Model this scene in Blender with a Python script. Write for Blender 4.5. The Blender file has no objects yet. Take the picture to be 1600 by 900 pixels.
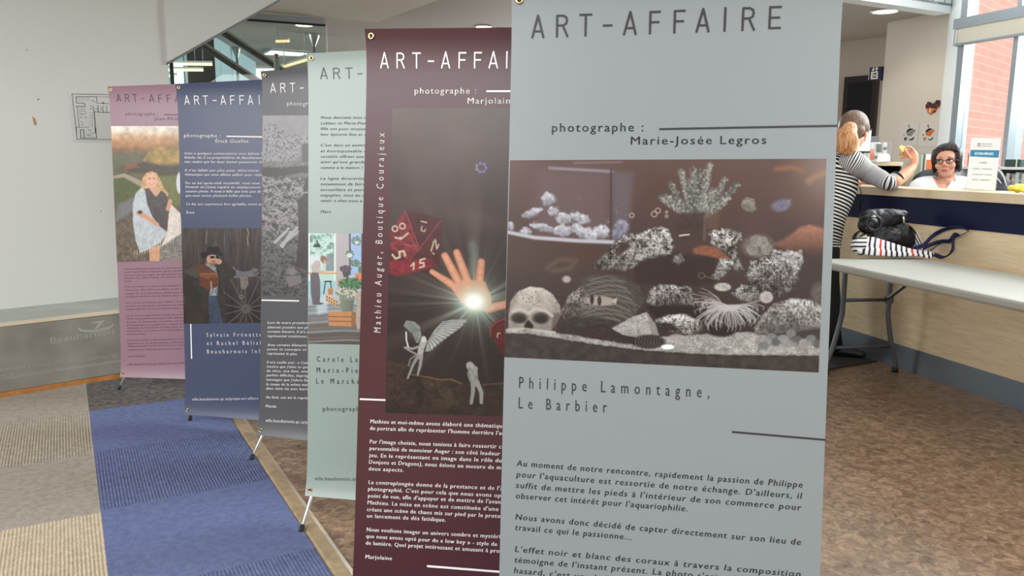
import bpy, bmesh, math, random
import numpy as np
from mathutils import Vector, Matrix, Quaternion

SC = bpy.context.scene
COL = SC.collection
random.seed(7)
PI = math.pi

# ------------------------------------------------------------------ camera
EYE = Vector((0.0, 0.0, 1.22))
FOC, YAW, PITCH, ROLL = 1241.4, 0.51308, 0.160075, 0.00771      # focal length in pixels of a 1600 px wide frame
_f = Vector((math.sin(YAW) * math.cos(PITCH), math.cos(YAW) * math.cos(PITCH), -math.sin(PITCH)))
_r = Vector((math.cos(YAW), -math.sin(YAW), 0.0))
_u = _r.cross(_f)
CF = _f
CR = _r * math.cos(ROLL) + _u * math.sin(ROLL)
CU = _u * math.cos(ROLL) - _r * math.sin(ROLL)
cd = bpy.data.cameras.new('camera'); cam = bpy.data.objects.new('camera', cd); COL.objects.link(cam)
cd.sensor_fit = 'HORIZONTAL'; cd.sensor_width = 36.0; cd.lens = 36.0 * FOC / 1600.0
cd.clip_start = 0.05; cd.clip_end = 200.0
cam.matrix_world = Matrix(((CR.x, CU.x, -CF.x, EYE.x), (CR.y, CU.y, -CF.y, EYE.y), (CR.z, CU.z, -CF.z, EYE.z), (0, 0, 0, 1)))
SC.camera = cam

# ------------------------------------------------------------------ light and exposure
SC.view_settings.view_transform = 'Standard'; SC.view_settings.look = 'None'
SC.view_settings.exposure = 0.0; SC.view_settings.gamma = 1.0; SC.view_settings.use_curve_mapping = False
SC.cycles.max_bounces = 8; SC.cycles.diffuse_bounces = 4; SC.cycles.glossy_bounces = 3
SC.cycles.transparent_max_bounces = 12; SC.cycles.transmission_bounces = 6
SC.cycles.sample_clamp_indirect = 6.0; SC.cycles.caustics_reflective = False; SC.cycles.caustics_refractive = False
try:
    SC.cycles.use_denoising = True; SC.cycles.denoiser = 'OPENIMAGEDENOISE'
except Exception:
    pass
W = bpy.data.worlds.new('daylight'); SC.world = W; W.use_nodes = True
wn = W.node_tree.nodes; wl = W.node_tree.links; bgn = wn['Background']
tc = wn.new('ShaderNodeTexCoord'); sx = wn.new('ShaderNodeSeparateXYZ'); rp = wn.new('ShaderNodeValToRGB')
wl.new(tc.outputs['Generated'], sx.inputs[0]); wl.new(sx.outputs['Z'], rp.inputs[0])
rp.color_ramp.elements[0].position = 0.42; rp.color_ramp.elements[0].color = (0.30, 0.29, 0.28, 1)
rp.color_ramp.elements[1].position = 0.62; rp.color_ramp.elements[1].color = (0.86, 0.96, 1.0, 1)
wl.new(rp.outputs[0], bgn.inputs['Color']); bgn.inputs['Strength'].default_value = 1.0

def area(name, loc, target, sx_, sy_, power, color=(1, 1, 1)):
    l = bpy.data.lights.new(name, 'AREA'); l.shape = 'RECTANGLE'; l.size = sx_; l.size_y = sy_
    l.energy = power; l.color = color
    o = bpy.data.objects.new(name, l); COL.objects.link(o); o.location = loc
    o.rotation_euler = (Vector(target) - Vector(loc)).to_track_quat('-Z', 'Y').to_euler()
    return o
LIGHTS = [
    # added fill lights out of view; only the window bay stands for real windows
    # the west fill also supplies the haze reflected in the banners
    area('fill_light_west', (-4.8, 0.5, 3.0), (0.8, 1.9, 1.6), 5.4, 2.4, 410, (0.97, 0.98, 1.0)),
    area('fill_light_south', (1.6, -4.5, 3.0), (2.2, 3.0, 0.7), 6.0, 2.6, 230, (1.0, 0.98, 0.95)),  # fill added behind the camera
    area('fill_light_overhead', (1.6, 1.6, 4.35), (1.6, 1.6, 0.0), 4.5, 5.0, 130, (0.98, 0.99, 1.0)),  # overhead fill added to lift the floor
    area('daylight_window_bay', (6.7, 2.2, 3.0), (3.2, 3.6, 0.9), 3.2, 2.8, 400, (0.93, 0.99, 1.0)),
    area('fill_light_stair_hall', (-2.6, 9.2, 1.5), (3.0, 8.0, 2.6), 3.0, 2.0, 150, (0.95, 1.0, 1.0)),  # fill added for the stair hall ceiling and walls
    area('fill_light_back', (7.4, 10.2, 1.5), (2.6, 7.6, 2.6), 4.0, 2.0, 260, (0.96, 1.0, 0.98)),  # hidden fill added to brighten the back ceiling
]

# ------------------------------------------------------------------ pixel helpers (1600 x 900 frame): where a sight line meets a plane of the place
def ray(px, py):
    return CF + CR * ((px - 800.0) / FOC) - CU * ((py - 450.0) / FOC)
def P(px, py, depth):
    return EYE + ray(px, py) * depth
def G(px, py, z=0.0):
    r = ray(px, py); return EYE + r * ((z - EYE.z) / r.z)
def VP(px, py, p0, d):
    """on the upright plane through p0 along the horizontal direction d"""
    n = Vector((-d.y, d.x, 0)); r = ray(px, py); return EYE + r * ((Vector(p0) - EYE).dot(n) / r.dot(n))
def pix(p):
    q = Vector(p) - EYE; z = q.dot(CF); return (800 + FOC * q.dot(CR) / z, 450 - FOC * q.dot(CU) / z)
def hdir(vx):
    """horizontal direction that vanishes at pixel column vx"""
    a = YAW + math.atan((vx - 800.0) / (FOC / math.cos(PITCH))); return Vector((math.sin(a), math.cos(a), 0))

# ------------------------------------------------------------------ materials
def lin(c):
    return tuple((x / 12.92 if x <= 0.04045 else ((x + 0.055) / 1.055) ** 2.4) for x in c)
def rgb(r, g, b):
    return lin((r / 255.0, g / 255.0, b / 255.0))
MATS = {}
def mat(name, color=(0.5, 0.5, 0.5), rough=0.5, metal=0.0, spec=0.5, emit=None, estr=0.0, bump=None, noise=None, coat=0.0):
    """noise = (scale, colour2, low, high); bump = (scale, strength)"""
    if name in MATS: return MATS[name]
    m = bpy.data.materials.new(name); m.use_nodes = True; nt = m.node_tree; b = nt.nodes['Principled BSDF']
    b.inputs['Base Color'].default_value = (*color, 1); b.inputs['Roughness'].default_value = rough
    b.inputs['Metallic'].default_value = metal; b.inputs['Specular IOR Level'].default_value = spec
    b.inputs['Coat Weight'].default_value = coat
    if emit:
        b.inputs['Emission Color'].default_value = (*emit, 1); b.inputs['Emission Strength'].default_value = estr
    if noise or bump:
        t = nt.nodes.new('ShaderNodeTexCoord')
    if noise:
        n = nt.nodes.new('ShaderNodeTexNoise'); n.inputs['Scale'].default_value = noise[0]; n.inputs['Detail'].default_value = 6
        r = nt.nodes.new('ShaderNodeValToRGB'); nt.links.new(t.outputs['Object'], n.inputs['Vector']); nt.links.new(n.outputs['Fac'], r.inputs[0])
        r.color_ramp.elements[0].position = noise[2]; r.color_ramp.elements[1].position = noise[3]
        r.color_ramp.elements[0].color = (*color, 1); r.color_ramp.elements[1].color = (*noise[1], 1)
        nt.links.new(r.outputs[0], b.inputs['Base Color'])
    if bump:
        n2 = nt.nodes.new('ShaderNodeTexNoise'); n2.inputs['Scale'].default_value = bump[0]; n2.inputs['Detail'].default_value = 4
        bp = nt.nodes.new('ShaderNodeBump'); bp.inputs['Strength'].default_value = bump[1]; bp.inputs['Distance'].default_value = 0.01
        nt.links.new(t.outputs['Object'], n2.inputs['Vector']); nt.links.new(n2.outputs['Fac'], bp.inputs['Height']); nt.links.new(bp.outputs[0], b.inputs['Normal'])
    MATS[name] = m; return m
def nodes_of(m):
    return m.node_tree.nodes, m.node_tree.links, m.node_tree.nodes['Principled BSDF']
def glass_mat(name, tint=(1, 1, 1), refl=0.08):
    if name in MATS: return MATS[name]
    m = bpy.data.materials.new(name); m.use_nodes = True; nt = m.node_tree; nt.nodes.clear()
    o = nt.nodes.new('ShaderNodeOutputMaterial'); mx = nt.nodes.new('ShaderNodeMixShader'); tr = nt.nodes.new('ShaderNodeBsdfTransparent')
    gl = nt.nodes.new('ShaderNodeBsdfGlossy'); gl.inputs['Roughness'].default_value = 0.02; fr = nt.nodes.new('ShaderNodeLayerWeight'); fr.inputs[0].default_value = 0.15
    mm = nt.nodes.new('ShaderNodeMath'); mm.operation = 'MULTIPLY_ADD'; mm.inputs[1].default_value = 0.5; mm.inputs[2].default_value = refl * 0.5
    tr.inputs[0].default_value = (*tint, 1)
    nt.links.new(fr.outputs['Fresnel'], mm.inputs[0]); nt.links.new(mm.outputs[0], mx.inputs[0])
    nt.links.new(tr.outputs[0], mx.inputs[1]); nt.links.new(gl.outputs[0], mx.inputs[2]); nt.links.new(mx.outputs[0], o.inputs['Surface'])
    MATS[name] = m; return m

# ------------------------------------------------------------------ mesh building
class MB:
    def __init__(s): s.v = []; s.f = []; s.mi = []; s.m = 0; s.at = []
    def add(s, vs, fs, att=None):
        b = len(s.v); s.v += [tuple(x) for x in vs]; s.f += [tuple(b + i for i in f) for f in fs]; s.mi += [s.m] * len(fs)
        s.at += list(att) if att is not None else [0.0] * len(vs); return s
    def frame_box(s, o, a, b, c):
        o, a, b, c = Vector(o), Vector(a), Vector(b), Vector(c)
        vs = [o, o + a, o + a + b, o + b, o + c, o + a + c, o + a + b + c, o + b + c]
        fs = [(0, 3, 2, 1), (4, 5, 6, 7), (0, 1, 5, 4), (1, 2, 6, 5), (2, 3, 7, 6), (3, 0, 4, 7)]
        if a.cross(b).dot(c) < 0: fs = [f[::-1] for f in fs]
        return s.add(vs, fs)
    def box(s, lo, hi):
        return s.frame_box(lo, (hi[0] - lo[0], 0, 0), (0, hi[1] - lo[1], 0), (0, 0, hi[2] - lo[2]))
    def prism(s, pts, off):
        """closed outline pts (3D, planar) extruded by the vector off"""
        n = len(pts); pts = [Vector(p) for p in pts]; off = Vector(off)
        nn = Vector((0, 0, 0))
        for i in range(n): nn += pts[i].cross(pts[(i + 1) % n])
        if nn.dot(off) > 0: pts = pts[::-1]
        vs = pts + [p + off for p in pts]
        fs = [tuple(range(n)), tuple(range(2 * n - 1, n - 1, -1))] + [(i, i + n, (i + 1) % n + n, (i + 1) % n) for i in range(n)]
        return s.add(vs, fs)
    def tube(s, pts, rad, seg=10, squash=None, caps=True, up=None):
        """tube through pts; rad: number or list; squash: list of (ra, rb) radii across; keeps a parallel frame; attribute = length along"""
        pts = [Vector(p) for p in pts]; n = len(pts)
        if not isinstance(rad, (list, tuple)): rad = [rad] * n
        t = []
        for i in range(n):
            d = pts[min(i + 1, n - 1)] - pts[max(i - 1, 0)]; t.append(d.normalized())
        a = Vector(up) if up else (Vector((0, 0, 1)) if abs(t[0].z) < 0.9 else Vector((1, 0, 0)))
        a = (a - t[0] * a.dot(t[0])).normalized()
        vs, at, L = [], [], 0.0
        for i in range(n):
            if i:
                L += (pts[i] - pts[i - 1]).length
                a = (a - t[i] * a.dot(t[i])).normalized()
            b = t[i].cross(a); r = rad[i]; ra, rb = r if isinstance(r, (tuple, list)) else (r, r)
            for k in range(seg):
                an = 2 * PI * k / seg; vs.append(pts[i] + a * (ra * math.cos(an)) + b * (rb * math.sin(an))); at.append(L)
        fs = []
        for i in range(n - 1):
            for k in range(seg):
                k2 = (k + 1) % seg; fs.append((i * seg + k, i * seg + k2, (i + 1) * seg + k2, (i + 1) * seg + k))
        if caps:
            fs.append(tuple(range(seg - 1, -1, -1))); fs.append(tuple(range((n - 1) * seg, n * seg)))
        return s.add(vs, fs, at)
    def ball(s, c, r, seg=20, rings=12, rot=None):
        c = Vector(c); r = r if isinstance(r, (tuple, list)) else (r, r, r)
        vs = [Vector((0, 0, r[2]))]
        for i in range(1, rings):
            th = PI * i / rings
            for k in range(seg):
                ph = 2 * PI * k / seg; vs.append(Vector((r[0] * math.sin(th) * math.cos(ph), r[1] * math.sin(th) * math.sin(ph), r[2] * math.cos(th))))
        vs.append(Vector((0, 0, -r[2]))); n = len(vs)
        if rot is not None: vs = [rot @ v for v in vs]
        fs = [(0, 1 + k, 1 + (k + 1) % seg) for k in range(seg)]
        for i in range(rings - 2):
            for k in range(seg):
                a = 1 + i * seg + k; b = 1 + i * seg + (k + 1) % seg; fs.append((a, a + seg, b + seg, b))
        fs += [(n - 1, n - 1 - seg + (k + 1) % seg, n - 1 - seg + k) for k in range(seg)]
        return s.add([c + v for v in vs], fs)
    def lathe(s, c, prof, seg=24, axis=(0, 0, 1)):
        """profile of (radius, height) turned about the axis through c"""
        c = Vector(c); q = Vector((0, 0, 1)).rotation_difference(Vector(axis)); vs = []; n = len(prof)
        for r, h in prof:
            for k in range(seg):
                an = 2 * PI * k / seg; vs.append(c + q @ Vector((r * math.cos(an), r * math.sin(an), h)))
        fs = []
        for i in range(n - 1):
            for k in range(seg):
                k2 = (k + 1) % seg; fs.append((i * seg + k, i * seg + k2, (i + 1) * seg + k2, (i + 1) * seg + k))
        fs.append(tuple(range(seg - 1, -1, -1))); fs.append(tuple(range((n - 1) * seg, n * seg)))
        return s.add(vs, fs)
ORG = {}
def link(name, me, mats, parent=None, smooth=False, origin=None):
    o = bpy.data.objects.new(name, me); COL.objects.link(o)
    for m in (mats if isinstance(mats, (list, tuple)) else [mats]): me.materials.append(m)
    if smooth:
        me.polygons.foreach_set('use_smooth', [True] * len(me.polygons))
    if parent is not None:
        o.parent = parent; ORG[o.name] = ORG[parent.name]
    else:
        o.location = origin if origin is not None else (0, 0, 0); ORG[o.name] = Vector(o.location)
    return o
def obj(name, mb, mats, parent=None, smooth=False, bevel=0.0, autos=None):
    """one mesh object; vertices are given in room coordinates"""
    vs = mb.v
    if parent is not None: org = ORG[parent.name]
    else:
        A = np.array(vs); org = Vector(((A[:, 0].min() + A[:, 0].max()) / 2, (A[:, 1].min() + A[:, 1].max()) / 2, A[:, 2].min()))
    me = bpy.data.meshes.new(name); me.from_pydata([(x[0] - org.x, x[1] - org.y, x[2] - org.z) for x in vs], [], mb.f)
    if any(mb.mi): me.polygons.foreach_set('material_index', mb.mi)
    if any(mb.at):
        a = me.attributes.new('along', 'FLOAT', 'POINT'); a.data.foreach_set('value', mb.at)
    me.update()
    o = link(name, me, mats, parent, smooth, org)
    if bevel:
        b = o.modifiers.new('bevel', 'BEVEL'); b.width = bevel; b.segments = 2; b.limit_method = 'ANGLE'; b.angle_limit = math.radians(40)
    if autos and smooth:
        for p in me.polygons: p.use_smooth = True
        try: me.set_sharp_from_angle(angle=math.radians(autos))
        except Exception: pass
    return o
def thing(name, label, cat, loc, group=None):
    o = bpy.data.objects.new(name, None); COL.objects.link(o); o.location = loc; o.empty_display_size = 0.05
    o['label'] = label; o['category'] = cat
    if group: o['group'] = group
    ORG[o.name] = Vector(loc); return o
def tag(o, label, cat, group=None):
    o['label'] = label; o['category'] = cat
    if group: o['group'] = group
    return o
def part_label(o, label):
    o['label'] = label; return o
def struct(name, mb, mats, parent=None, smooth=False, bevel=0.0):
    o = obj(name, mb, mats, parent, smooth, bevel)
    if parent is None: o['kind'] = 'structure'
    return o
def smooth_path(pts, n=6):
    """Catmull-Rom through pts"""
    pts = [Vector(p) for p in pts]; out = []
    for i in range(len(pts) - 1):
        p0 = pts[max(i - 1, 0)]; p1 = pts[i]; p2 = pts[i + 1]; p3 = pts[min(i + 2, len(pts) - 1)]
        for k in range(n):
            t = k / n; out.append(0.5 * ((2 * p1) + (p2 - p0) * t + (2 * p0 - 5 * p1 + 4 * p2 - p3) * t * t + (3 * p1 - p0 - 3 * p2 + p3) * t ** 3))
    out.append(pts[-1]); return out
def lerp_list(vals, n=6):
    out = []
    for i in range(len(vals) - 1):
        for k in range(n):
            t = k / n; t = t * t * (3 - 2 * t)
            a, b = vals[i], vals[i + 1]
            out.append(tuple(x + (y - x) * t for x, y in zip(a, b)) if isinstance(a, (tuple, list)) else a + (b - a) * t)
    out.append(vals[-1]); return out
def remesh(mb, name, mats, parent, voxel=0.005, smooth_it=4, cls=None):
    """fuse overlapping shapes into one continuous skin"""
    o = obj(name + '_rough', mb, mats, parent)
    m = o.modifiers.new('r', 'REMESH'); m.mode = 'VOXEL'; m.voxel_size = voxel
    if smooth_it:
        s = o.modifiers.new('s', 'SMOOTH'); s.factor = 0.5; s.iterations = smooth_it
    dg = bpy.context.evaluated_depsgraph_get(); dg.update()
    me = bpy.data.meshes.new_from_object(o.evaluated_get(dg)); me.name = name
    old = o.data; bpy.data.objects.remove(o); bpy.data.meshes.remove(old)
    n = bpy.data.objects.new(name, me); COL.objects.link(n); n.parent = parent; ORG[n.name] = ORG[parent.name]
    me.materials.clear()
    for m_ in (mats if isinstance(mats, (list, tuple)) else [mats]): me.materials.append(m_)
    me.polygons.foreach_set('use_smooth', [True] * len(me.polygons))
    return n

# ------------------------------------------------------------------ lettering
_tcache = {}
def text_geo(s, shear=0.0, bold=0.0, track=1.0):
    """flat glyph outlines of a line of text (height 1 em): arrays of vertices, faces and the line's left and right end"""
    k = (s, shear, bold, track)
    if k in _tcache: return _tcache[k]
    cu = bpy.data.curves.new('t', 'FONT'); cu.body = s; cu.shear = shear; cu.offset = bold; cu.space_character = track; cu.resolution_u = 2
    cu.fill_mode = 'FRONT'
    o = bpy.data.objects.new('t', cu); COL.objects.link(o)
    dg = bpy.context.evaluated_depsgraph_get(); dg.update()
    me = bpy.data.meshes.new_from_object(o.evaluated_get(dg))
    v = np.zeros(len(me.vertices) * 3); me.vertices.foreach_get('co', v); v = v.reshape(-1, 3)[:, :2].copy()
    f = [tuple(p.vertices) for p in me.polygons]
    bpy.data.objects.remove(o); bpy.data.curves.remove(cu); bpy.data.meshes.remove(me)
    r = (v, f, v[:, 0].min() if len(v) else 0.0, v[:, 0].max() if len(v) else 1.0); _tcache[k] = r; return r
def text_to(mb, s, place, p0, p1, cap, shear=0.0, bold=0.0, track=1.0):
    """set the line s so that the part before a bar runs from p0 to p1 (2D points of a surface); place(x, y) gives the 3D point"""
    vis = s.split('|')[0]; full = s.replace('|', '')
    _, _, l0, l1 = text_geo(vis, shear, 0.0, track)
    v, f, _, _ = text_geo(full, shear, 0.0, track)
    p0 = np.array(p0, float); p1 = np.array(p1, float); d = p1 - p0; w = max(l1 - l0, 1e-6)
    n = np.array([-d[1], d[0]]) / np.linalg.norm(d); k = cap / 0.727
    q = p0[None] + ((v[:, 0:1] - l0) / w) * d[None] + v[:, 1:2] * k * n[None]
    for sg in ((-1, 1) if bold > 0.001 else (0,)):          # heavier strokes: the line set twice, a hair apart
        mb.add([place(a, b) for a, b in q + d[None] / np.linalg.norm(d) * (sg * bold * k)], f)

# ================================================================== the place
WH = mat('white_paint', rgb(196, 197, 192), 0.62, bump=(60, 0.03))
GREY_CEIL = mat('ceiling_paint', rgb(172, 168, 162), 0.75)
# ---- floor: mottled brown linoleum
LINO = mat('linoleum', rgb(132, 108, 88), 0.34, spec=0.4); nd, lk, b = nodes_of(LINO)
t = nd.new('ShaderNodeTexCoord'); n1 = nd.new('ShaderNodeTexNoise'); n1.inputs['Scale'].default_value = 26; n1.inputs['Detail'].default_value = 10; n1.inputs['Roughness'].default_value = 0.72; n1.inputs['Distortion'].default_value = 0.8
n2 = nd.new('ShaderNodeTexNoise'); n2.inputs['Scale'].default_value = 3.2; n2.inputs['Detail'].default_value = 4
r1 = nd.new('ShaderNodeValToRGB'); e = r1.color_ramp.elements; e[0].position = 0.32; e[0].color = (*rgb(92, 73, 60), 1); e[1].position = 0.68; e[1].color = (*rgb(184, 155, 128), 1); x = e.new(0.48); x.color = (*rgb(138, 112, 91), 1)
mx = nd.new('ShaderNodeMix'); mx.data_type = 'RGBA'; mx.blend_type = 'MULTIPLY'; mx.inputs[0].default_value = 0.5; r2 = nd.new('ShaderNodeValToRGB'); r2.color_ramp.elements[0].position = 0.3; r2.color_ramp.elements[0].color = (0.6, 0.6, 0.6, 1); r2.color_ramp.elements[1].position = 0.7
lk.new(t.outputs['Object'], n1.inputs['Vector']); lk.new(t.outputs['Object'], n2.inputs['Vector']); lk.new(n1.outputs['Fac'], r1.inputs[0]); lk.new(n2.outputs['Fac'], r2.inputs[0]); lk.new(r1.outputs[0], mx.inputs[6]); lk.new(r2.outputs[0], mx.inputs[7]); lk.new(mx.outputs[2], b.inputs['Base Color'])
mb = MB(); mb.box((-7, -6, -0.1), (13, 15, 0)); struct('floor', mb, LINO)
# ---- carpet tiles
def carpet_mat(name, c0, c1, rib=None, rough=0.95):
    """rib = (stripes per metre along x, strength)"""
    m = mat(name, c0, rough, spec=0.15); nd, lk, b = nodes_of(m); t = nd.new('ShaderNodeTexCoord'); n = nd.new('ShaderNodeTexNoise'); n.inputs['Scale'].default_value = 170; n.inputs['Detail'].default_value = 3
    n3 = nd.new('ShaderNodeTexNoise'); n3.inputs['Scale'].default_value = 40; ad = nd.new('ShaderNodeMath'); ad.operation = 'ADD'; hf = nd.new('ShaderNodeMath'); hf.operation = 'MULTIPLY'; hf.inputs[1].default_value = 0.5
    r = nd.new('ShaderNodeValToRGB'); r.color_ramp.elements[0].position = 0.36; r.color_ramp.elements[0].color = (*c0, 1); r.color_ramp.elements[1].position = 0.64; r.color_ramp.elements[1].color = (*c1, 1)
    lk.new(t.outputs['Object'], n.inputs['Vector']); lk.new(t.outputs['Object'], n3.inputs['Vector']); lk.new(n.outputs['Fac'], ad.inputs[0]); lk.new(n3.outputs['Fac'], ad.inputs[1]); lk.new(ad.outputs[0], hf.inputs[0]); lk.new(hf.outputs[0], r.inputs[0])
    bp = nd.new('ShaderNodeBump'); bp.inputs['Strength'].default_value = 0.5; bp.inputs['Distance'].default_value = 0.004
    if rib:
        w = nd.new('ShaderNodeTexWave'); w.wave_type = 'BANDS'; w.bands_direction = 'X'; w.inputs['Scale'].default_value = rib[0]; w.inputs['Distortion'].default_value = 1.6; w.inputs['Detail'].default_value = 2; w.inputs['Detail Scale'].default_value = 2.5
        mm = nd.new('ShaderNodeMix'); mm.data_type = 'RGBA'; mm.blend_type = 'MULTIPLY'; mm.inputs[0].default_value = rib[1]
        lk.new(t.outputs['Object'], w.inputs['Vector']); lk.new(r.outputs[0], mm.inputs[6]); lk.new(w.outputs['Color'], mm.inputs[7]); lk.new(mm.outputs[2], b.inputs['Base Color']); lk.new(w.outputs['Fac'], bp.inputs['Height'])
    else:
        lk.new(r.outputs[0], b.inputs['Base Color']); lk.new(n.outputs['Fac'], bp.inputs['Height'])
    lk.new(bp.outputs[0], b.inputs['Normal']); return m
CB0 = carpet_mat('blue_carpet', rgb(92, 101, 140), rgb(112, 122, 160)); CB1 = carpet_mat('blue_ribbed_carpet', rgb(94, 103, 142), rgb(118, 128, 166), (28, 0.34)); CB2 = carpet_mat('blue_fine_carpet', rgb(90, 99, 138), rgb(110, 120, 160), (34, 0.22))
CT0 = carpet_mat('taupe_carpet', rgb(146, 138, 128), rgb(172, 163, 152)); CT1 = carpet_mat('taupe_ribbed_carpet', rgb(160, 150, 136), rgb(192, 182, 166), (28, 0.34)); CT2 = carpet_mat('sand_carpet', rgb(190, 174, 150), rgb(218, 202, 176), (28, 0.3)); CD = carpet_mat('charcoal_carpet', rgb(72, 70, 72), rgb(126, 120, 116))
XL, XR = 0.0364, 0.6135; YT = [4.2164, 3.596, 2.967, 2.343, 1.72, 1.10, 0.48, -0.15, -0.8]; xl0 = XL - 0.635
mb = MB()
def tile(x0, x1, y0, y1, m):
    mb.m = m; mb.box((x0, y1, 0.0), (x1, y0, 0.006))
order_b = [0, 1, 0, 1, 2, 0, 1, 0]; order_t = [4, 3, 5, 5, 3, 4, 3, 5]
for i in range(len(YT) - 1):
    tile(XL, XR, YT[i], YT[i + 1], [0, 1, 0, 1, 2, 0, 1, 0][i])
    for k in range(5): tile(xl0 - 0.635 * k, xl0 - 0.635 * (k - 1), YT[i] - 0.02, YT[i + 1] - 0.02, [[4, 3, 5, 5, 3, 4, 3, 5], [3, 4, 3, 5, 4, 5, 3, 4]][k % 2][i])
for k in range(5): tile(xl0 - 0.635 * k, xl0 - 0.635 * (k - 1), 4.83, YT[0] - 0.02, 3)
tile(XL, XR, 5.6, YT[0], 6)
o = struct('floor_carpet', mb, [CB0, CB1, CB2, CT0, CT1, CT2, CD])
mb = MB(); mb.prism([(XR, 0, 0), (XR + 0.012, 0, 0.0085), (XR + 0.05, 0, 0.0085), (XR + 0.066, 0, 0)], (0, 5.6, 0)); mb.v = [(x, y - 0.8, z) for x, y, z in mb.v]
struct('trim_1', mb, mat('carpet_strip', rgb(150, 128, 100), 0.4, noise=(30, rgb(176, 154, 122), 0.3, 0.7)))

# ---- left wall, its concrete bench, stair fascia
WD = hdir(2200); A0 = G(0, 623.5); WN = Vector((WD.y, -WD.x, 0))            # WN points into the room
ax0 = VP(0, 504, A0, WD); zt = ax0.z                                          # top of the bench
WP = G(0, 483.3, zt)                                                          # a point of the wall plane
def wp(px, py, off=0.0): return VP(px, py, WP + WN * off, WD)
def wxz(s, z, off=0.0): return Vector((WP.x, WP.y, z)) + WD * s + WN * off
def ws(p): return (Vector(p) - WP).dot(WD)
sE = ws(wp(263.2, 110)); 
mb = MB(); q = [wxz(-3.2, 0), wxz(sE, 0), wxz(sE, 3.6), wxz(-3.2, 3.6)]; mb.prism(q, WN * -0.16); wall = struct('wall_left', mb, WH)
TAN = mat('bare_plaster', rgb(158, 132, 96), 0.8)
mb = MB(); mb.prism([wp(x, y) + WN * 0.0008 for x, y in ((50.5, 181), (53, 184), (55, 184), (56, 189), (57.5, 190), (57, 196.5), (53, 195), (51.5, 189))], WN * -0.0012); struct('paint_chip', mb, TAN, wall)
for x, y, r in ((42, 78, 0.004), (60, 155, 0.006), (158, 330, 0.004)):
    mb = MB(); mb.lathe(wp(x, y) - WN * 0.001, [(r, 0), (r * 0.8, 0.0016)], 10, WN); struct('nail_hole', mb, mat('nail_hole', rgb(120, 118, 112), 0.9), wall)
# fascia of the stair running up to the left, with its metal edge
e0 = wp(263, 96.5, 0.03); e1 = wp(434, 0, 0.03); dr = e1 - e0; top = e0 + dr * 2.6
mb = MB(); mb.prism([wxz(sE - 0.01, e0.z, 0.03), e1, top, wxz(sE - 0.01, top.z, 0.03)], WN * -0.07); struct('wall_stair_fascia', mb, WH)
mb = MB(); up = Vector((0, 0, 1)); ofs = -0.016; mb.prism([e0, top, top + up * ofs, e0 + up * ofs], WN * -0.075); struct('trim_2', mb, mat('fascia_edge', rgb(112, 114, 114), 0.35, 0.7))
# ---- bench of cast concrete with the town's name
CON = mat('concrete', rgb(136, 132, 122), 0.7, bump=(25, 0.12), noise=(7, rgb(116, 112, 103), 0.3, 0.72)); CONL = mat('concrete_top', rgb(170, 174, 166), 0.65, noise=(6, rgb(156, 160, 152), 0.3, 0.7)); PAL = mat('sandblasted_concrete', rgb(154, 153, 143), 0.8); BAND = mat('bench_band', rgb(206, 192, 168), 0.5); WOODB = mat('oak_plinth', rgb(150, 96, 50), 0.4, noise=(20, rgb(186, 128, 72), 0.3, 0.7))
s0, s1 = -3.0, ws(wp(214, 480)); dB = (A0 - WP).dot(WN)
def bz(py): return VP(0, py, A0, WD).z
z_led, z_bot, z_band0 = bz(593), bz(613), bz(511.5)
bench = thing('memorial_bench', 'long grey concrete bench with engraved lettering against the white wall', 'bench', tuple(wxz(s1 - 1.2, 0, dB / 2)))
mb = MB(); mb.prism([wxz(s0, 0, 0.002), wxz(s0, 0, dB), wxz(s0, z_bot, dB), wxz(s0, z_bot, 0.002)], WD * (s1 - s0 - 0.01)); obj('plinth', mb, WOODB, bench, bevel=0.004)
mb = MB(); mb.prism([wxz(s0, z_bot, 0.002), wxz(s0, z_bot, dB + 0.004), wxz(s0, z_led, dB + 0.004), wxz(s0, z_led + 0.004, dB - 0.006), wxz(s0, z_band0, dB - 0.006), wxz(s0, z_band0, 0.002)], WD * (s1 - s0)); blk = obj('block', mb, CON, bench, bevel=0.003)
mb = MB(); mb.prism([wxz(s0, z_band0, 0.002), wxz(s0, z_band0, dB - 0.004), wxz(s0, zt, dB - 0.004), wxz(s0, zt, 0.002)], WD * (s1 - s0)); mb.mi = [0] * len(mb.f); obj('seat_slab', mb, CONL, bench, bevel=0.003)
mb = MB(); mb.frame_box(wxz(s0, z_band0 + 0.002, dB - 0.004), WD * (s1 - s0 - 0.03), WN * 0.0015, Vector((0, 0, zt - z_band0 - 0.005))); obj('edge_band', mb, BAND, bench)
fp_ = lambda lift: (lambda a, z: wxz(a, z, dB - 0.006 + lift))
def fpx(px, py): p = VP(px, py, wxz(0, 0, dB - 0.006), WD); return (ws(p), p.z)
mb = MB(); text_to(mb, 'Beauharnois', fp_(0.0008), fpx(79, 537), fpx(180, 521), 0.036, bold=-0.001, track=1.05); obj('name_lettering', mb, PAL, blk)
mb = MB(); text_to(mb, "CONTRIBUTION À L'ESSOR ET À L'ÉPANOUISSEMENT DE", fp_(0.0008), fpx(-25, 583.2), fpx(183, 557.3), 0.0155, track=1.1); text_to(mb, 'CULTURE ET AUTOUR D\'ELLE EN CONTINUE ET CIMENTS', fp_(0.0008), fpx(-25, 593), fpx(183, 567), 0.0155, track=1.1); obj('dedication_lettering', mb, PAL, blk)
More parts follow.
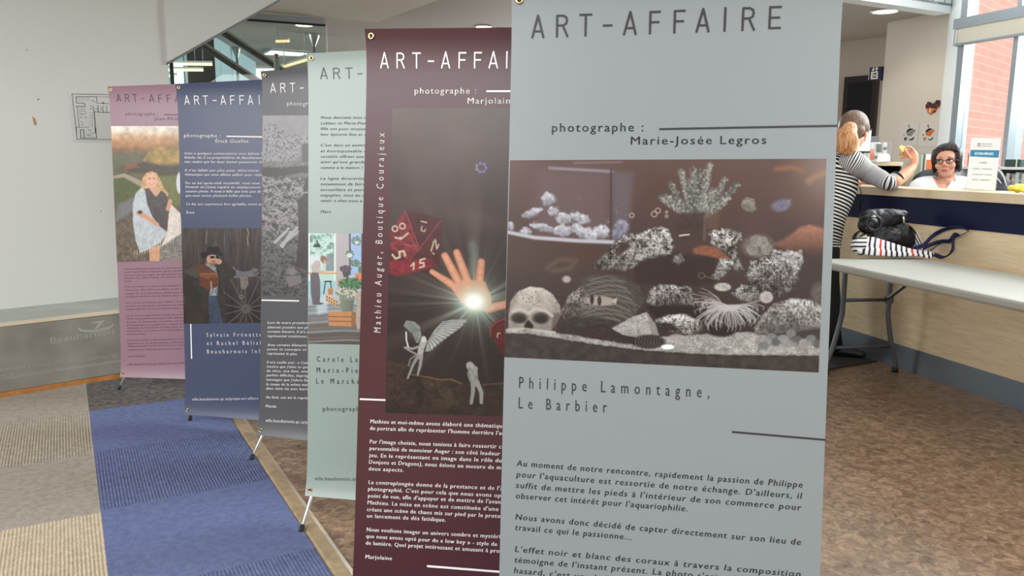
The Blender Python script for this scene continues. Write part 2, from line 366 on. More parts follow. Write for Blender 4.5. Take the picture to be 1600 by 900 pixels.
# emblem: an open swoosh ring with a bent stroke rising out of it
mb = MB(); c0 = Vector((*fpx(150, 511), 0)); rx, rz = abs(fpx(178, 508)[0] - fpx(122, 514)[0]) / 2, 0.026
ring_o, ring_i = [], []
for k in range(40):
    a = math.radians(150 + 262 * k / 39); wdt = 0.30 * math.sin(math.pi * k / 39) + 0.04
    ring_o.append((c0.x + rx * math.cos(a), c0.y + rz * math.sin(a))); ring_i.append((c0.x + rx * (1 - wdt * 0.55) * math.cos(a) + 0.004, c0.y + rz * (1 - wdt) * math.sin(a) + 0.004))
vs = [fp_(0.0008)(*p) for p in ring_o + ring_i]; mb.add(vs, [(i, i + 1, 41 + i, 40 + i) for i in range(39)])
zz = [(-0.35, 1.15), (0.52, 1.25), (0.42, 0.75), (0.28, 0.35), (0.12, -0.25), (-0.02, -0.45), (-0.06, -0.1), (0.06, 0.35), (0.16, 0.75), (-0.1, 0.85)]
mb.add([fp_(0.0008)(c0.x + rx * x, c0.y + rz * y) for x, y in zz], [tuple(range(len(zz)))]); obj('emblem', mb, PAL, blk)

# ---- floor plan sheet on the wall
def wall_sheet(pts, off, th): m_ = MB(); m_.prism([wp(x, y, off) for x, y in pts], WN * th); return m_
plan = obj('floor_plan', wall_sheet([(106.5, 144.5), (208, 145.5), (212, 220.5), (115, 222.5)], 0.003, -0.0029), mat('plan_sheet', rgb(190, 192, 188), 0.3)); tag(plan, 'printed floor plan sheet on the white wall left of the pink banner', 'floor plan')
LNK = mat('plan_ink', rgb(58, 60, 60), 0.5); mb = MB()
def pl(pts, th):
    q = [(100 + x / 9.47, 135 + y / 9.47) for x, y in pts]
    for (xa, ya), (xb, yb) in zip(q[:-1], q[1:]):
        d = Vector((xb - xa, yb - ya)); d.normalize(); n = Vector((-d.y, d.x)) * th * 0.5; d = d * 0.3
        mb.add([wp(x, y, 0.0034) for x, y in ((xa - n.x - d.x, ya - n.y - d.y), (xb - n.x + d.x, yb - n.y + d.y), (xb + n.x + d.x, yb + n.y + d.y), (xa + n.x - d.x, ya + n.y - d.y))], [(0, 1, 2, 3)])
pl([(118, 112), (1030, 130), (1050, 785), (195, 785), (118, 112)], 0.9)
for pts, th in (([(178, 152), (480, 152), (492, 250)], 1.0), ([(178, 152), (186, 245), (300, 250), (315, 295), (170, 295)], 1.0), ([(480, 152), (690, 158)], 0.6), ([(195, 300), (212, 470), (225, 600)], 0.8), ([(178, 605), (370, 605)], 0.7), ([(430, 290), (445, 375), (690, 390)], 0.9), ([(448, 380), (465, 610)], 1.3), ([(465, 610), (470, 690)], 2.2), ([(472, 690), (485, 765), (240, 765)], 1.0), ([(182, 610), (192, 780)], 0.7), ([(242, 640), (250, 760)], 1.3), ([(290, 640), (300, 760)], 1.3), ([(242, 640), (292, 640)], 0.8), ([(500, 280), (508, 385)], 1.1), ([(575, 285), (580, 390)], 0.7), ([(630, 290), (636, 390)], 0.7), ([(490, 250), (690, 255)], 0.6), ([(565, 245), (595, 245)], 1.8)): pl(pts, th)
for k in range(7): pl([(205 + k * 28, 165), (212 + k * 28, 225)], 0.35)
for k in range(5): pl([(225, 315 + k * 15), (320, 315 + k * 15)], 0.3)
for k in range(6): pl([(375, 395 + k * 38), (415 + (k % 2) * 10, 380 + k * 38), (425, 410 + k * 38)], 0.35)
for x, y in ((235, 405), (260, 410), (300, 405), (240, 455), (310, 460), (250, 520), (265, 560), (350, 640), (380, 655), (420, 690), (350, 720), (385, 290), (390, 330), (410, 210), (440, 220), (540, 315), (555, 350), (470, 330)): pl([(x, y), (x + 22, y + 4)], 0.9)
for k in range(5): pl([(340 + k * 16, 690), (346 + k * 16, 740)], 0.3)
obj('plan_drawing', mb, LNK, plan)

# ---- ceilings, stair enclosure and the room seen through its glass
ZC = 2.5
c1 = G(589, 34.5, ZC); cA = G(407, 19, ZC); cB = G(685, 0, ZC)
mb = MB(); far = [cA + (cA - c1) * 1.3, c1, c1 + (cB - c1) * 4.0]; fr = far + [far[2] + Vector((-4.2, -1.2, 0)), Vector((-2.4, 4.9, ZC))]
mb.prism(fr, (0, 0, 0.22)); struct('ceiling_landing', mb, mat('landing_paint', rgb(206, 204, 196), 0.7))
bk1, bk0 = G(1484.5, 20.8, ZC), G(1345, 0, ZC); bd = (bk0 - bk1).normalized()
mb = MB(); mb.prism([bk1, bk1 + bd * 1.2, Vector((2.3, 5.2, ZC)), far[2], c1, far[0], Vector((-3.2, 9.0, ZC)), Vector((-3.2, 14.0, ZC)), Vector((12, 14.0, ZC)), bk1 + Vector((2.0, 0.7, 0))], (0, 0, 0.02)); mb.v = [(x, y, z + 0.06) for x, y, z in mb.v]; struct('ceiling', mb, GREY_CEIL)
DL = mat('downlight_glow', (1, 0.93, 0.74), 0.5, emit=(1.0, 0.9, 0.66), estr=2.4); DLR = mat('downlight_rim', rgb(206, 204, 198), 0.4)
def downlight(px, py, z, r, label, power=16):
    p = G(px, py, z); t = thing('ceiling_downlight', label, 'ceiling light', tuple(p), 'round recessed ceiling lights')
    m_ = MB(); m_.lathe(p + Vector((0, 0, -0.012)), [(r, 0.012), (r * 1.18, 0.010), (r * 1.2, 0.004), (r * 1.02, 0)], 28); obj('rim', m_, DLR, t, True)
    m_ = MB(); m_.lathe(p + Vector((0, 0, -0.0125)), [(0.0, 0.0), (r, 0.0), (r, 0.004)], 28); obj('diffuser', m_, DL, t)
    l = bpy.data.lights.new('downlight', 'SPOT'); l.energy = power; l.color = (1, 0.88, 0.7); l.spot_size = 2.4; l.spot_blend = 0.8; l.shadow_soft_size = r
    lo = bpy.data.objects.new('downlight_beam', l); COL.objects.link(lo); lo.parent = t; lo.location = (0, 0, -0.03); return t
downlight(755, 40.5, ZC + 0.06, 0.075, 'round ceiling light above the dark red banner'); downlight(475, 38, ZC + 0.06, 0.085, 'round ceiling light behind the glass screen above the mint banner', 8); downlight(1383, 16.5, ZC + 0.06, 0.105, 'round ceiling light above the passage beside the desk')
downlight(511, 83.2, ZC + 0.06, 0.10, 'farthest round ceiling light at the top corner of the mint banner', 6)

# atrium roof and the plain walls behind the photographer
mb = MB(); mb.box((-7, -6, 4.4), (8.5, 8.0, 4.6)); struct('ceiling_atrium', mb, WH)

# ================================================================== painter for the printed photographs (flat prints)
_T = np.random.RandomState(11).rand(256, 256)
def vnoise(x, y, seed=0):
    xi = np.floor(x).astype(int); yi = np.floor(y).astype(int); fx = x - xi; fy = y - yi
    fx = fx * fx * (3 - 2 * fx); fy = fy * fy * (3 - 2 * fy); ox, oy = seed * 37, seed * 91
    g = lambda a, b: _T[(a + ox) & 255, (b + oy) & 255]
    return (g(xi, yi) * (1 - fx) + g(xi + 1, yi) * fx) * (1 - fy) + (g(xi, yi + 1) * (1 - fx) + g(xi + 1, yi + 1) * fx) * fy
class Paint:
    """a print of w x h units, painted in display colours 0..255"""
    def __init__(s, w, h, res):
        s.w, s.h, s.res = w, h, res; nx, ny = int(w * res), int(h * res)
        s.X, s.Y = np.meshgrid((np.arange(nx) + 0.5) / res, (np.arange(ny) + 0.5) / res); s.C = np.zeros((ny, nx, 3))
    def fbm(s, sc, oc=4, seed=0, sx=1.0, sy=1.0, rot=0.0, ridge=False, sl=None):
        X, Y = (s.X, s.Y) if sl is None else (s.X[sl], s.Y[sl])
        c, n = math.cos(rot), math.sin(rot); x = (X * c + Y * n) / (sc * sx); y = (-X * n + Y * c) / (sc * sy)
        t = 0; a = 1; tot = 0
        for k in range(oc):
            v = vnoise(x * 2 ** k + 17.3 * k, y * 2 ** k + 9.1 * k, seed + k)
            if ridge: v = 1 - abs(2 * v - 1)
            t = t + a * v; tot += a; a *= 0.55
        return t / tot
    def box(s, x0, y0, x1, y1):
        r = s.res; H, W_ = s.X.shape
        a, b = max(0, int(y0 * r) - 1), min(H, int(y1 * r) + 2); c, d = max(0, int(x0 * r) - 1), min(W_, int(x1 * r) + 2)
        return (slice(a, max(a, b)), slice(c, max(c, d)))
    def put(s, sl, m, col, al=1.0):
        m = (m * al)[..., None]; c = np.asarray(col, float)
        s.C[sl] = s.C[sl] * (1 - m) + c * m
    def sd(s, pts, sl):
        X, Y = s.X[sl], s.Y[sl]; ins = np.zeros(X.shape, bool); dist = np.full(X.shape, 1e9); n = len(pts)
        for i in range(n):
            (x0, y0), (x1, y1) = pts[i], pts[(i + 1) % n]
            dx, dy = x1 - x0, y1 - y0; L = dx * dx + dy * dy + 1e-9
            t = np.clip(((X - x0) * dx + (Y - y0) * dy) / L, 0, 1); dist = np.minimum(dist, (X - x0 - t * dx) ** 2 + (Y - y0 - t * dy) ** 2)
            if dy:
                c = ((y0 > Y) != (y1 > Y)) & (X < dx * (Y - y0) / dy + x0); ins ^= c
        d = np.sqrt(dist); return np.where(ins, d, -d)
    def region(s, pts, soft=2.0, rough=0.0, rs=12, seed=3):
        xs = [p[0] for p in pts]; ys = [p[1] for p in pts]; mg = soft + rough + 3
        sl = s.box(min(xs) - mg, min(ys) - mg, max(xs) + mg, max(ys) + mg); d = s.sd(pts, sl)
        if rough: d = d + (s.fbm(rs, 3, seed, sl=sl) - 0.5) * 2 * rough
        return sl, np.clip(d / soft + 0.5, 0, 1), d
    def poly(s, pts, col, soft=2.0, al=1.0, rough=0.0, rs=12, seed=3, tex=0.0, ts=10, shade=None):
        sl, m, d = s.region(pts, soft, rough, rs, seed); c = np.ones(m.shape + (1,)) * np.asarray(col, float)
        if tex: c = c * (1 + tex * 2 * (s.fbm(ts, 4, seed + 5, sl=sl) - 0.5))[..., None]
        if shade:      # (dx, dy, amount): lighter towards one side within the picture
            X, Y = s.X[sl], s.Y[sl]; xs = [p[0] for p in pts]; ys = [p[1] for p in pts]
            t = ((X - min(xs)) / (max(xs) - min(xs) + 1e-6) - 0.5) * shade[0] + ((Y - min(ys)) / (max(ys) - min(ys) + 1e-6) - 0.5) * shade[1]
            c = c * (1 + shade[2] * t)[..., None]
        s.put(sl, m, c, al)
    def ell(s, cx, cy, rx, ry, col, soft=0.15, al=1.0, rot=0.0, tex=0.0, ts=8, seed=2, glow=False):
        R = max(rx, ry) * (3 if glow else 1.3) + 2; sl = s.box(cx - R, cy - R, cx + R, cy + R); X, Y = s.X[sl] - cx, s.Y[sl] - cy
        c, n = math.cos(rot), math.sin(rot); r = np.sqrt(((X * c + Y * n) / rx) ** 2 + ((-X * n + Y * c) / ry) ** 2)
        m = np.exp(-r * r) if glow else np.clip((1 - r) / soft + 0.5, 0, 1); co = np.ones(m.shape + (1,)) * np.asarray(col, float)
        if tex: co = co * (1 + tex * 2 * (s.fbm(ts, 4, seed, sl=sl) - 0.5))[..., None]
        s.put(sl, m, co, al)
    def ring(s, cx, cy, r, w, col, al=1.0):
        sl = s.box(cx - r - w - 2, cy - r - w - 2, cx + r + w + 2, cy + r + w + 2); d = abs(np.hypot(s.X[sl] - cx, s.Y[sl] - cy) - r)
        s.put(sl, np.clip((w - d) / 1.5 + 0.5, 0, 1), col, al)
    def line(s, pts, w, col, soft=1.5, al=1.0, w1=None, tex=0.0, ts=8, seed=2):
        """stroke of half-width w (to w1 at its end)"""
        w1 = w if w1 is None else w1; mg = max(w, w1) + soft + 2; xs = [p[0] for p in pts]; ys = [p[1] for p in pts]
        sl = s.box(min(xs) - mg, min(ys) - mg, max(xs) + mg, max(ys) + mg); X, Y = s.X[sl], s.Y[sl]
        if X.size == 0: return
        m = np.zeros(X.shape); n = len(pts) - 1
        for i in range(n):
            (x0, y0), (x1, y1) = pts[i], pts[i + 1]; dx, dy = x1 - x0, y1 - y0
            t = np.clip(((X - x0) * dx + (Y - y0) * dy) / (dx * dx + dy * dy + 1e-9), 0, 1)
            ww = w + (w1 - w) * (i + t) / n; m = np.maximum(m, np.clip((ww - np.hypot(X - x0 - t * dx, Y - y0 - t * dy)) / soft + 0.5, 0, 1))
        c = np.ones(m.shape + (1,)) * np.asarray(col, float)
        if tex: c = c * (1 + tex * 2 * (s.fbm(ts, 4, seed, sl=sl) - 0.5))[..., None]
        s.put(sl, m, c, al)
    def grad(s, stops, noise=0.0, ns=40, seed=1):
        """top to bottom colour stops (y, colour)"""
        ys = [a for a, _ in stops]
        for k in range(3): s.C[..., k] = np.interp(s.Y, ys, [c[k] for _, c in stops])
        if noise: s.C *= (1 + noise * 2 * (s.fbm(ns, 4, seed) - 0.5))[..., None]
    def rock(s, pts, lo, hi, sc=16, seed=1, th=0.42, gain=4.0, soft=3, rough=8, fade=0.5):
        sl, m, d = s.region(pts, soft, rough, 14, seed)
        f = s.fbm(sc * 0.62, 5, seed, ridge=True, sl=sl) * 0.42 + s.fbm(sc * 0.26, 4, seed + 9, sl=sl) * 0.30 + s.fbm(sc * 2.2, 3, seed + 21, sl=sl) * 0.34
        t = np.clip((f - th + 0.005) * gain * 0.8, 0, 1); ys = [p[1] for p in pts]; pit = np.clip((s.fbm(sc * 0.5, 3, seed + 31, ridge=True, sl=sl) - 0.74) * 7, 0, 1)
        t = t * (1 - 0.7 * pit) * (1 - fade * np.clip((s.Y[sl] - min(ys)) / (max(ys) - min(ys)), 0, 1)) * np.clip(0.55 + d / 22, 0.35, 1.0)
        s.put(sl, m, np.asarray(lo, float) + t[..., None] * (np.asarray(hi, float) - np.asarray(lo, float)))
    def speck(s, n, box_, col, r=(1, 2.5), al=0.8, seed=5, jit=30):
        R = random.Random(seed)
        for i in range(n):
            k = R.uniform(-jit, jit); s.ell(R.uniform(box_[0], box_[2]), R.uniform(box_[1], box_[3]), R.uniform(*r), R.uniform(*r), [max(0, c + k) for c in col], 0.5, al)
    def sample(s, x, y):
        fx = np.clip(x * s.res - 0.5, 0, s.X.shape[1] - 1.001); fy = np.clip(y * s.res - 0.5, 0, s.X.shape[0] - 1.001)
        i = fx.astype(int); j = fy.astype(int); a = (fx - i)[..., None]; b = (fy - j)[..., None]; C = s.C
        return (C[j, i] * (1 - a) + C[j, i + 1] * a) * (1 - b) + (C[j + 1, i] * (1 - a) + C[j + 1, i + 1] * a) * b

def paint_aquarium():
    p = Paint(1310, 905, 0.62)
    p.grad([(0, (92, 76, 72)), (150, (86, 70, 65)), (400, (74, 62, 58)), (700, (62, 54, 52)), (905, (58, 52, 50))], 0.06, 160)
    # the second tank behind
    p.poly([(140, 70), (432, 62), (432, 350), (130, 330)], (98, 86, 88), 60, 0.7)
    p.poly([(444, 72), (525, 75), (515, 260), (490, 330), (444, 350)], (96, 92, 98), 26, 0.7)
    p.line([(190, 58), (440, 72)], 6, (132, 128, 140), 7, 0.7); p.line([(290, 38), (480, 34)], 4, (122, 116, 122), 5, 0.5)
    p.line([(437, 62), (436, 362)], 4, (70, 60, 62), 3, 0.8)
    for i, (x, y, a, b, r) in enumerate([(185, 182, 28, 27, 0), (120, 238, 42, 15, -0.35), (205, 232, 24, 17, 0), (246, 262, 30, 24, 0), (290, 252, 20, 16, 0), (325, 265, 30, 22, 0), (160, 296, 56, 15, 0.2), (92, 312, 24, 14, 0), (34, 290, 16, 20, 0), (240, 310, 36, 26, 0), (300, 300, 28, 20, 0), (330, 318, 36, 24, 0), (395, 316, 38, 27, 0), (360, 330, 30, 18, 0), (478, 300, 28, 36, 0), (462, 325, 22, 22, 0)]):
        c = (150, 152, 158) if i < 14 else (116, 116, 130)
        cr_, sr_ = math.cos(r), math.sin(r); p.poly([(x + a * math.cos(t * 0.45) * cr_ - b * math.sin(t * 0.45) * sr_, y + a * math.cos(t * 0.45) * sr_ + b * math.sin(t * 0.45) * cr_) for t in range(14)], [q * 0.96 for q in c], 9, 0.92, rough=9, rs=16, seed=i, tex=0.3, ts=12, shade=(0, 1, -0.3))
    p.line([(22, 316), (130, 338), (300, 350), (445, 356)], 8, (158, 160, 166), 7, 0.9); p.poly([(22, 326), (130, 348), (300, 362), (460, 366), (440, 470), (22, 470)], (76, 62, 54), 12, 0.7)
    p.speck(40, (250, 180, 520, 300), (125, 120, 130), (2, 5), 0.35, 4)
    # glare and orange shapes upper right
    p.ell(1310, 60, 130, 160, (150, 138, 130), 1, 0.5, glow=True)
    p.line([(1100, 62), (1160, 56), (1205, 68)], 9, (138, 100, 76), 16, 0.6); p.line([(1230, 112), (1260, 92), (1300, 76)], 12, (142, 116, 92), 16, 0.6)
    p.poly([(1080, 366), (1130, 345), (1165, 322), (1195, 296), (1235, 286), (1300, 304), (1300, 420), (1220, 400), (1150, 388)], (112, 84, 72), 14, 0.95, tex=0.08, shade=(0, 1, -0.6))
    p.ell(1250, 480, 120, 90, (62, 56, 56), 0.8, 0.55)
    p.ell(1120, 208, 40, 24, (106, 104, 118), 0.5, 0.9, -0.25, 0.15); p.poly([(1140, 190), (1160, 182), (1150, 208)], (112, 110, 124), 4)
    # branching coral
    tips = [(640, 178), (660, 172), (675, 122), (718, 72), (765, 62), (800, 66), (832, 46), (892, 104), (942, 126), (905, 180), (700, 190), (750, 110), (845, 150), (880, 205)]
    for i, (x, y) in enumerate(tips):
        bx, by = 785 + (x - 785) * 0.25, 245; mx, my = bx + (x - bx) * 0.55, by + (y - by) * 0.5
        p.line([(bx, by), (mx + 6 * math.sin(i * 2.1), my), (x, y)], 15, (118 - (i % 3) * 14, 118 - (i % 3) * 14, 113 - (i % 3) * 14), 12, 0.95, 11, 0.6, 6, i)
        for k in range(22):
            t = 0.25 + 0.75 * k / 21; qx = (bx + (mx - bx) * t * 2) if t < 0.5 else mx + (x - mx) * (t - 0.5) * 2; qy = (by + (my - by) * t * 2) if t < 0.5 else my + (y - my) * (t - 0.5) * 2
            an = k * 2.4; p.ell(qx + 12 * math.cos(an), qy + 12 * math.sin(an), 5, 3.4, (150 - 34 * (k % 3), 152 - 34 * (k % 3), 147 - 34 * (k % 3)), 0.9, 0.7, an)
    p.poly([(715, 238), (815, 235), (822, 300), (800, 350), (725, 350), (690, 290)], (70, 60, 56), 14, 0.9, tex=0.1); p.line([(712, 330), (750, 325)], 3, (165, 160, 155), 2)
    p.line([(815, 250), (812, 345)], 6, (98, 86, 80), 6, 0.7); p.poly([(820, 240), (875, 235), (865, 300), (825, 300)], (92, 78, 70), 12, 0.7)
    p.rock([(955, 190), (985, 174), (1012, 185), (1022, 220), (1005, 240), (965, 225)], (86, 80, 74), (150, 150, 142), 8, 4, 0.4, 4)
    for x, y, r in [(520, 248, 9), (610, 243, 11), (625, 229, 10), (660, 235, 4), (660, 252, 5)]: p.ring(x, y, r, 2.2, (150, 145, 138), 0.8)
    p.line([(180, 460), (230, 425), (295, 430), (270, 462), (200, 472)], 9, (96, 84, 76), 14, 0.6); p.ell(258, 505, 17, 14, (150, 146, 140), 0.6, 0.9)
    # rockwork
    D, B = (46, 40, 38), (196, 198, 194)
    p.poly([(520, 440), (690, 400), (860, 420), (850, 520), (700, 540), (540, 520)], (58, 48, 46), 20, 0.85)
    p.rock([(358, 470), (370, 438), (420, 392), (452, 350), (500, 320), (560, 316), (600, 297), (662, 297), (682, 330), (692, 372), (680, 412), (620, 416), (560, 430), (530, 462), (490, 472), (440, 466)], D, B, 20, 1, 0.4, 4.2)
    p.poly([(452, 400), (470, 362), (510, 352), (505, 385), (470, 408)], (62, 52, 50), 8, 0.85)
    p.rock([(672, 440), (690, 405), (720, 400), (735, 430), (710, 450)], D, (160, 160, 156), 10, 2)
    p.poly([(764, 384), (800, 368), (850, 374), (925, 405), (928, 430), (880, 426), (830, 412), (770, 402)], (118, 84, 68), 9, 0.95, tex=0.16)
    p.rock([(830, 312), (900, 295), (962, 318), (966, 348), (935, 362), (955, 425), (975, 470), (930, 470), (915, 420), (868, 385), (834, 360)], D, B, 16, 5, 0.4, 4.4)
    p.ell(1028, 372, 64, 46, (100, 96, 92), 0.4, 0.95, 0, 0.3, 12)
    for x, y in [(1005, 385), (1045, 355), (1065, 385), (1020, 350)]:
        for r in (6, 13, 20): p.ring(x, y, r, 2.4, (142, 140, 134), 0.6)
    p.rock([(838, 500), (862, 450), (872, 425), (905, 418), (935, 440), (905, 480), (870, 510)], D, B, 13, 6)
    p.rock([(975, 490), (1000, 432), (1062, 412), (1092, 384), (1140, 390), (1205, 388), (1212, 432), (1190, 482), (1180, 545), (1120, 578), (1040, 562), (990, 522)], D, B, 20, 7, 0.42, 4)
    for i in range(28): p.ell(1095 + (i % 7) * 17, 392 + (i // 7) * 14 + (i % 3) * 4, 8, 7, (164 - (i % 4) * 14,) * 3, 0.5, 0.85)
    p.rock([(920, 560), (960, 525), (1010, 530), (1042, 560), (1030, 600), (960, 600)], D, B, 14, 8)
    p.rock([(578, 600), (586, 556), (606, 530), (682, 524), (752, 536), (788, 590), (762, 612), (690, 606), (610, 616)], D, (188, 190, 186), 17, 9, 0.4, 4)
    p.poly([(575, 612), (780, 612), (800, 660), (620, 660)], (48, 40, 38), 12, 0.8)
    p.rock([(612, 670), (660, 645), (742, 645), (792, 668), (806, 712), (762, 732), (700, 722), (640, 706)], D, B, 16, 10, 0.4, 4.4)
    p.poly([(625, 680), (680, 682), (710, 712), (650, 712)], (46, 38, 36), 8, 0.85)
    p.rock([(230, 640), (268, 566), (340, 520), (402, 560), (402, 622), (330, 662), (250, 668)], (58, 50, 48), (170, 170, 164), 15, 11, 0.44, 4)
    # sand
    sand = [(12, 704), (90, 702), (200, 716), (330, 736), (470, 760), (560, 772), (640, 735), (760, 728), (850, 720), (980, 715), (1080, 730), (1200, 745), (1295, 750), (1295, 812), (1100, 812), (900, 810), (700, 800), (560, 790), (400, 770), (250, 748), (110, 724), (12, 722)]
    p.rock(sand, (104, 102, 98), (182, 184, 180), 12, 12, 0.38, 2.4, 5, 4, 0.0)
    p.poly([(12, 726), (110, 730), (250, 754), (400, 776), (560, 796), (700, 806), (900, 815), (1295, 815), (1295, 905), (12, 905)], (66, 61, 58), 9, 0.95, tex=0.22, ts=22)
    # dark flowing soft coral
    cor = [(328, 492), (400, 484), (480, 490), (548, 530), (576, 582), (552, 622), (520, 672), (450, 692), (350, 690), (220, 705), (205, 680), (300, 655), (352, 640), (440, 600), (400, 570), (340, 560), (312, 512)]
    p.poly(cor, (74, 69, 64), 7, 0.95, rough=6, tex=0.2)
    for k in range(38):
        y = 494 + k * 5.1; x0 = 330 + (14 if k < 18 else -12) + 9 * math.sin(k); pts = [(x0 + t * 18, y + 5 * math.sin(t * 0.95 + k * 1.7) + 0.045 * (t * 18 - 60) ** 2 / 18) for t in range(0, 12 - abs(k - 18) // 5)]
        p.line(pts, 2.0, (110, 108, 102), 3.0, 0.5)
    p.ell(392, 592, 62, 20, (140, 136, 130), 0.4, 0.9, 0.05); p.ell(360, 586, 8, 20, (60, 52, 50), 0.5); p.ell(390, 592, 8, 20, (66, 58, 55), 0.5); p.poly([(440, 590), (462, 578), (456, 606)], (150, 146, 140), 4)
    p.poly([(205, 690), (280, 655), (400, 660), (520, 690), (540, 745), (470, 752), (330, 735), (220, 715)], (58, 51, 49), 14, 0.75, tex=0.25)
    # skull
    sk = [(24, 700), (26, 640), (36, 590), (66, 552), (112, 534), (165, 540), (205, 568), (232, 612), (236, 648), (212, 690), (196, 712), (130, 712)]
    p.poly(sk, (138, 134, 128), 6, 1.0, rough=2, tex=0.14, ts=16, shade=(-0.2, -0.7, 0.5))
    p.speck(70, (60, 545, 228, 640), (104, 98, 92), (1.5, 4), 0.6, 8); p.poly([(205, 640), (238, 640), (215, 700), (198, 700)], (84, 77, 72), 9, 0.7)
    p.line([(40, 634), (75, 624), (104, 642), (132, 624), (172, 630), (200, 652)], 6, (160, 156, 150), 6, 0.8)
    p.ell(66, 661, 33, 21, (70, 62, 59), 0.5); p.ell(70, 666, 22, 13, (52, 46, 44), 0.7); p.ell(154, 661, 33, 22, (68, 60, 57), 0.5); p.ell(156, 666, 22, 14, (50, 44, 42), 0.7); p.poly([(26, 640), (60, 600), (56, 560), (30, 600)], (112, 106, 100), 16, 0.6); p.poly([(104, 668), (124, 690), (122, 710), (86, 710), (90, 686)], (44, 38, 36), 5)
    p.line([(24, 706), (90, 704), (210, 718)], 5, (158, 156, 150), 5, 0.8)
    # pointed stone, striped shell, pebbles
    p.rock([(438, 702), (520, 656), (580, 637), (612, 680), (632, 732), (560, 744), (480, 728)], (112, 110, 106), (172, 172, 168), 22, 13, 0.3, 2.6, 3, 2, 0.25); p.poly([(580, 637), (612, 680), (632, 732), (600, 738)], (108, 104, 100), 4, 0.5)
    p.ell(588, 756, 64, 28, (54, 48, 46), 0.3)
    for k in range(9): p.line([(540 + k * 12, 736), (533 + k * 12, 758), (545 + k * 13, 778)], 1.6, (104, 100, 96), 2, 0.7)
    p.ell(664, 777, 26, 10, (204, 204, 198), 0.3); p.ell(700, 738, 30, 14, (140, 136, 132), 0.4, 0.8)
    # anemone
    R = random.Random(3); p.ell(880, 706, 62, 30, (50, 44, 42), 0.35)
    for k in range(95):
        a = R.uniform(-0.35, PI + 0.55) if k % 3 else R.uniform(0.1, PI - 0.1); L = R.uniform(70, 135); s_ = 1 if math.cos(a) > 0 else -1
        x, y = 905 + R.uniform(-22, 22), 622 + R.uniform(-8, 8); ex, ey = x + L * math.cos(a), y + 0.62 * L * math.sin(a)
        p.line([(x, y), (x + 0.3 * (ex - x), y + 0.2 * (ey - y) - 9), (x + 0.62 * (ex - x), y + 0.5 * (ey - y) - 9), (x + 0.88 * (ex - x), y + 0.85 * (ey - y)), (ex, ey + 8), (ex - s_ * 5, ey + 20)], 1.9, (150 + R.uniform(-25, 18),) * 3, 2.4, 0.8, 1.4)
    for k in range(12):
        a = R.uniform(PI + 0.1, PI + 1.0); L = R.uniform(60, 140); p.line([(890, 612), (890 + 0.6 * L * math.cos(a), 612 + 0.6 * L * math.sin(a) - 6), (890 + L * math.cos(a), 612 + L * math.sin(a) + 10)], 1.7, (140, 136, 132), 2, 0.7)
    p.ell(905, 620, 34, 12, (156, 154, 150), 0.8, 0.8)
    p.ell(885, 536, 34, 17, (150, 148, 142), 0.3, 0.95, 0, 0.3, 6); p.ring(800, 490, 12, 2, (110, 98, 92), 0.7); p.line([(812, 492), (850, 505)], 2, (112, 100, 94), 2, 0.7)
    p.ell(1060, 577, 28, 24, (146, 142, 138), 0.25, 1, 0, 0.15); p.line([(1035, 590), (960, 610)], 3, (132, 128, 124), 3, 0.8)
    p.rock([(1010, 702), (1040, 652), (1090, 602), (1160, 579), (1240, 586), (1295, 612), (1295, 702), (1180, 716), (1090, 728), (1022, 728)], (66, 62, 60), (186, 188, 184), 22, 14, 0.36, 3.4, 4, 5, 0.45)
    p.poly([(1060, 690), (1290, 690), (1290, 760), (1060, 770)], (70, 66, 64), 30, 0.55, tex=0.2)
    for i, (x, y) in enumerate([(1060, 752), (1082, 735), (1098, 756), (1130, 742), (1160, 722), (1185, 745), (1215, 760), (1240, 742), (1265, 765), (1145, 765), (1050, 772)]): p.ell(x, y, 24 - i % 3 * 4, 17 - i % 2 * 3, (126 - (i % 3) * 18,) * 3, 0.3, 0.95, 0, 0.12)
    p.ell(1270, 560, 30, 42, (96, 90, 88), 0.6, 0.8, 0, 0.2)
    return p

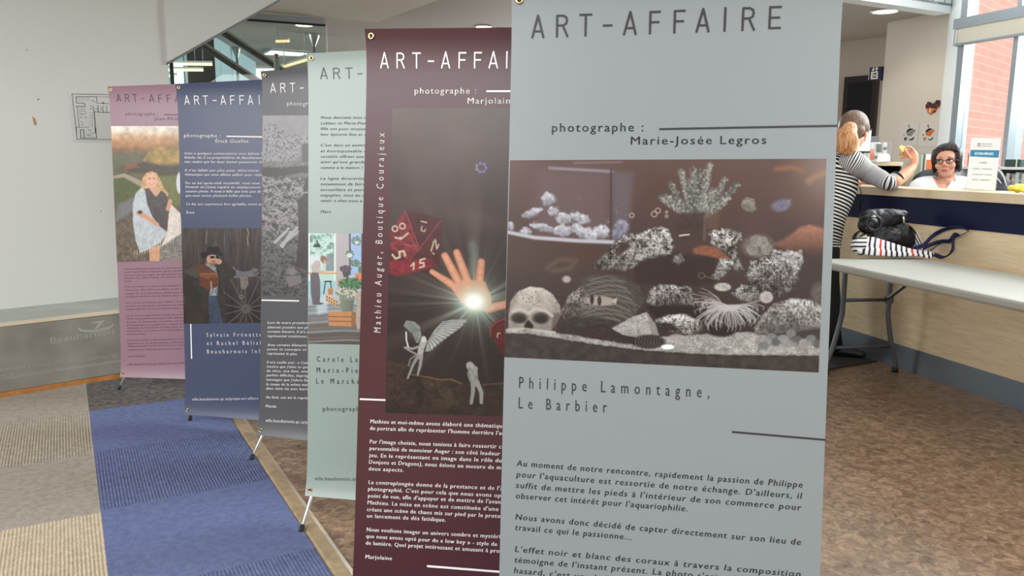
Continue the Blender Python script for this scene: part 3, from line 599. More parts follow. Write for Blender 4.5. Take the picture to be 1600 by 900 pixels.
def paint_hand():
    p = Paint(226, 500, 2.3); A = lambda x, y: (x / 4.5, 135 + y / 4.5); Bq = lambda x, y: (-5 + x / 4.735, 305 + y / 4.735)   # print starts at picture point (600, 165)
    p.grad([(0, (86, 72, 64)), (150, (74, 60, 55)), (300, (56, 46, 44)), (500, (44, 36, 34))], 0.14, 60)
    p.ell(95, 75, 40, 60, (98, 86, 84), 1, 0.25, 0.3, glow=True); p.ell(140, 175, 70, 14, (100, 82, 80), 1, 0.35, 0.2, glow=True)
    for k in range(14):
        a = k * 0.9; p.line([(152 + 7 * math.cos(a), 97 + 6 * math.sin(a)), (152 + 9 * math.cos(a + 1), 97 + 9 * math.sin(a + 1))], 0.9, [(140, 110, 190), (110, 110, 180), (176, 168, 130), (90, 100, 170)][k % 4], 1.2, 0.7)
    # star rays
    cx, cy = A(640, 775); dx, dy = p.X - cx, p.Y - cy; r = np.hypot(dx, dy); an = np.arctan2(dy, dx)
    ry = np.clip(vnoise((an + 4) * 7, an * 0 + 3.2, 2) * 0.6 + vnoise((an + 4) * 17, an * 0 + 8.2, 5) * 0.5 - 0.45, 0, 1) * 1.9
    p.C += (ry * np.exp(-r / 62) * np.clip(r / 25, 0, 1))[..., None] * np.array((120, 128, 112)); p.C += np.exp(-(r / 48) ** 2)[..., None] * np.array((46, 60, 54))
    p.line([A(620, 370), A(635, 450), A(620, 560)], 6, (118, 132, 126), 9, 0.5)
    # die
    p.poly([A(40, 300), A(150, 125), A(260, 150), A(400, 190), A(412, 250), A(385, 500), A(350, 540), A(100, 592), A(40, 570)], (82, 42, 42), 5, 0.9, tex=0.25, ts=9)
    p.poly([A(40, 290), A(150, 128), A(245, 390), A(175, 480), A(40, 400)], (128, 50, 58), 4, 0.75, tex=0.35, ts=7); p.poly([A(40, 480), A(175, 480), A(330, 470), A(370, 520), A(100, 592), A(40, 575)], (146, 44, 58), 5, 0.7, tex=0.35, ts=6)
    for a, b in (((150, 128), (250, 400)), ((45, 360), (240, 380)), ((250, 400), (180, 480)), ((250, 400), (400, 200)), ((60, 380), (160, 470)), ((100, 340), (235, 410)), ((180, 300), (230, 400))): p.line([A(*a), A(*b)], 0.7, (186, 92, 96), 1.0, 0.55)
    cr = (196, 186, 160)
    p.ring(*A(78, 258), 4.2, 1.1, cr); p.ring(*A(130, 240), 4.2, 1.1, cr); p.line([A(80, 320), A(120, 330), A(170, 290)], 1.3, cr); p.line([A(120, 330), A(115, 318)], 1.2, cr)
    p.line([A(60, 440), A(80, 468), A(112, 458), A(108, 420), A(140, 415), A(150, 448)], 1.5, cr); p.line([A(190, 520), A(212, 498), A(208, 545)], 1.2, cr); p.line([A(288, 468), A(256, 478), A(254, 500), A(280, 498), A(282, 522), A(252, 532)], 1.3, cr)
    p.line([A(262, 205), A(300, 215)], 1.0, (190, 180, 150)); p.line([A(268, 240), A(262, 270), A(285, 278), A(292, 262)], 1.0, (176, 164, 136)); p.line([A(352, 345), A(332, 415)], 1.0, cr); p.line([A(362, 335), A(372, 400), A(386, 368)], 1.0, cr); p.line([A(345, 430), A(352, 436)], 1.0, cr)
    # hand
    sk = (204, 150, 122); q = (182, 126, 98)
    for a, b, w, w1 in (((500, 665), (338, 560), 6.2, 3.6), ((535, 650), (428, 448), 6.6, 5.2), ((592, 640), (512, 426), 6.8, 5.2), ((668, 650), (684, 492), 6.6, 5.4), ((730, 820), (880, 782), 6.6, 6.0)):
        p.line([A(*a), A(*b)], w + 0.8, (140, 84, 62), 1.6, 0.9, w1 + 0.8); p.line([A(*a), A(*b)], w, (188, 132, 104), 2.2, 1, w1, 0.07, 6); p.line([A(*a), A(*b)], w * 0.5, (216, 166, 138), 4.5, 0.8, w1 * 0.5, 0.05, 6)
        for t in (0.42, 0.72): p.line([A(a[0] + (b[0] - a[0]) * t - 16, a[1] + (b[1] - a[1]) * t + 5), A(a[0] + (b[0] - a[0]) * t + 16, a[1] + (b[1] - a[1]) * t - 3)], 0.6, q, 1.2, 0.7)
    p.poly([A(478, 680), A(500, 640), A(560, 618), A(640, 622), A(712, 630), A(752, 735), A(760, 800), A(720, 840), A(620, 830), A(545, 780)], sk, 3, 1, tex=0.06)
    p.line([A(560, 700), A(640, 690), A(700, 720)], 0.7, q, 1.4, 0.5)
    p.ell(cx, cy, 27, 24, (196, 226, 206), 1, 0.85, glow=True); p.ell(cx - 1, cy - 1, 16, 13, (255, 255, 246), 1, 1.0, glow=True); p.ell(cx - 2, cy - 1, 10, 8, (255, 255, 250), 1, 1.0, glow=True)
    # rocky ground
    gr = [Bq(20, 440), Bq(110, 442), Bq(180, 452), Bq(222, 540), Bq(350, 560), Bq(450, 580), Bq(520, 574), Bq(600, 608), Bq(700, 622), Bq(800, 600), Bq(1060, 596), Bq(1060, 900), Bq(20, 900)]
    p.rock(gr, (40, 32, 28), (104, 84, 68), 22, 4, 0.38, 2.6, 3, 3, 0.65)
    p.line([Bq(225, 545), Bq(350, 565), Bq(450, 585), Bq(520, 580), Bq(600, 614)], 1.2, (128, 98, 72), 2, 0.7); p.line([Bq(760, 620), Bq(880, 612), Bq(1000, 610)], 1.4, (124, 96, 72), 2.4, 0.6)
    # winged figurine
    wg = (150, 152, 148)
    p.poly([Bq(328, 378), Bq(345, 300), Bq(400, 212), Bq(458, 152), Bq(530, 138), Bq(638, 138), Bq(604, 188), Bq(545, 232), Bq(480, 275), Bq(420, 322), Bq(365, 372)], wg, 1.6, 1, tex=0.16, ts=5)
    for k in range(11):
        t = k / 10; p.line([Bq(352 + 110 * t, 300 - 140 * t), Bq(372 + 250 * t, 368 - 205 * t)], 0.7, (98, 98, 94), 1, 0.7); p.line([Bq(362 + 120 * t, 300 - 130 * t), Bq(382 + 250 * t, 360 - 205 * t)], 0.6, (196, 198, 194), 1, 0.7)
    p.poly([Bq(262, 312), Bq(235, 244), Bq(168, 186), Bq(190, 144), Bq(250, 154), Bq(290, 190), Bq(302, 262), Bq(280, 312)], (128, 134, 130), 1.6, 1, tex=0.2, ts=5)
    for k in range(7): p.line([Bq(200 + 14 * k, 160 + 9 * k), Bq(184 + 12 * k, 200 + 17 * k)], 0.6, (88, 92, 88), 1, 0.7)
    p.line([Bq(318, 300), Bq(300, 350), Bq(290, 410)], 5.2, (158, 158, 152), 1.6, 1, 4.4, 0.2, 4); p.ell(*Bq(318, 284), 4, 5, (190, 188, 180), 0.4)
    p.line([Bq(275, 410), Bq(240, 470), Bq(200, 572)], 2.9, (134, 134, 128), 1.4, 1, 1.6); p.line([Bq(300, 415), Bq(292, 480), Bq(274, 545)], 2.9, (140, 140, 134), 1.4, 1, 1.6)
    p.line([Bq(290, 335), Bq(235, 355), Bq(188, 345)], 1.8, (146, 146, 140), 1.2); p.line([Bq(275, 400), Bq(215, 370), Bq(175, 345)], 1.5, (136, 136, 130), 1.2); p.line([Bq(188, 232), Bq(190, 290), Bq(204, 340)], 1.1, (214, 214, 206), 1); p.line([Bq(255, 405), Bq(220, 430), Bq(205, 480)], 1.2, (120, 120, 114), 1.2)
    # second figurine
    p.line([Bq(668, 490), Bq(690, 540), Bq(692, 610)], 6.4, (140, 140, 134), 1.8, 1, 6, 0.25, 4); p.ell(*Bq(660, 478), 6, 6, (158, 156, 148), 0.4, 1, 0, 0.2, 3); p.ell(*Bq(700, 505), 4, 5, (150, 148, 140), 0.4)
    p.line([Bq(684, 610), Bq(682, 680), Bq(670, 755)], 3.6, (140, 140, 134), 1.5, 1, 2.6); p.line([Bq(712, 600), Bq(745, 680), Bq(744, 752)], 3.8, (144, 144, 138), 1.5, 1, 2.8); p.line([Bq(660, 500), Bq(648, 540), Bq(664, 590)], 1.8, (130, 130, 124), 1.2)
    # red die half in the picture
    p.poly([Bq(810, 210), Bq(850, 152), Bq(960, 120), Bq(1060, 200), Bq(1060, 420), Bq(900, 400), Bq(825, 270)], (96, 34, 32), 4, 0.85, tex=0.2); p.line([Bq(812, 262), Bq(815, 200), Bq(855, 158), Bq(920, 132)], 0.9, (170, 84, 72), 1.4, 0.7); p.line([Bq(862, 270), Bq(866, 240), Bq(884, 240)], 0.9, (190, 172, 140), 1.2)
    return p

def paint_field():
    p = Paint(640, 905, 0.55)
    p.grad([(0, (226, 222, 212)), (45, (222, 206, 186)), (80, (194, 160, 124)), (130, (168, 122, 80)), (165, (124, 98, 68)), (230, (96, 88, 66)), (330, (92, 88, 62)), (420, (100, 98, 66)), (560, (104, 92, 74)), (905, (112, 100, 86))], 0.2, 30)
    s_ = p.fbm(40, 4, 3, 3.0, 0.5); band = np.exp(-((p.Y - 120) / 40) ** 2) * np.clip((s_ - 0.45) * 4, 0, 1); p.C += band[..., None] * (np.array((190, 128, 78)) - p.C) * 0.45
    p.poly([(230, 230), (260, 165), (330, 140), (470, 150), (640, 140), (640, 250), (430, 260), (330, 262)], (170, 140, 62), 16, 0.8, rough=14, tex=0.35, ts=26); p.poly([(90, 270), (220, 245), (400, 275), (640, 255), (640, 320), (330, 330), (130, 312)], (66, 54, 38), 14, 0.8, rough=8, tex=0.3)
    p.poly([(95, 262), (180, 250), (200, 280), (110, 292)], (176, 88, 44), 14, 0.6); p.poly([(30, 190), (220, 200), (180, 250), (30, 280)], (98, 104, 82), 20, 0.6)
    p.poly([(30, 330), (150, 345), (240, 420), (120, 500), (30, 520)], (78, 92, 46), 16, 0.7, tex=0.2); p.poly([(320, 340), (640, 330), (640, 560), (400, 520)], (116, 122, 62), 20, 0.7, tex=0.2)
    p.line([(20, 345), (100, 330), (170, 365), (240, 400)], 9, (176, 160, 142), 8, 0.8, 20); p.poly([(160, 460), (240, 440), (330, 905), (40, 905), (40, 560)], (108, 96, 82), 30, 0.8, tex=0.35, ts=18); p.poly([(330, 700), (640, 640), (640, 905), (330, 905)], (140, 136, 130), 22, 0.8, tex=0.35, ts=12)
    p.poly([(60, 520), (170, 470), (170, 560), (40, 640)], (126, 128, 134), 20, 0.7)
    h = (196, 160, 112)
    p.poly([(213, 405), (220, 350), (245, 315), (280, 304), (315, 316), (335, 355), (360, 410), (392, 450), (384, 470), (350, 430), (240, 450), (222, 420)], h, 5, 1, tex=0.25, ts=10)
    p.poly([(255, 400), (318, 400), (345, 440), (310, 470), (260, 440)], (206, 162, 134), 6); p.ell(281, 365, 37, 46, (222, 172, 144), 0.2)
    p.line([(262, 352), (274, 350)], 2.4, (90, 60, 44)); p.line([(290, 350), (302, 353)], 2.4, (90, 60, 44)); p.line([(262, 376), (280, 384), (300, 377)], 3, (236, 226, 220)); p.line([(262, 377), (280, 390), (300, 378)], 1.8, (170, 90, 84))
    p.poly([(228, 420), (262, 415), (310, 476), (340, 432), (372, 452), (392, 500), (384, 600), (382, 694), (330, 660), (260, 560)], (84, 76, 76), 5, 1, tex=0.22, ts=9)
    p.poly([(216, 408), (176, 448), (157, 520), (158, 640), (176, 760), (206, 838), (262, 815), (340, 770), (382, 704), (330, 660), (285, 600), (250, 510), (238, 430)], (188, 194, 198), 5, 1, tex=0.12, ts=16); p.poly([(404, 515), (468, 578), (476, 640), (474, 712), (430, 740), (345, 795), (384, 690), (392, 590)], (220, 212, 200), 5, 1, tex=0.12, ts=14)
    p.line([(195, 575), (250, 605), (318, 652)], 17, (206, 156, 128), 5, 1, 12); p.line([(402, 500), (388, 550)], 14, (204, 156, 128), 5); p.ell(205, 572, 14, 12, (70, 60, 62), 0.4)
    p.poly([(264, 812), (336, 785), (332, 905), (268, 905)], (206, 158, 126), 6, 1, tex=0.1)
    for k in range(16): p.line([(170 + k * 17, 822 - max(0, k - 3) * 7), (166 + k * 17, 850 - max(0, k - 3) * 7)], 2, (226, 214, 196), 2, 0.8)
    p.ell(462, 380, 20, 70, (216, 216, 214), 0.3)
    return p

def paint_cowboy():
    p = Paint(960, 905, 0.5)
    p.grad([(0, (76, 66, 62)), (450, (66, 58, 56)), (905, (46, 42, 42))], 0.1, 60)
    f = p.fbm(26, 5, 6, 1.0, 9.0); p.C *= (0.55 + 0.95 * f)[..., None]
    g = np.clip((p.fbm(13, 3, 9, 0.8, 8.0) - 0.62) * 5, 0, 1) * np.clip(1 - p.Y / 420, 0, 1); p.C += g[..., None] * (np.array((150, 140, 110)) - p.C) * 0.7
    for x in (130, 195, 390, 440, 530, 640, 720, 830): p.line([(x, 0), (x + 4, 860)], 3, (36, 32, 32), 3, 0.7)
    p.line([(400, 40), (405, 330)], 13, (72, 74, 84), 10, 0.6); p.line([(575, 40), (590, 80), (578, 120), (582, 180)], 5, (170, 150, 110), 5, 0.8); p.line([(220, 60), (216, 170)], 5, (150, 136, 96), 6, 0.7)
    # wheel and saddle
    cx, cy = 565, 745
    for k in range(14):
        a = 2 * PI * k / 14 + 0.2; p.line([(cx, cy), (cx + 330 * math.cos(a), cy + 330 * math.sin(a))], 4, (112, 106, 104), 3, 0.85)
    p.ring(cx, cy, 300, 8, (92, 86, 84), 0.8); p.ell(cx, cy, 42, 40, (100, 94, 92), 0.2); p.ell(cx, cy, 24, 22, (50, 46, 46), 0.3); p.ring(cx, cy, 15, 4, (124, 118, 114))
    p.poly([(435, 400), (455, 370), (475, 400), (540, 420), (600, 410), (640, 376), (650, 392), (680, 400), (682, 430), (640, 462), (560, 470), (470, 476), (436, 450)], (112, 110, 116), 6, 1, tex=0.25, ts=18); p.poly([(510, 460), (580, 460), (588, 530), (560, 578), (520, 570)], (126, 120, 112), 6, 1, tex=0.15); p.line([(640, 440), (690, 400)], 7, (84, 80, 80), 5); p.line([(525, 570), (522, 660)], 6, (96, 92, 90), 4); p.ring(524, 640, 16, 4, (128, 122, 116))
    # man
    ct = (58, 53, 48)
    p.poly([(18, 412), (110, 372), (210, 352), (300, 372), (350, 420), (352, 540), (372, 640), (390, 870), (300, 870), (240, 650), (235, 870), (30, 870), (60, 640), (20, 560)], ct, 6, 1, tex=0.25, ts=40); p.poly([(20, 412), (108, 374), (150, 420), (140, 480), (60, 440)], (84, 82, 76), 8, 0.8)
    p.line([(345, 345), (440, 430), (330, 520)], 40, ct, 8, 1, 34, 0.2, 30); p.line([(60, 500), (50, 590), (130, 620)], 40, (48, 44, 42), 10, 0.8)
    p.poly([(205, 345), (250, 335), (300, 380), (322, 480), (312, 632), (240, 632), (262, 480)], (132, 140, 144), 5, 1, tex=0.5, ts=9)
    p.poly([(232, 640), (300, 632), (330, 720), (362, 872), (244, 872)], (66, 76, 96), 5, 1, tex=0.25, ts=20)
    p.ell(266, 312, 47, 52, (196, 150, 126), 0.15); p.poly([(228, 340), (300, 340), (290, 368), (250, 362)], (120, 90, 76), 8, 0.7)
    p.ell(270, 292, 22, 12, (34, 28, 28), 0.3); p.ell(312, 292, 14, 11, (34, 28, 28), 0.3); p.line([(262, 328), (298, 326)], 3, (86, 60, 52)); p.line([(270, 338), (292, 337)], 2, (150, 84, 78)); p.line([(282, 296), (290, 318)], 3, (174, 128, 108), 3, 0.8)
    p.poly([(160, 262), (182, 246), (215, 250), (262, 262), (310, 262), (345, 248), (366, 262), (352, 280), (318, 276), (270, 268), (224, 278), (204, 300), (176, 292)], (24, 21, 21), 4); p.poly([(214, 254), (222, 218), (240, 198), (262, 196), (282, 202), (304, 196), (328, 206), (338, 232), (344, 256), (280, 268)], (30, 27, 27), 5, shade=(0.6, 0.6, -0.5)); p.line([(216, 250), (275, 262), (342, 252)], 4, (60, 52, 48), 4, 0.7)
    p.ell(326, 330, 27, 24, (204, 156, 134), 0.25); p.line([(316, 318), (312, 346)], 4, (168, 120, 100), 3, 0.7); p.line([(328, 312), (326, 340)], 3, (168, 120, 100), 3, 0.7)
    p.poly([(112, 368), (200, 350), (300, 425), (300, 440), (150, 430)], (98, 62, 48), 5, 1, tex=0.2); p.poly([(148, 432), (190, 420), (300, 430), (324, 462), (316, 548), (238, 578), (165, 545)], (108, 62, 44), 5, 1, tex=0.3, ts=14); p.poly([(146, 434), (300, 428), (324, 462), (250, 502), (180, 478)], (126, 78, 56), 7, 1, tex=0.25, ts=16, shade=(0, 1, -0.5)); p.line([(155, 470), (250, 508), (320, 474)], 3, (84, 40, 26), 3, 0.8); p.line([(258, 505), (262, 585)], 6, (170, 160, 150), 3, 0.9)
    return p

def paint_rubble():
    p = Paint(520, 905, 0.75)
    p.grad([(0, (152, 150, 154)), (200, (142, 140, 144)), (240, (118, 114, 114)), (420, (104, 100, 100)), (905, (70, 66, 66))], 0.05, 30)
    for i, (x, y, a, b) in enumerate([(55, 130, 70, 78), (150, 160, 52, 62), (20, 190, 50, 50), (95, 215, 60, 26), (280, 150, 90, 70), (420, 160, 80, 80)]):
        sl, m, d = p.region([(x + a * math.cos(t * 0.4), y + b * math.sin(t * 0.4)) for t in range(16)], 14, 16, 16, i); f = np.clip((p.fbm(9, 4, i + 2, ridge=True, sl=sl) - 0.45) * 4, 0, 1); p.put(sl, m * 0.85, np.array((96, 94, 96.0)) + f[..., None] * 66)
    p.poly([(200, 150), (240, 145), (240, 235), (200, 235)], (88, 85, 86), 6, 0.9)
    p.rock([(0, 238), (520, 238), (520, 262), (0, 262)], (96, 92, 92), (160, 158, 158), 12, 3); p.poly([(0, 256), (110, 262), (230, 250), (520, 256), (520, 290), (180, 285), (100, 312), (0, 300)], (66, 60, 60), 7, 0.9, rough=4)
    sl, m, d = p.region([(0, 300), (100, 312), (520, 290), (520, 905), (0, 905)], 8, 5); f = p.fbm(17, 5, 4, 1.3, 0.7, 0.4, True, sl) * 0.55 + p.fbm(9, 4, 8, 1.7, 0.5, -0.6, True, sl) * 0.45
    k = np.clip((f - 0.45) * 3.4, 0, 1) * np.interp(p.Y[sl], [300, 520, 640, 905], [1.0, 0.95, 0.55, 0.4]); p.put(sl, m, np.array((58, 54, 54.0)) + k[..., None] * 104)
    R = random.Random(6)
    for i in range(330):
        x, y = R.uniform(-10, 500), R.uniform(300, 880); a = R.uniform(-1.2, 1.2); L = R.uniform(8, 30); c = R.uniform(70, 184) * (1 if y < 560 else 0.72); p.line([(x, y), (x + L * math.cos(a), y + L * math.sin(a))], R.uniform(1, 4.5), (c, c - 2, c - 2), 2, 0.85, 1)
    for a, b in (((75, 610), (140, 545)), ((105, 625), (180, 540)), ((130, 600), (185, 560)), ((110, 630), (150, 560))): p.line([a, b], 8, (176, 174, 172), 3, 0.95, 5)
    p.poly([(180, 410), (205, 395), (215, 310), (240, 295), (520, 300), (520, 760), (172, 730), (186, 560)], (66, 56, 55), 6, 0.95, tex=0.15, ts=24); p.line([(205, 380), (235, 375)], 4, (150, 146, 144), 3)
    p.poly([(122, 772), (190, 765), (202, 800), (140, 822)], (122, 118, 116), 3); p.ell(152, 748, 24, 16, (128, 124, 122), 0.3, 1, 0, 0.3, 6)
    return p

def paint_shop():
    p = Paint(660, 905, 0.85)
    p.grad([(0, (178, 186, 186)), (480, (176, 190, 194)), (560, (148, 164, 172)), (700, (110, 106, 104)), (905, (74, 62, 54))], 0.04, 30)
    p.poly([(0, 0), (218, 0), (218, 385), (0, 385)], (176, 206, 198), 3); sl, m, d = p.region([(18, 25), (208, 25), (208, 330), (18, 330)], 3); f = np.clip((p.fbm(26, 5, 3, sl=sl) - 0.42) * 4, 0, 1) * np.interp(p.Y[sl], [25, 140, 330], [1, 0.8, 0.35]); p.put(sl, m, np.array((182, 212, 204.0)) + f[..., None] * (np.array((84, 122, 104)) - np.array((182, 212, 204.0))))
    p.poly([(145, 180), (205, 180), (205, 310), (145, 310)], (120, 124, 128), 5, 0.8); p.poly([(20, 180), (140, 175), (140, 330), (20, 330)], (206, 214, 214), 12, 0.7)
    for x in (16, 210): p.line([(x, 22), (x, 385)], 4, (226, 234, 232), 2)
    p.line([(0, 318), (215, 318)], 5, (216, 220, 218), 3); p.poly([(222, 20), (322, 20), (318, 480), (222, 480)], (170, 166, 166), 3); p.poly([(318, 20), (332, 20), (332, 340), (318, 340)], (66, 72, 84), 2); p.poly([(334, 20), (412, 20), (412, 340), (334, 340)], (150, 178, 214), 3, 1, tex=0.08); p.poly([(412, 20), (432, 20), (432, 400), (412, 400)], (52, 54, 64), 2)
    for i, (x, y, a, b) in enumerate([(375, 80, 40, 34), (325, 180, 30, 30), (365, 250, 44, 26)]):
        for k in range(26): an = k * 2.4; rr = (k / 26) ** 0.5; p.ell(x + a * rr * math.cos(an), y + b * rr * math.sin(an), 8, 6, [(72, 104, 82), (108, 140, 108), (52, 80, 66)][k % 3], 0.5, 0.85, an)
    p.ell(322, 190, 22, 18, (206, 206, 200), 0.2); p.ell(378, 92, 18, 12, (196, 200, 200), 0.3)
    p.line([(76, 80), (76, 96)], 6, (22, 22, 24)); p.poly([(44, 124), (56, 106), (92, 100), (104, 124), (96, 128), (52, 128)], (22, 22, 24), 3)
    p.poly([(0, 318), (240, 318), (240, 332), (0, 334)], (196, 160, 112), 3); p.poly([(0, 385), (225, 385), (225, 500), (0, 500)], (150, 194, 196), 4, 0.9); p.line([(140, 388), (126, 482)], 4, (34, 40, 44)); p.line([(176, 388), (190, 470)], 4, (34, 40, 44)); p.line([(136, 388), (184, 388)], 5, (34, 40, 44))
    for k in range(14):
        y = 560 + k * 24; p.line([(0, y), (160 + 12 * k, y - 16), (420, y - 10), (660, y - 4)], 5, [(176, 190, 196), (86, 74, 66), (120, 112, 106)][k % 3], 12, 0.6)
    p.poly([(60, 500), (160, 500), (150, 620), (80, 640)], (190, 208, 214), 26, 0.7)
    # shopkeeper
    p.poly([(24, 340), (36, 320), (84, 318), (98, 380), (100, 480), (96, 550), (62, 548), (40, 548), (28, 480)], (92, 86, 92), 4, 1, tex=0.1); p.poly([(36, 318), (34, 268), (60, 234), (92, 228), (104, 256), (90, 322)], (176, 166, 164), 4, 1, tex=0.06); p.line([(52, 270), (70, 312), (132, 312)], 9, (186, 166, 156), 4, 1, 7); p.ell(128, 314, 12, 8, (204, 168, 146), 0.3)
    p.ell(126, 222, 24, 32, (132, 100, 74), 0.25, 1, -0.4); p.ell(135, 240, 13, 16, (196, 158, 134), 0.4, 0.8); p.ell(80, 556, 44, 10, (96, 82, 74), 0.3)
    # crates and plants
    oc = (196, 128, 76)
    for x0, y0, x1, y1 in ((160, 440, 196, 492), (236, 372, 300, 430), (366, 326, 432, 400)):
        p.poly([(x0, y0), (x1, y0 - 4), (x1, y1), (x0, y1)], oc, 3); [p.line([(x0, y0 + (y1 - y0) * t), (x1, y0 + (y1 - y0) * t - 3)], 2, (110, 66, 40), 2) for t in (0.35, 0.7)]
    for k in range(5): p.poly([(142 + k * 18, 486 + k * 10), (160 + k * 18, 492 + k * 10), (160 + k * 18, 545 + k * 10), (142 + k * 18, 535 + k * 10)], (214, 166, 112), 3); p.ell(151 + k * 18, 505 + k * 10, 5, 7, (70, 50, 36), 0.3); p.ell(151 + k * 18, 528 + k * 10, 5, 7, (70, 50, 36), 0.3)
    p.poly([(266, 310), (326, 310), (314, 356), (278, 356)], (62, 60, 66), 3)
    for k in range(60): an = k * 2.4; rr = (k / 60) ** 0.5; p.ell(292 + 44 * rr * math.cos(an), 292 + 24 * rr * math.sin(an), 6, 6, [(84, 56, 78), (58, 40, 58), (112, 82, 104)][k % 3], 0.5, 0.9)
    for k in range(90): an = k * 2.4; rr = (k / 90) ** 0.5; p.ell(330 + 84 * rr * math.cos(an), 410 + 46 * rr * math.sin(an), 13, 8, [(58, 112, 66), (84, 140, 84), (36, 74, 48)][k % 3], 0.5, 0.9, an)
    p.ell(406, 300, 18, 30, (86, 112, 66), 0.3); p.poly([(386, 326), (432, 322), (432, 360), (392, 362)], (216, 122, 62), 3)
    p.poly([(246, 500), (362, 500), (346, 618), (264, 618)], (112, 118, 102), 4, 1, shade=(1, 0, -0.3)); p.poly([(244, 498), (366, 498), (362, 528), (250, 528)], (126, 132, 114), 3)
    for k in range(90): an = k * 2.4; rr = (k / 90) ** 0.5; p.ell(300 + 80 * rr * math.cos(an), 470 + 34 * rr * math.sin(an), 11, 6, [(176, 176, 160), (96, 104, 84), (140, 146, 124), (204, 204, 190)][k % 4], 0.5, 0.9, an)
    p.poly([(362, 500), (412, 450), (432, 430), (660, 430), (660, 750), (380, 752), (362, 660), (380, 580)], (170, 158, 142), 6, 1, tex=0.12)
    p.poly([(160, 622), (340, 614), (372, 622), (368, 724), (336, 730), (164, 724)], (186, 132, 82), 3, 1, tex=0.08); [p.line([(162, y), (338, y + 2)], 2.6, (92, 56, 34), 2) for y in (655, 690)]; p.poly([(338, 616), (372, 622), (368, 724), (336, 730)], (134, 92, 58), 3, 0.8)
    return p

# ================================================================== banners
BW, BH = 0.6624, 1.4904
POSE = {'pink': [0.2046, 4.54548, 0.08279, -0.6803, 0.07178, 0.02474], 'blue': [0.42837, 3.83864, 0.05293, -0.78482, 0.07476, 0.024],
        'dark': [0.64406, 3.27735, 0.0864, -0.86163, 0.12122, 0.03203], 'mint': [0.65997, 2.59252, 0.08244, -0.73698, 0.11713, 0.02261],
        'maroon': [0.71095, 2.23902, 0.08569, -0.87306, 0.0287, -0.03945], 'front': [0.75099, 1.38412, 0.08244, -0.69167, 0.11674, 0.00556]}
CORN = {'pink': [(171, 136), (190.8, 588)], 'blue': [(277.2, 132), (291, 645.5)], 'dark': [(411, 112.7), (405.5, 678)], 'mint': [(482.3, 85), (480.5, 772)],
        'maroon': [(575.2, 47), (551, 945)], 'front': [(801.2, -9), (776, 1078)]}
FOOT = {'pink': (185, 611), 'blue': (297, 659), 'dark': (392, 721), 'mint': (470, 834), 'maroon': (528, 990), 'front': (735, 1190)}
class Banner:
    def __init__(s, key):
        x, y, z, yw, tl, rl = POSE[key]; s.key = key; s.k = {'maroon': 0.853}.get(key, 1.0); s.W, s.H = BW * s.k, BH * s.k
        x, y, z = x * s.k, y * s.k, EYE.z + (z - EYE.z) * s.k
        dr = Vector((math.cos(yw), math.sin(yw), 0)); n = Vector((-math.sin(yw), math.cos(yw), 0)); up = Vector((0, 0, 1))
        u2 = up * math.cos(tl) + n * math.sin(tl); s.a = dr * math.cos(rl) + u2 * math.sin(rl); s.c = u2 * math.cos(rl) - dr * math.sin(rl)
        s.o = Vector((x, y, z)); s.n = s.a.cross(s.c).normalized()          # away from the viewer is -n when n.y < 0
        if s.n.dot(s.o - EYE) > 0: s.n = -s.n                               # n points to the side the print is on
        s.tl = s.uv(*CORN[key][0]); s.bl = s.uv(*CORN[key][1])
        
        if key == 'front': s.tl = (s.tl[0], 0.0); s.bl = (s.bl[0], BH)
        s.tr = (s.tl[0] + s.W, s.tl[1]); s.br = (s.bl[0] + s.W, s.bl[1])
        if key == 'front': s.tr = (s.uv(1315.4, 0)[0], 0.0); s.br = (s.uv(1285, 900)[0] - 0.004, BH)
    def uv(s, px, py):
        r = ray(px, py); t = (s.o - EYE).dot(s.n) / r.dot(s.n); p = EYE + r * t - s.o
        return (p.dot(s.a), s.H - p.dot(s.c))
    def curl(s, u, v):
        e = 0.016 * math.exp(-max(v - s.tl[1], 0) / 0.05) + 0.020 * math.exp(-max(s.bl[1] - v, 0) / 0.055)
        return e
    def at(s, u, v, lift=0.0):
        return s.o + s.a * u + s.c * (s.H - v) + s.n * (s.curl(u, v) + lift)
    def surf(s, lift=0.0007):
        return lambda u, v_: s.at(u, -v_, lift)          # text works with y up: v = -y
    def text(s, mb, t, a, b, cap, shear=0.0, bold=0.0, track=1.0, lift=0.0009):
        ua, ub = s.uv(*a), s.uv(*b); dv = abs(s.uv(a[0], a[1] + 5)[1] - ua[1]) / 5
        text_to(mb, t, s.surf(lift), (ua[0], -ua[1]), (ub[0], -ub[1]), cap * dv, shear, bold, track)
    def vtext(s, mb, t, a, b, cap, **k):
        ua, ub = s.uv(*a), s.uv(*b); du = abs(s.uv(a[0] + 5, a[1])[0] - ua[0]) / 5
        text_to(mb, t, s.surf(0.0009), (ua[0], -ua[1]), (ub[0], -ub[1]), cap * du, **k)
    def rule(s, mb, a, b, th, n=10, lift=0.0009):
        ua, ub = s.uv(*a), s.uv(*b); d = np.array(ub) - np.array(ua); L = np.linalg.norm(d); nn = np.array([-d[1], d[0]]) / L
        h = th * abs(s.uv(a[0], a[1] + 5)[1] - ua[1]) / 10; vs, fs = [], []
        for i in range(n + 1):
            q = np.array(ua) + d * i / n
            for sg in (-1, 1): w = q + nn * h * sg; vs.append(s.at(w[0], w[1], lift))
        for i in range(n): fs.append((2 * i, 2 * i + 1, 2 * i + 3, 2 * i + 2))
        mb.add(vs, fs)
def vinyl(name, col, rough=0.33, spec=0.45):
    m = mat(name, col, rough, 0, spec, noise=None, bump=(9, 0.05)); return m
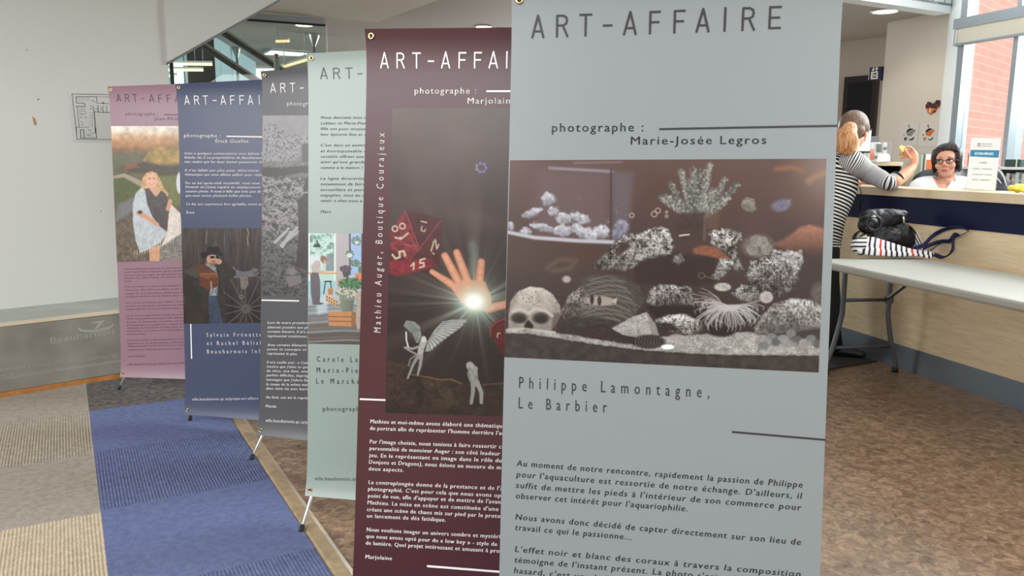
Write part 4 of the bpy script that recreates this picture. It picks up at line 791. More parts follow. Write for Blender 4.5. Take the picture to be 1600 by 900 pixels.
def print_mat(name, rough=0.33, spec=0.45):
    if name in MATS: return MATS[name]
    m = mat(name, (1, 1, 1), rough, 0, spec); nd, lk, b = nodes_of(m); a = nd.new('ShaderNodeAttribute'); a.attribute_name = 'print'
    lk.new(a.outputs['Color'], b.inputs['Base Color']); return m
LEVEL = {'pink': (10, 1.06), 'blue': (12, 1.08), 'dark': (12, 1.08), 'mint': (8, 1.05), 'maroon': (14, 1.08), 'front': (26, 1.34)}      # black and white points of the prints
GAIN = {'pink': 0.95, 'blue': 0.8, 'dark': 0.85, 'mint': 0.9, 'maroon': 0.82, 'front': 0.84}
def print_mesh(bn, name, parent, corners, paint, to_local, nx, ny, gain, lift=0.0005, m=None):
    """a printed photograph: a fine grid on the banner carrying the print's colours; corners are (u, v) TL TR BR BL"""
    TL, TR, BR, BL = [np.array(c) for c in corners]
    s, t = np.meshgrid(np.linspace(0, 1, nx), np.linspace(0, 1, ny)); S, T = s[..., None], t[..., None]
    uv = (TL * (1 - S) + TR * S) * (1 - T) + (BL * (1 - S) + BR * S) * T; uv = uv.reshape(-1, 2)
    co = [bn.at(u, v, lift) for u, v in uv]; org = ORG[parent.name]
    px = np.array([pix(bn.at(u, v, 0) ) for u, v in uv]); x, y = to_local(px[:, 0], px[:, 1])
    lo, kk = LEVEL[bn.key]; c = np.clip((paint.sample(x, y) - lo) * kk / 255.0, 0.01, 1); c = np.where(c <= 0.04045, c / 12.92, ((c + 0.055) / 1.055) ** 2.4) * gain
    idx = np.arange(nx * ny).reshape(ny, nx); f = np.stack([idx[:-1, :-1], idx[:-1, 1:], idx[1:, 1:], idx[1:, :-1]], -1).reshape(-1, 4)
    me = bpy.data.meshes.new(name); me.from_pydata([tuple(p - org) for p in co], [], f.tolist())
    at = me.color_attributes.new('print', 'FLOAT_COLOR', 'POINT'); at.data.foreach_set('color', np.concatenate([c, np.ones((len(c), 1))], 1).astype(np.float32).ravel())
    me.update(); return link(name, me, m or print_mat('printed_vinyl'), parent, True)
GL = {  # strokes of the title face on a 10 x 20 field, y up: (polyline, ...)
    'A': [[(0, 0), (5, 20), (10, 0)], [(1.7, 5.6), (8.3, 5.6)]], 'R': [[(0.6, 0), (0.6, 19), (6, 19), (8.6, 17.4), (9.3, 14.6), (8.6, 11.8), (6, 10.2), (0.6, 10.2)], [(5.6, 10.2), (10, 0)]],
    'T': [[(0, 19), (10, 19)], [(5, 19), (5, 0)]], '-': [[(0, 8.6), (7, 8.6)]], 'F': [[(0.8, 0), (0.8, 19), (9, 19)], [(0.8, 10), (8, 10)]], 'I': [[(2, 0), (2, 20)]],
    'E': [[(9.5, 1), (0.8, 1), (0.8, 19), (9.5, 19)], [(0.8, 10), (8.4, 10)]]}
TU = [('A', 0.0471), ('R', 0.0958), ('T', 0.143), ('-', 0.19), ('A', 0.233), ('F', 0.2828), ('F', 0.3301), ('A', 0.3752), ('I', 0.424), ('R', 0.4652), ('E', 0.5165)]
def title(bn, mb, pxs, base0, base1, cap):
    """ART-AFFAIRE: pxs = left px of each letter seen, base0/1 = baseline px at the first and last, cap = letter height in px"""
    b0, b1 = bn.uv(*base0), bn.uv(*base1); dv = abs(bn.uv(base0[0], base0[1] + 5)[1] - b0[1]) / 5; h = cap * dv; k = h / 20
    us = [bn.uv(x, base0[1] + (base1[1] - base0[1]) * (x - base0[0]) / (base1[0] - base0[0]))[0] for x in pxs]
    off = us[-1] - TU[len(us) - 1][1] * bn.k; us += [u * bn.k + off for _, u in TU[len(us):]]
    w = 0.00236 * bn.k; st = 0.098 * h; seen = []
    for (ch, _), u0 in zip(TU, us):
        v0 = b0[1] + (b1[1] - b0[1]) * (u0 - b0[0]) / (b1[0] - b0[0])
        for line in GL[ch]:
            for (xa, ya), (xb, yb) in zip(line[:-1], line[1:]):
                a = np.array((xa * w, ya * k)); b = np.array((xb * w, yb * k)); d = (b - a) / np.linalg.norm(b - a); n = np.array((-d[1], d[0])) * st * 0.5; e = d * (st * 0.35)
                q = [a - e - n, b + e - n, b + e + n, a - e + n]; mb.add([bn.at(u0 + x, v0 - y, 0.0009) for x, y in q], [(0, 1, 2, 3)])
BR_ = mat('brass', (0.72, 0.55, 0.25), 0.25, 1.0); ALU = mat('stand_aluminium', (0.72, 0.76, 0.78), 0.35, 0.85); BLK = mat('black_rubber', (0.012, 0.012, 0.013), 0.6); DKM = mat('eyelet_hole', (0.02, 0.015, 0.01), 0.8)
def build_banner(key, label, pm, top_mat=None):
    bn = Banner(key); root = thing('display_banner', label, 'banner', tuple(bn.o + bn.a * (bn.W / 2) - Vector((0, 0, bn.o.z))), 'printed display banners in a row')
    mb = MB(); nx, ny = 13, 61; TL, TR, BR, BL = [np.array(c) for c in (bn.tl, bn.tr, bn.br, bn.bl)]
    ts = sorted(set([i / 30 for i in range(31)] + [0.01, 0.02, 0.045, 0.06, 0.08, 0.99, 0.98, 0.955, 0.94, 0.92])); ny = len(ts)
    for back in (0, 1):
        for t in ts:
            for i in range(nx):
                s = i / (nx - 1); uv = (TL * (1 - s) + TR * s) * (1 - t) + (BL * (1 - s) + BR * s) * t; mb.v.append(tuple(bn.at(uv[0], uv[1], -0.0008 * back)))
    N = nx * ny; F = []
    for j in range(ny - 1):
        for i in range(nx - 1):
            a = j * nx + i; q = (a, a + nx, a + nx + 1, a + 1); F += [q, tuple(N + x for x in q[::-1])]
    for i in range(nx - 1): F += [(i, i + 1, N + i + 1, N + i), (N + (ny - 1) * nx + i, N + (ny - 1) * nx + i + 1, (ny - 1) * nx + i + 1, (ny - 1) * nx + i)]
    for j in range(ny - 1): a = j * nx; b = a + nx - 1; F += [(a + nx, a, N + a, N + a + nx), (b, b + nx, N + b + nx, N + b)]
    mb.f = F; mb.mi = [0] * len(F); mb.at = [0.0] * len(mb.v)
    panel = obj('vinyl_panel', mb, pm, root, True, autos=50)
    # eyelets and the cross-pole stand behind
    cs = [(bn.tl[0] + 0.0165, bn.tl[1] + 0.016), (bn.tr[0] - 0.0165, bn.tr[1] + 0.016), (bn.bl[0] + 0.0165, bn.bl[1] - 0.020), (bn.br[0] - 0.0165, bn.br[1] - 0.020)]
    for u, v in cs:
        e = MB(); p = bn.at(u, v, 0.0); nn = bn.n
        e.lathe(p, [(0.0042, 0.0006), (0.0042, 0.0024), (0.0062, 0.0032), (0.0078, 0.0026), (0.0084, 0.0004)], 20, nn); eo = obj('eyelet', e, BR_, panel, True)
        h = MB(); h.lathe(p, [(0.0043, -0.004), (0.0043, 0.0009)], 14, nn); obj('pole_hook', h, DKM, panel, False)
    hub = bn.at(bn.W / 2 + bn.tl[0] * 0.5, bn.H * 0.62) - bn.n * 0.085
    h = MB(); h.lathe(hub - bn.n * 0.02, [(0.02, 0), (0.026, 0.005), (0.026, 0.03), (0.02, 0.036)], 16, bn.n); obj('hub', h, BLK, root, True)
    for i, (u, v) in enumerate(cs[:2]):
        t = MB(); t.tube([hub, bn.at(u, v) - bn.n * 0.012], [0.005, 0.0035], 8); obj('pole', t, ALU, root, True)
    ft = G(*FOOT[key]); mid = bn.at(bn.W / 2, bn.H); ax = Vector((bn.a.x, bn.a.y, 0)).normalized()
    ft2 = ft + ax * (2 * (Vector((mid.x, mid.y, 0)) - ft).dot(ax))
    for f, (u, v) in ((ft, cs[2]), (ft2, cs[3])):
        p = bn.at(u, v) - bn.n * 0.03; f2 = f + Vector((0, 0, 0.006)); d = (f2 - p).normalized()
        l = MB(); l.tube([hub, p + Vector((0, 0, 0.06)) - bn.n * 0.006, p, f2], [0.006, 0.0055, 0.0055, 0.0055], 10); lo = obj('leg', l, ALU, root, True)
        c = MB(); c.tube([f2 - d * 0.026, f2 - d * 0.022, f2 - d * 0.004, f2], [0.006, 0.0085, 0.0085, 0.006], 12); obj('rubber_foot', c, BLK, lo, True)
    rear = Vector((hub.x, hub.y, 0)) - Vector((bn.n.x, bn.n.y, 0)).normalized() * 0.17
    l = MB(); l.tube([hub, rear + Vector((0, 0, 0.006))], [0.006, 0.0055], 10); obj('leg', l, ALU, root, True)
    return bn, root, panel
def inkobj(name, mb, m, panel): return obj(name, mb, m, panel)

# ------------------------------------------------------------------ the six banners
INK = mat('dark_ink', rgb(38, 38, 40), 0.42); WHT = mat('white_ink', rgb(232, 230, 228), 0.42); PLUM = mat('plum_ink', rgb(70, 44, 62), 0.42)
IT = dict(shear=0.2, bold=0.012, track=1.12)
def paragraph(bn, mb, lines, cap, **k):
    for t, x0, y0, x1, y1 in lines: bn.text(mb, t, (x0, y0), (x1, y1), cap, **k)

# -- front: the aquarium
V_FRONT = vinyl('grey_vinyl', rgb(127, 135, 137))
bn, root, panel = build_banner('front', 'pale grey banner nearest the camera with aquarium and skull photograph', V_FRONT); FRONT = bn
pts = [bn.uv(797, 250.5), bn.uv(1291, 248), bn.uv(1279, 582), bn.uv(788, 558)]
part_label(print_mesh(bn, 'aquarium_photograph', panel, pts, paint_aquarium(), lambda x, y: ((x - 785) * 2.572, (y - 240) * 2.572), 560, 370, GAIN['front'], m=print_mat('printed_vinyl_aquarium')), 'black and white photograph of coral, rocks and a skull in an aquarium')
mb = MB(); title(bn, mb, [831.9, 869.4, 906, 943, 975, 1014, 1052, 1088, 1128, 1158.5, 1200], (832, 59.5), (1200, 46.6), 33.4); obj('title_lettering', mb, INK, panel)
mb = MB(); bn.text(mb, 'photographe :', (862.5, 206), (1005, 205.2), 14.2, track=1.22, bold=0.004); bn.text(mb, 'Marie-Josée Legros', (985.6, 226), (1197, 224.8), 13.4, track=1.2, bold=0.004); obj('photographer_lettering', mb, INK, panel)
mb = MB(); bn.rule(mb, (1030.2, 201.8), (1307.7, 196.6), 3.2); obj('rule_line', mb, INK, panel)
mb = MB(); bn.rule(mb, (1143.8, 674.7), (1289.6, 687.2), 3.0); obj('rule_line', mb, INK, panel)
mb = MB(); bn.text(mb, 'Philippe Lamontagne,', (811, 606), (1108, 621.5), 18.5, track=1.95); bn.text(mb, 'Le Barbier', (810.4, 638), (948, 644.5), 18.2, track=1.95); obj('name_lettering', mb, INK, panel)
mb = MB()
paragraph(bn, mb, [("Au moment de notre rencontre, rapidement la passion de Philippe", 807, 727.8, 1253.7, 762), ("pour l'aquaculture est ressortie de notre échange. D'ailleurs, il", 806.5, 745, 1253, 779.5), ("suffit de mettre les pieds à l'intérieur de son commerce pour", 806, 762, 1252, 797.5), ("observer cet intérêt pour l'aquariophilie.", 806, 778.5, 1074, 799),
    ("Nous avons donc décidé de capter directement sur son lieu de", 805.5, 811.5, 1251, 851.5), ("travail ce qui le passionne...", 805, 828, 986, 843.5), ("L'effet noir et blanc des coraux à travers la composition", 804.6, 862, 1250.6, 901.5), ("témoigne de l'instant présent. La photo| s'est prise par", 804, 878.5, 1082, 902.5), ("hasard, c'est une |belle surprise.", 803, 895, 921, 906)], 9.6, shear=0.14, bold=0.006, track=1.16)
obj('paragraph_lettering', mb, INK, panel)

# -- maroon: the hand and figurines
V_MAR = vinyl('maroon_vinyl', rgb(70, 36, 40)); bn, root, panel = build_banner('maroon', 'dark red banner behind the nearest grey one with glowing hand photograph', V_MAR)
pts = [bn.uv(613.4, 169.5), bn.uv(826, 168), bn.uv(814, 651.5), bn.uv(602, 645)]
part_label(print_mesh(bn, 'hand_photograph', panel, pts, paint_hand(), lambda x, y: (x - 600, y - 165), 270, 560, GAIN['maroon'], m=print_mat('printed_vinyl_hand')), 'dark photograph of a glowing hand, red dice and pale figurines')
mb = MB(); title(bn, mb, [596.2, 621, 646, 670.2, 691.2, 717.4, 741.5, 765.2, 790], (596, 106.4), (790, 106.4), 23.5); obj('title_lettering', mb, WHT, panel)
mb = MB(); bn.text(mb, 'photographe :', (648.5, 146.4), (744.2, 146.4), 9.8, track=1.2, bold=0.008); bn.text(mb, 'Marjolain|e', (731, 162), (797, 162), 9.8, track=1.18, bold=0.008); obj('photographer_lettering', mb, WHT, panel)
for a, b, th in (((760.4, 142.6), (812, 142.6), 2.8), ((562.5, 623.5), (602.5, 625), 2.6), ((667.7, 884), (800, 894.5), 3.2)):
    mb = MB(); bn.rule(mb, a, b, th); obj('rule_line', mb, WHT, panel)
mb = MB(); bn.vtext(mb, 'Mathieu Auger, Boutique Courajeux', (595, 520), (601.3, 208), 11.5, track=1.7, bold=0.002); obj('name_lettering', mb, WHT, panel)
mb = MB()
paragraph(bn, mb, [("Mathieu et moi-même avons élaboré une thématiqu|e", 578.8, 661, 784.7, 668.5), ("du portrait afin de représenter l'homme derrière l'e|ntreprise.", 578.5, 671.5, 784, 679.7), ("Par l'image choisie, nous tenions à faire ressortir c|ette", 578, 692.5, 784, 700.7), ("personnalité de monsieur Auger : son côté leadeur", 577.3, 703, 782, 711.7), ("jeu. En le représentant en image dans le rôle du", 576.7, 713.8, 784.7, 722.5), ("Donjons et Dragons), nous étions en mesure de m|ettre", 576.7, 724.3, 783, 733.3), ("deux aspects.", 576.5, 734.8, 630.7, 737.2),
    ("La contreplongée donne de la prestance et de l'|allure", 576, 756, 782, 765.8), ("photographié. C'est pour cela que nous avons op|té", 575, 766.3, 783, 777), ("point de vue, afin d'appuyer et de mettre de l'avan|t", 575, 777, 782.5, 787), ("Mathieu. La mise en scène est constituée d'une", 574.5, 787.6, 779.3, 798.3), ("créant une scène de chaos mis sur pied par le proto|type", 574, 798.3, 782, 809.3), ("un lancement de dés fatidique.", 574, 808.4, 696.7, 815),
    ("Nous voulions imager un univers sombre et mystér|ieux", 573.5, 829.8, 780, 841), ("que nous avons opté pour du « low key » - style de", 572.8, 840, 777, 853), ("de lumière. Quel projet intéressant et amusant à pro|duire", 572.4, 850.6, 780.6, 863.6), ("Marjolaine", 571.7, 872, 613, 874.8)], 6.3, shear=0.2, bold=0.02, track=1.1)
obj('paragraph_lettering', mb, WHT, panel)

# -- mint: the shop
V_MINT = vinyl('mint_vinyl', rgb(142, 158, 151)); bn, root, panel = build_banner('mint', 'pale mint green banner with a bright shop interior photograph', V_MINT)
pts = [bn.uv(482.2, 364.3), bn.uv(600, 365.4), bn.uv(596, 539), bn.uv(481.6, 537)]
part_label(print_mesh(bn, 'shop_photograph', panel, pts, paint_shop(), lambda x, y: ((x - 480) * 4.865, (y - 360) * 4.865), 240, 300, GAIN['mint'], m=print_mat('printed_vinyl_shop')), 'photograph of a bright shop with plants, crates and a stooping shopkeeper')
mb = MB(); title(bn, mb, [501.8, 521.6, 541, 559.6], (502, 123.6), (560, 123.3), 16.8); obj('title_lettering', mb, INK, panel)
mb = MB()
paragraph(bn, mb, [("Nous devrions tous c|onnaître", 501.2, 185.7, 572, 185.7), ("Leblanc et Marie-Pier|re", 501.2, 194.6, 572, 194.6), ("fille ont pour mission", 501.2, 203.2, 572.5, 203.6), ("leur épicerie fine et e|n", 501.2, 212, 572.2, 212.3), ("C'est dans un enviro|nnement", 501.3, 229, 572, 229), ("et écoresponsable q|ue", 501.2, 238, 572.2, 238.3), ("sociable offrent une", 501.2, 246.5, 568.4, 246.8), ("ainsi qu'une grande", 501.2, 255, 570.7, 255.3), ("comme à la maison !", 501.2, 263.9, 566.5, 264),
    ("La ligne directrice", 500.9, 280.9, 570.3, 281), ("notamment de faire", 500.9, 289.6, 570, 289.8), ("accueillant et pers|onnes", 500.9, 298.4, 569.5, 298.6), ("engagées, tout en d|onnant", 500.9, 307, 570.7, 307.3), ("sentir « chez nous » à", 500.9, 315.4, 571.4, 316), ("Marc", 500.9, 332.8, 517.4, 333)], 4.6, shear=0.2, bold=0.010, track=1.12)
obj('paragraph_lettering', mb, INK, panel)
mb = MB(); bn.text(mb, 'Carole Le|blanc', (495.3, 565), (559, 566), 8.8, track=1.9, bold=0.003); bn.text(mb, 'Marie-Pie|rre', (495, 582.2), (559, 583), 8.8, track=1.9, bold=0.003); bn.text(mb, 'Le Marché', (494.4, 599.2), (561.7, 600), 8.8, track=1.9, bold=0.003); obj('name_lettering', mb, INK, panel)
mb = MB(); bn.text(mb, 'photograph|e :', (504.7, 642), (561.7, 642.3), 7.2, track=1.2); obj('photographer_lettering', mb, INK, panel)
mb = MB(); bn.text(mb, 'ville.beauharnois.qc|.ca/projet-art-affaire', (493.6, 749.5), (558.3, 750.3), 6, track=1.15); obj('address_lettering', mb, INK, panel)

# -- dark grey: the rubble
V_DRK = vinyl('charcoal_vinyl', rgb(80, 80, 84)); bn, root, panel = build_banner('dark', 'charcoal grey banner with a rubble photograph beside the mint one', V_DRK)
pts = [bn.uv(410.6, 180.6), bn.uv(520, 180.2), bn.uv(515, 465), bn.uv(408.6, 461.5)]
part_label(print_mesh(bn, 'rubble_photograph', panel, pts, paint_rubble(), lambda x, y: ((x - 405) * 3.0, (y - 175) * 3.0), 220, 420, GAIN['dark'], m=print_mat('printed_vinyl_rubble')), 'grey photograph of broken timber and rubble')
mb = MB(); title(bn, mb, [424, 439.3, 454.4, 469.6], (424, 145), (469, 144.4), 14.3); obj('title_lettering', mb, WHT, panel)
mb = MB(); bn.text(mb, 'photogr|aphe :', (448.9, 164.8), (481.8, 165), 6.6, track=1.15, bold=0.01); obj('photographer_lettering', mb, WHT, panel)
mb = MB(); bn.rule(mb, (409, 468.9), (467.5, 470.2), 2.2); obj('rule_line', mb, WHT, panel)
mb = MB()
paragraph(bn, mb, [("Lors de notre première", 418.4, 505.8, 481.3, 506.4), ("aimerait prendre une ph|oto", 418.3, 513, 482, 513.6), ("certaine histoire. Il m'a a|vec", 418.2, 519.7, 482, 520.4), ("représentait totalement,", 418, 526.7, 480, 527.4), ("Avec certains éléments", 418, 540.6, 479.2, 541.3), ("poses et concepts et", 417.7, 547.2, 479.2, 548), ("représente le plus.", 417.5, 554, 465, 554.8),
    ("Il m'a confié ceci : « Cett|e", 417.3, 567.7, 482, 568.7), ("montre que j'aime ce que", 417, 574.4, 482, 575.4), ("du vécu, une âme, une", 416.8, 581, 481, 582), ("parfois difficiles, imprég|nées", 416.7, 587.8, 482, 589), ("tatouages que j'adore fix|er", 416.5, 594.7, 482, 596), ("le temps de la même man|ière", 416.4, 602, 482, 603), ("dans cette vie avec leurs", 416.3, 608.5, 480.7, 609.7), ("Au final, son art le représ|ente", 416, 622.2, 482, 623.6), ("Maude", 415.8, 636, 432.3, 636.8)], 4.1, shear=0.2, bold=0.022, track=1.1)
obj('paragraph_lettering', mb, WHT, panel)
mb = MB(); bn.text(mb, 'ville.beauharnois.qc.ca/p|rojet-art-affaire', (417, 658.5), (482, 661.6), 5, track=1.1, bold=0.012); obj('address_lettering', mb, WHT, panel)

# -- blue: the cowboy
V_BLU = vinyl('slate_blue_vinyl', rgb(66, 74, 100)); bn, root, panel = build_banner('blue', 'slate blue banner with a man in cowboy hat photograph', V_BLU)
pts = [bn.uv(283.4, 356.6), bn.uv(440, 356.4), bn.uv(439, 504), bn.uv(287.4, 505.8)]
part_label(print_mesh(bn, 'cowboy_photograph', panel, pts, paint_cowboy(), lambda x, y: ((x - 284) * 5.625, (y - 350) * 5.625), 300, 280, GAIN['blue'], m=print_mat('printed_vinyl_cowboy')), 'dark photograph of a man in a black hat beside a wagon wheel')
mb = MB(); title(bn, mb, [289.9, 304.8, 318.7, 333.9, 346.1, 360.8, 375.2, 388.5, 404.5], (290, 163.4), (404.5, 163.2), 13.6); obj('title_lettering', mb, WHT, panel)
mb = MB(); bn.text(mb, 'photographe :', (288, 214.3), (344.7, 214.6), 5.8, track=1.15, bold=0.014); bn.text(mb, 'Érick Ouellet', (337.2, 223), (388.7, 223.1), 5.6, track=1.15, bold=0.014); obj('photographer_lettering', mb, WHT, panel)
mb = MB(); bn.rule(mb, (354, 213), (425, 214.2), 1.9); obj('rule_line', mb, WHT, panel)
mb = MB(); bn.rule(mb, (298.2, 506.2), (299.6, 560.6), 2.2); obj('rule_line', mb, WHT, panel)
mb = MB()
paragraph(bn, mb, [("Suite à quelques conversations avec Sylvain F|rénette", 288.3, 241.3, 411.5, 241.9), ("Bélisle, les 2 co-propriétaires de Beauharnois", 288.3, 247.8, 411.5, 248.4), ("vite réalisé que les deux étaient passionnés de", 288.7, 254.5, 410.5, 255), ("Il n'en fallait pas plus pour déterminer", 289, 267.8, 406, 268.2), ("thématique que nous allions utiliser pour réalis|er", 289.3, 274.3, 410.8, 275), ("Par un bel après-midi ensoleillé, nous nous s|ommes", 289.6, 287.7, 411, 288), ("Howick où j'avais repéré un emplacement i|déal", 289.9, 293.8, 411, 294.4), ("session photo. Il nous à fallu que très peu de", 290.2, 300.5, 408, 301), ("que nous avions plusieurs belles photos.", 290.4, 307.2, 393.8, 307.5), ("Ce fut une expérience fort agréable, merci po|ur", 291, 320.5, 411.2, 320.8), ("Érick", 291.2, 333.7, 304.2, 333.9)], 3.9, shear=0.2, bold=0.02, track=1.08)
obj('paragraph_lettering', mb, WHT, panel)
mb = MB(); bn.text(mb, 'Sylvain Frénette', (323.1, 526.2), (409, 525.8), 6.6, track=1.7, bold=0.01); bn.text(mb, 'et Rachel Bélisl|e', (323.6, 539.2), (407.4, 538.8), 6.6, track=1.7, bold=0.01); bn.text(mb, 'Beauharnois Inf|ormatique', (323.8, 552.2), (407, 551.8), 6.6, track=1.7, bold=0.01); obj('name_lettering', mb, WHT, panel)
mb = MB(); bn.text(mb, 'ville.beauharnois.qc.ca/projet-art-affaire', (301.8, 625.4), (404.4, 623.9), 4.2, track=1.1, bold=0.01); obj('address_lettering', mb, WHT, panel)

# -- pink: the woman in a field
V_PNK = vinyl('dusty_pink_vinyl', rgb(148, 116, 129)); bn, root, panel = build_banner('pink', 'dusty pink banner by the white wall with autumn field photograph', V_PNK)
pts = [bn.uv(173.6, 197), bn.uv(316, 197), bn.uv(320, 405.5), bn.uv(182.8, 409.6)]
part_label(print_mesh(bn, 'field_photograph', panel, pts, paint_field(), lambda x, y: ((x - 170) * 4.186, (y - 195) * 4.186), 260, 330, GAIN['pink'], m=print_mat('printed_vinyl_field')), 'photograph of a woman in a white shawl on a country path')
mb = MB(); title(bn, mb, [183.5, 196.8, 208.8, 221.9, 234.7, 248.5, 261.9], (183.5, 159.3), (262, 160), 11.8); obj('title_lettering', mb, PLUM, panel)
mb = MB(); bn.text(mb, 'photographe :', (196.8, 180), (247.5, 180.2), 4.8, track=1.15); bn.text(mb, 'Jean-Phili|ppe', (241.3, 187.6), (278.5, 187.9), 5, track=1.15); obj('photographer_lettering', mb, PLUM, panel)
mb = MB(); bn.rule(mb, (256.8, 179.2), (300, 179.6), 1.3); obj('rule_line', mb, PLUM, panel)
mb = MB(); LS = [("L'entrepreneuriat autonome de persévérant|", 97), ("sentier que Valérie emprunte depuis mainten|ant", 118), ("d'ouvrir une boutique de vêtements à la", 141), ("l'estime de tailles fortes. Sa mission: tra|vers", 161), ("d'elle.", 184), ("C'est en créant un espace réconfortant et", 222), ("l'on se sent libre d'être soi-même, qu'elle le", 245), ("l'amour de soi et des autres. Chaque jour, e|lle", 270), ("ses douces porte la voix de bonheur dans ce", 291), ("Lors de nos premières avec Valérie, il me", 335), ("portrait vrai apaisement de douceur et d'éle|gance", 358), ("voyage intérieur de la jeune femme depuis l|e", 380), ("On la voit ici descendre le long de ce ch|emin", 425), ("Cette route parfois incertaine, mais envelop|pante", 447), ("de sens. Sa destination: un avenir, une lan|gue", 470), ("de changement. Le « golden hour » ajoute des", 492), ("vibrantes de l'automne évident pour les", 512), ("transcender tout l'amour et la bienveillance", 533), ("entrepreneure.", 555), ("C'est avec grâce et fierté que Valérie con|fie", 598), ("mannequin et polyvalente, admirée", 620), ("\"Mademoiselle Curve\" portant une créati|on", 640), ("culmine avec l'aboutissement d'un projet.", 665), ("Jean-Philippe", 710)]
for t, y in LS:
    x0 = 107 + (y - 97) * 0.047; sh = {184: 162, 555: 262, 710: 258, 665: 520}.get(y); x1 = sh if sh else 514 + (y - 97) * 0.028
    bn.text(mb, t, (170 + x0 / 4.5, 400 + y / 4.5), (170 + x1 / 4.5, 400 + (y - 10 * (x1 - x0) / 400) / 4.5 ), 2.5, shear=0.2, bold=0.0, track=1.1)
obj('paragraph_lettering', mb, PLUM, panel)
mb = MB(); bn.text(mb, 'ville.beauharnois.qc.ca/projet-art-affa|ire', (200, 570.7), (289, 568.2), 3.6, track=1.1); obj('address_lettering', mb, PLUM, panel)

# ---- stair enclosure and the lit room behind its glass
TINT = glass_mat('clear_glass', (0.90, 0.96, 0.95), 0.06)
FRAME = mat('grey_aluminium', rgb(150, 156, 160), 0.4, 0.5); DARKM = mat('dark_metal', rgb(16, 15, 14), 0.5); TANM = mat('rail_bronze', rgb(138, 130, 112), 0.4, 0.3)
g0, g1 = G(396, 20, ZC), G(508, 28.5, ZC); gd = (g1 - g0); gd.z = 0; gd.normalize(); gn = Vector((-gd.y, gd.x, 0)); gL = g0 - gd * 2.2
def flat(p, z): return Vector((p.x, p.y, z))
scr = thing('glass_screen', 'tall clear glass screen under the ceiling behind the mint banner', 'glass screen', tuple(flat(g1 - gd * 1.2, 0)))
mb = MB(); mb.frame_box(flat(gL, 0.02), flat(g1, 0) - flat(gL, 0) , gn * 0.012, Vector((0, 0, ZC - 0.08))); obj('glass_pane', mb, TINT, scr)
mb = MB(); mb.frame_box(flat(gL, ZC - 0.055), flat(g1, 0) - flat(gL, 0), gn * 0.03, Vector((0, 0, 0.055))); obj('header', mb, FRAME, scr, bevel=0.003)
mb = MB(); mb.frame_box(flat(gL, ZC - 0.072), flat(g1, 0) - flat(gL, 0), gn * 0.022, Vector((0, 0, 0.017))); obj('gasket', mb, DARKM, scr)
mb = MB(); mb.frame_box(flat(g1, 0.0) - gn * 0.006, gd * 0.016, gn * 0.03, Vector((0, 0, ZC - 0.055))); obj('edge_post', mb, mat('edge_light_metal', rgb(206, 206, 200), 0.3, 0.4), scr, bevel=0.003)
mb = MB(); mb.frame_box(flat(gL, 0), flat(g1, 0) - flat(gL, 0), gn * 0.03, Vector((0, 0, 0.03))); obj('floor_rail', mb, FRAME, scr)
# sloping handrails of the stair and the newel post at their foot
def rail(a, b, da, db, ext0, ext1, label):
    p0, p1 = P(*a, da), P(*b, db); d = (p1 - p0); n0 = p0 - d * ext0; n1 = p1 + d * ext1; side = d.cross(Vector((0, 0, 1))).normalized(); up = side.cross(d).normalized()
    if up.z < 0: up = -up
    t = thing('stair_handrail', label, 'handrail', tuple(flat((n0 + n1) / 2, 0)), 'sloping stair handrails')
    m_ = MB(); m_.frame_box(n0 - up * 0.032, n1 - n0, side * 0.05, up * 0.034); obj('rail', m_, DARKM, t, bevel=0.004)
    m_ = MB(); m_.frame_box(n0 + up * 0.002, n1 - n0, side * 0.05, up * 0.026); obj('capping', m_, TANM, t, bevel=0.006)
    for f in (0.03, 0.97):
        q = n0 + (n1 - n0) * f; m_ = MB(); m_.tube([q - up * 0.03 + side * 0.025, flat(q + side * 0.025, 0.0)], 0.018, 10); obj('baluster', m_, DARKM, t, True)
rail((348, 51), (442, 111), 8.0, 8.5, 0.9, 0.75, 'upper of the two sloping dark stair handrails behind the blue banner')
rail((316, 71), (410, 132.5), 7.8, 8.3, 0.9, 0.75, 'lower of the two sloping dark stair handrails above the blue banner')
q = P(432, 95, 7.6); nw = thing('newel_post', 'pale stair post with a round cap above the charcoal banner', 'post', tuple(flat(q, 0)))
r_ = 3.6 * 7.6 / FOC; zt_ = P(432, 90, 7.6).z; mb = MB(); mb.frame_box((q.x - r_, q.y - r_, 0), (2 * r_, 0, 0), (0, 2 * r_, 0), (0, 0, zt_)); obj('shaft', mb, mat('post_paint', rgb(158, 160, 148), 0.5), nw, bevel=0.004)
mb = MB(); mb.ball((q.x, q.y, zt_ + 0.014), (0.024, 0.024, 0.022)); obj('cap', mb, mat('cap_metal', rgb(150, 120, 100), 0.2, 0.8), nw, True)
# the room beyond
TEAL = mat('teal_glazing', rgb(110, 150, 156), 0.25, emit=rgb(110, 170, 182), estr=0.5); PALE = mat('glowing_partition', rgb(150, 178, 184), 0.4, emit=rgb(160, 184, 190), estr=0.36); COLD = mat('charcoal_cladding', rgb(52, 46, 46), 0.5); PANE = mat('daylit_pane', (0.9, 1, 1), 0.3, emit=(0.86, 0.98, 1.0), estr=1.15); GRY = mat('back_wall_paint', rgb(134, 132, 126), 0.7)  # pale partition given a glow of its own to brighten it
def upright(px0, d0, px1, d1, z0, z1, th=0.1):
    a, b_ = P(px0, 250, d0), P(px1, 250, d1); a = flat(a, z0); b_ = flat(b_, z0); n = Vector((-(b_ - a).y, (b_ - a).x, 0)).normalized() * th
    if n.dot(a - EYE) < 0: n = -n
    m_ = MB(); m_.frame_box(a, b_ - a, n, Vector((0, 0, z1 - z0))); return m_
struct('wall_stair_hall', upright(150, 13.6, 900, 13.4, 0, 3.2, 0.15), GRY)
struct('wall_partition', upright(343, 9.1, 406, 11.5, 0, 2.56, 0.08), PALE)
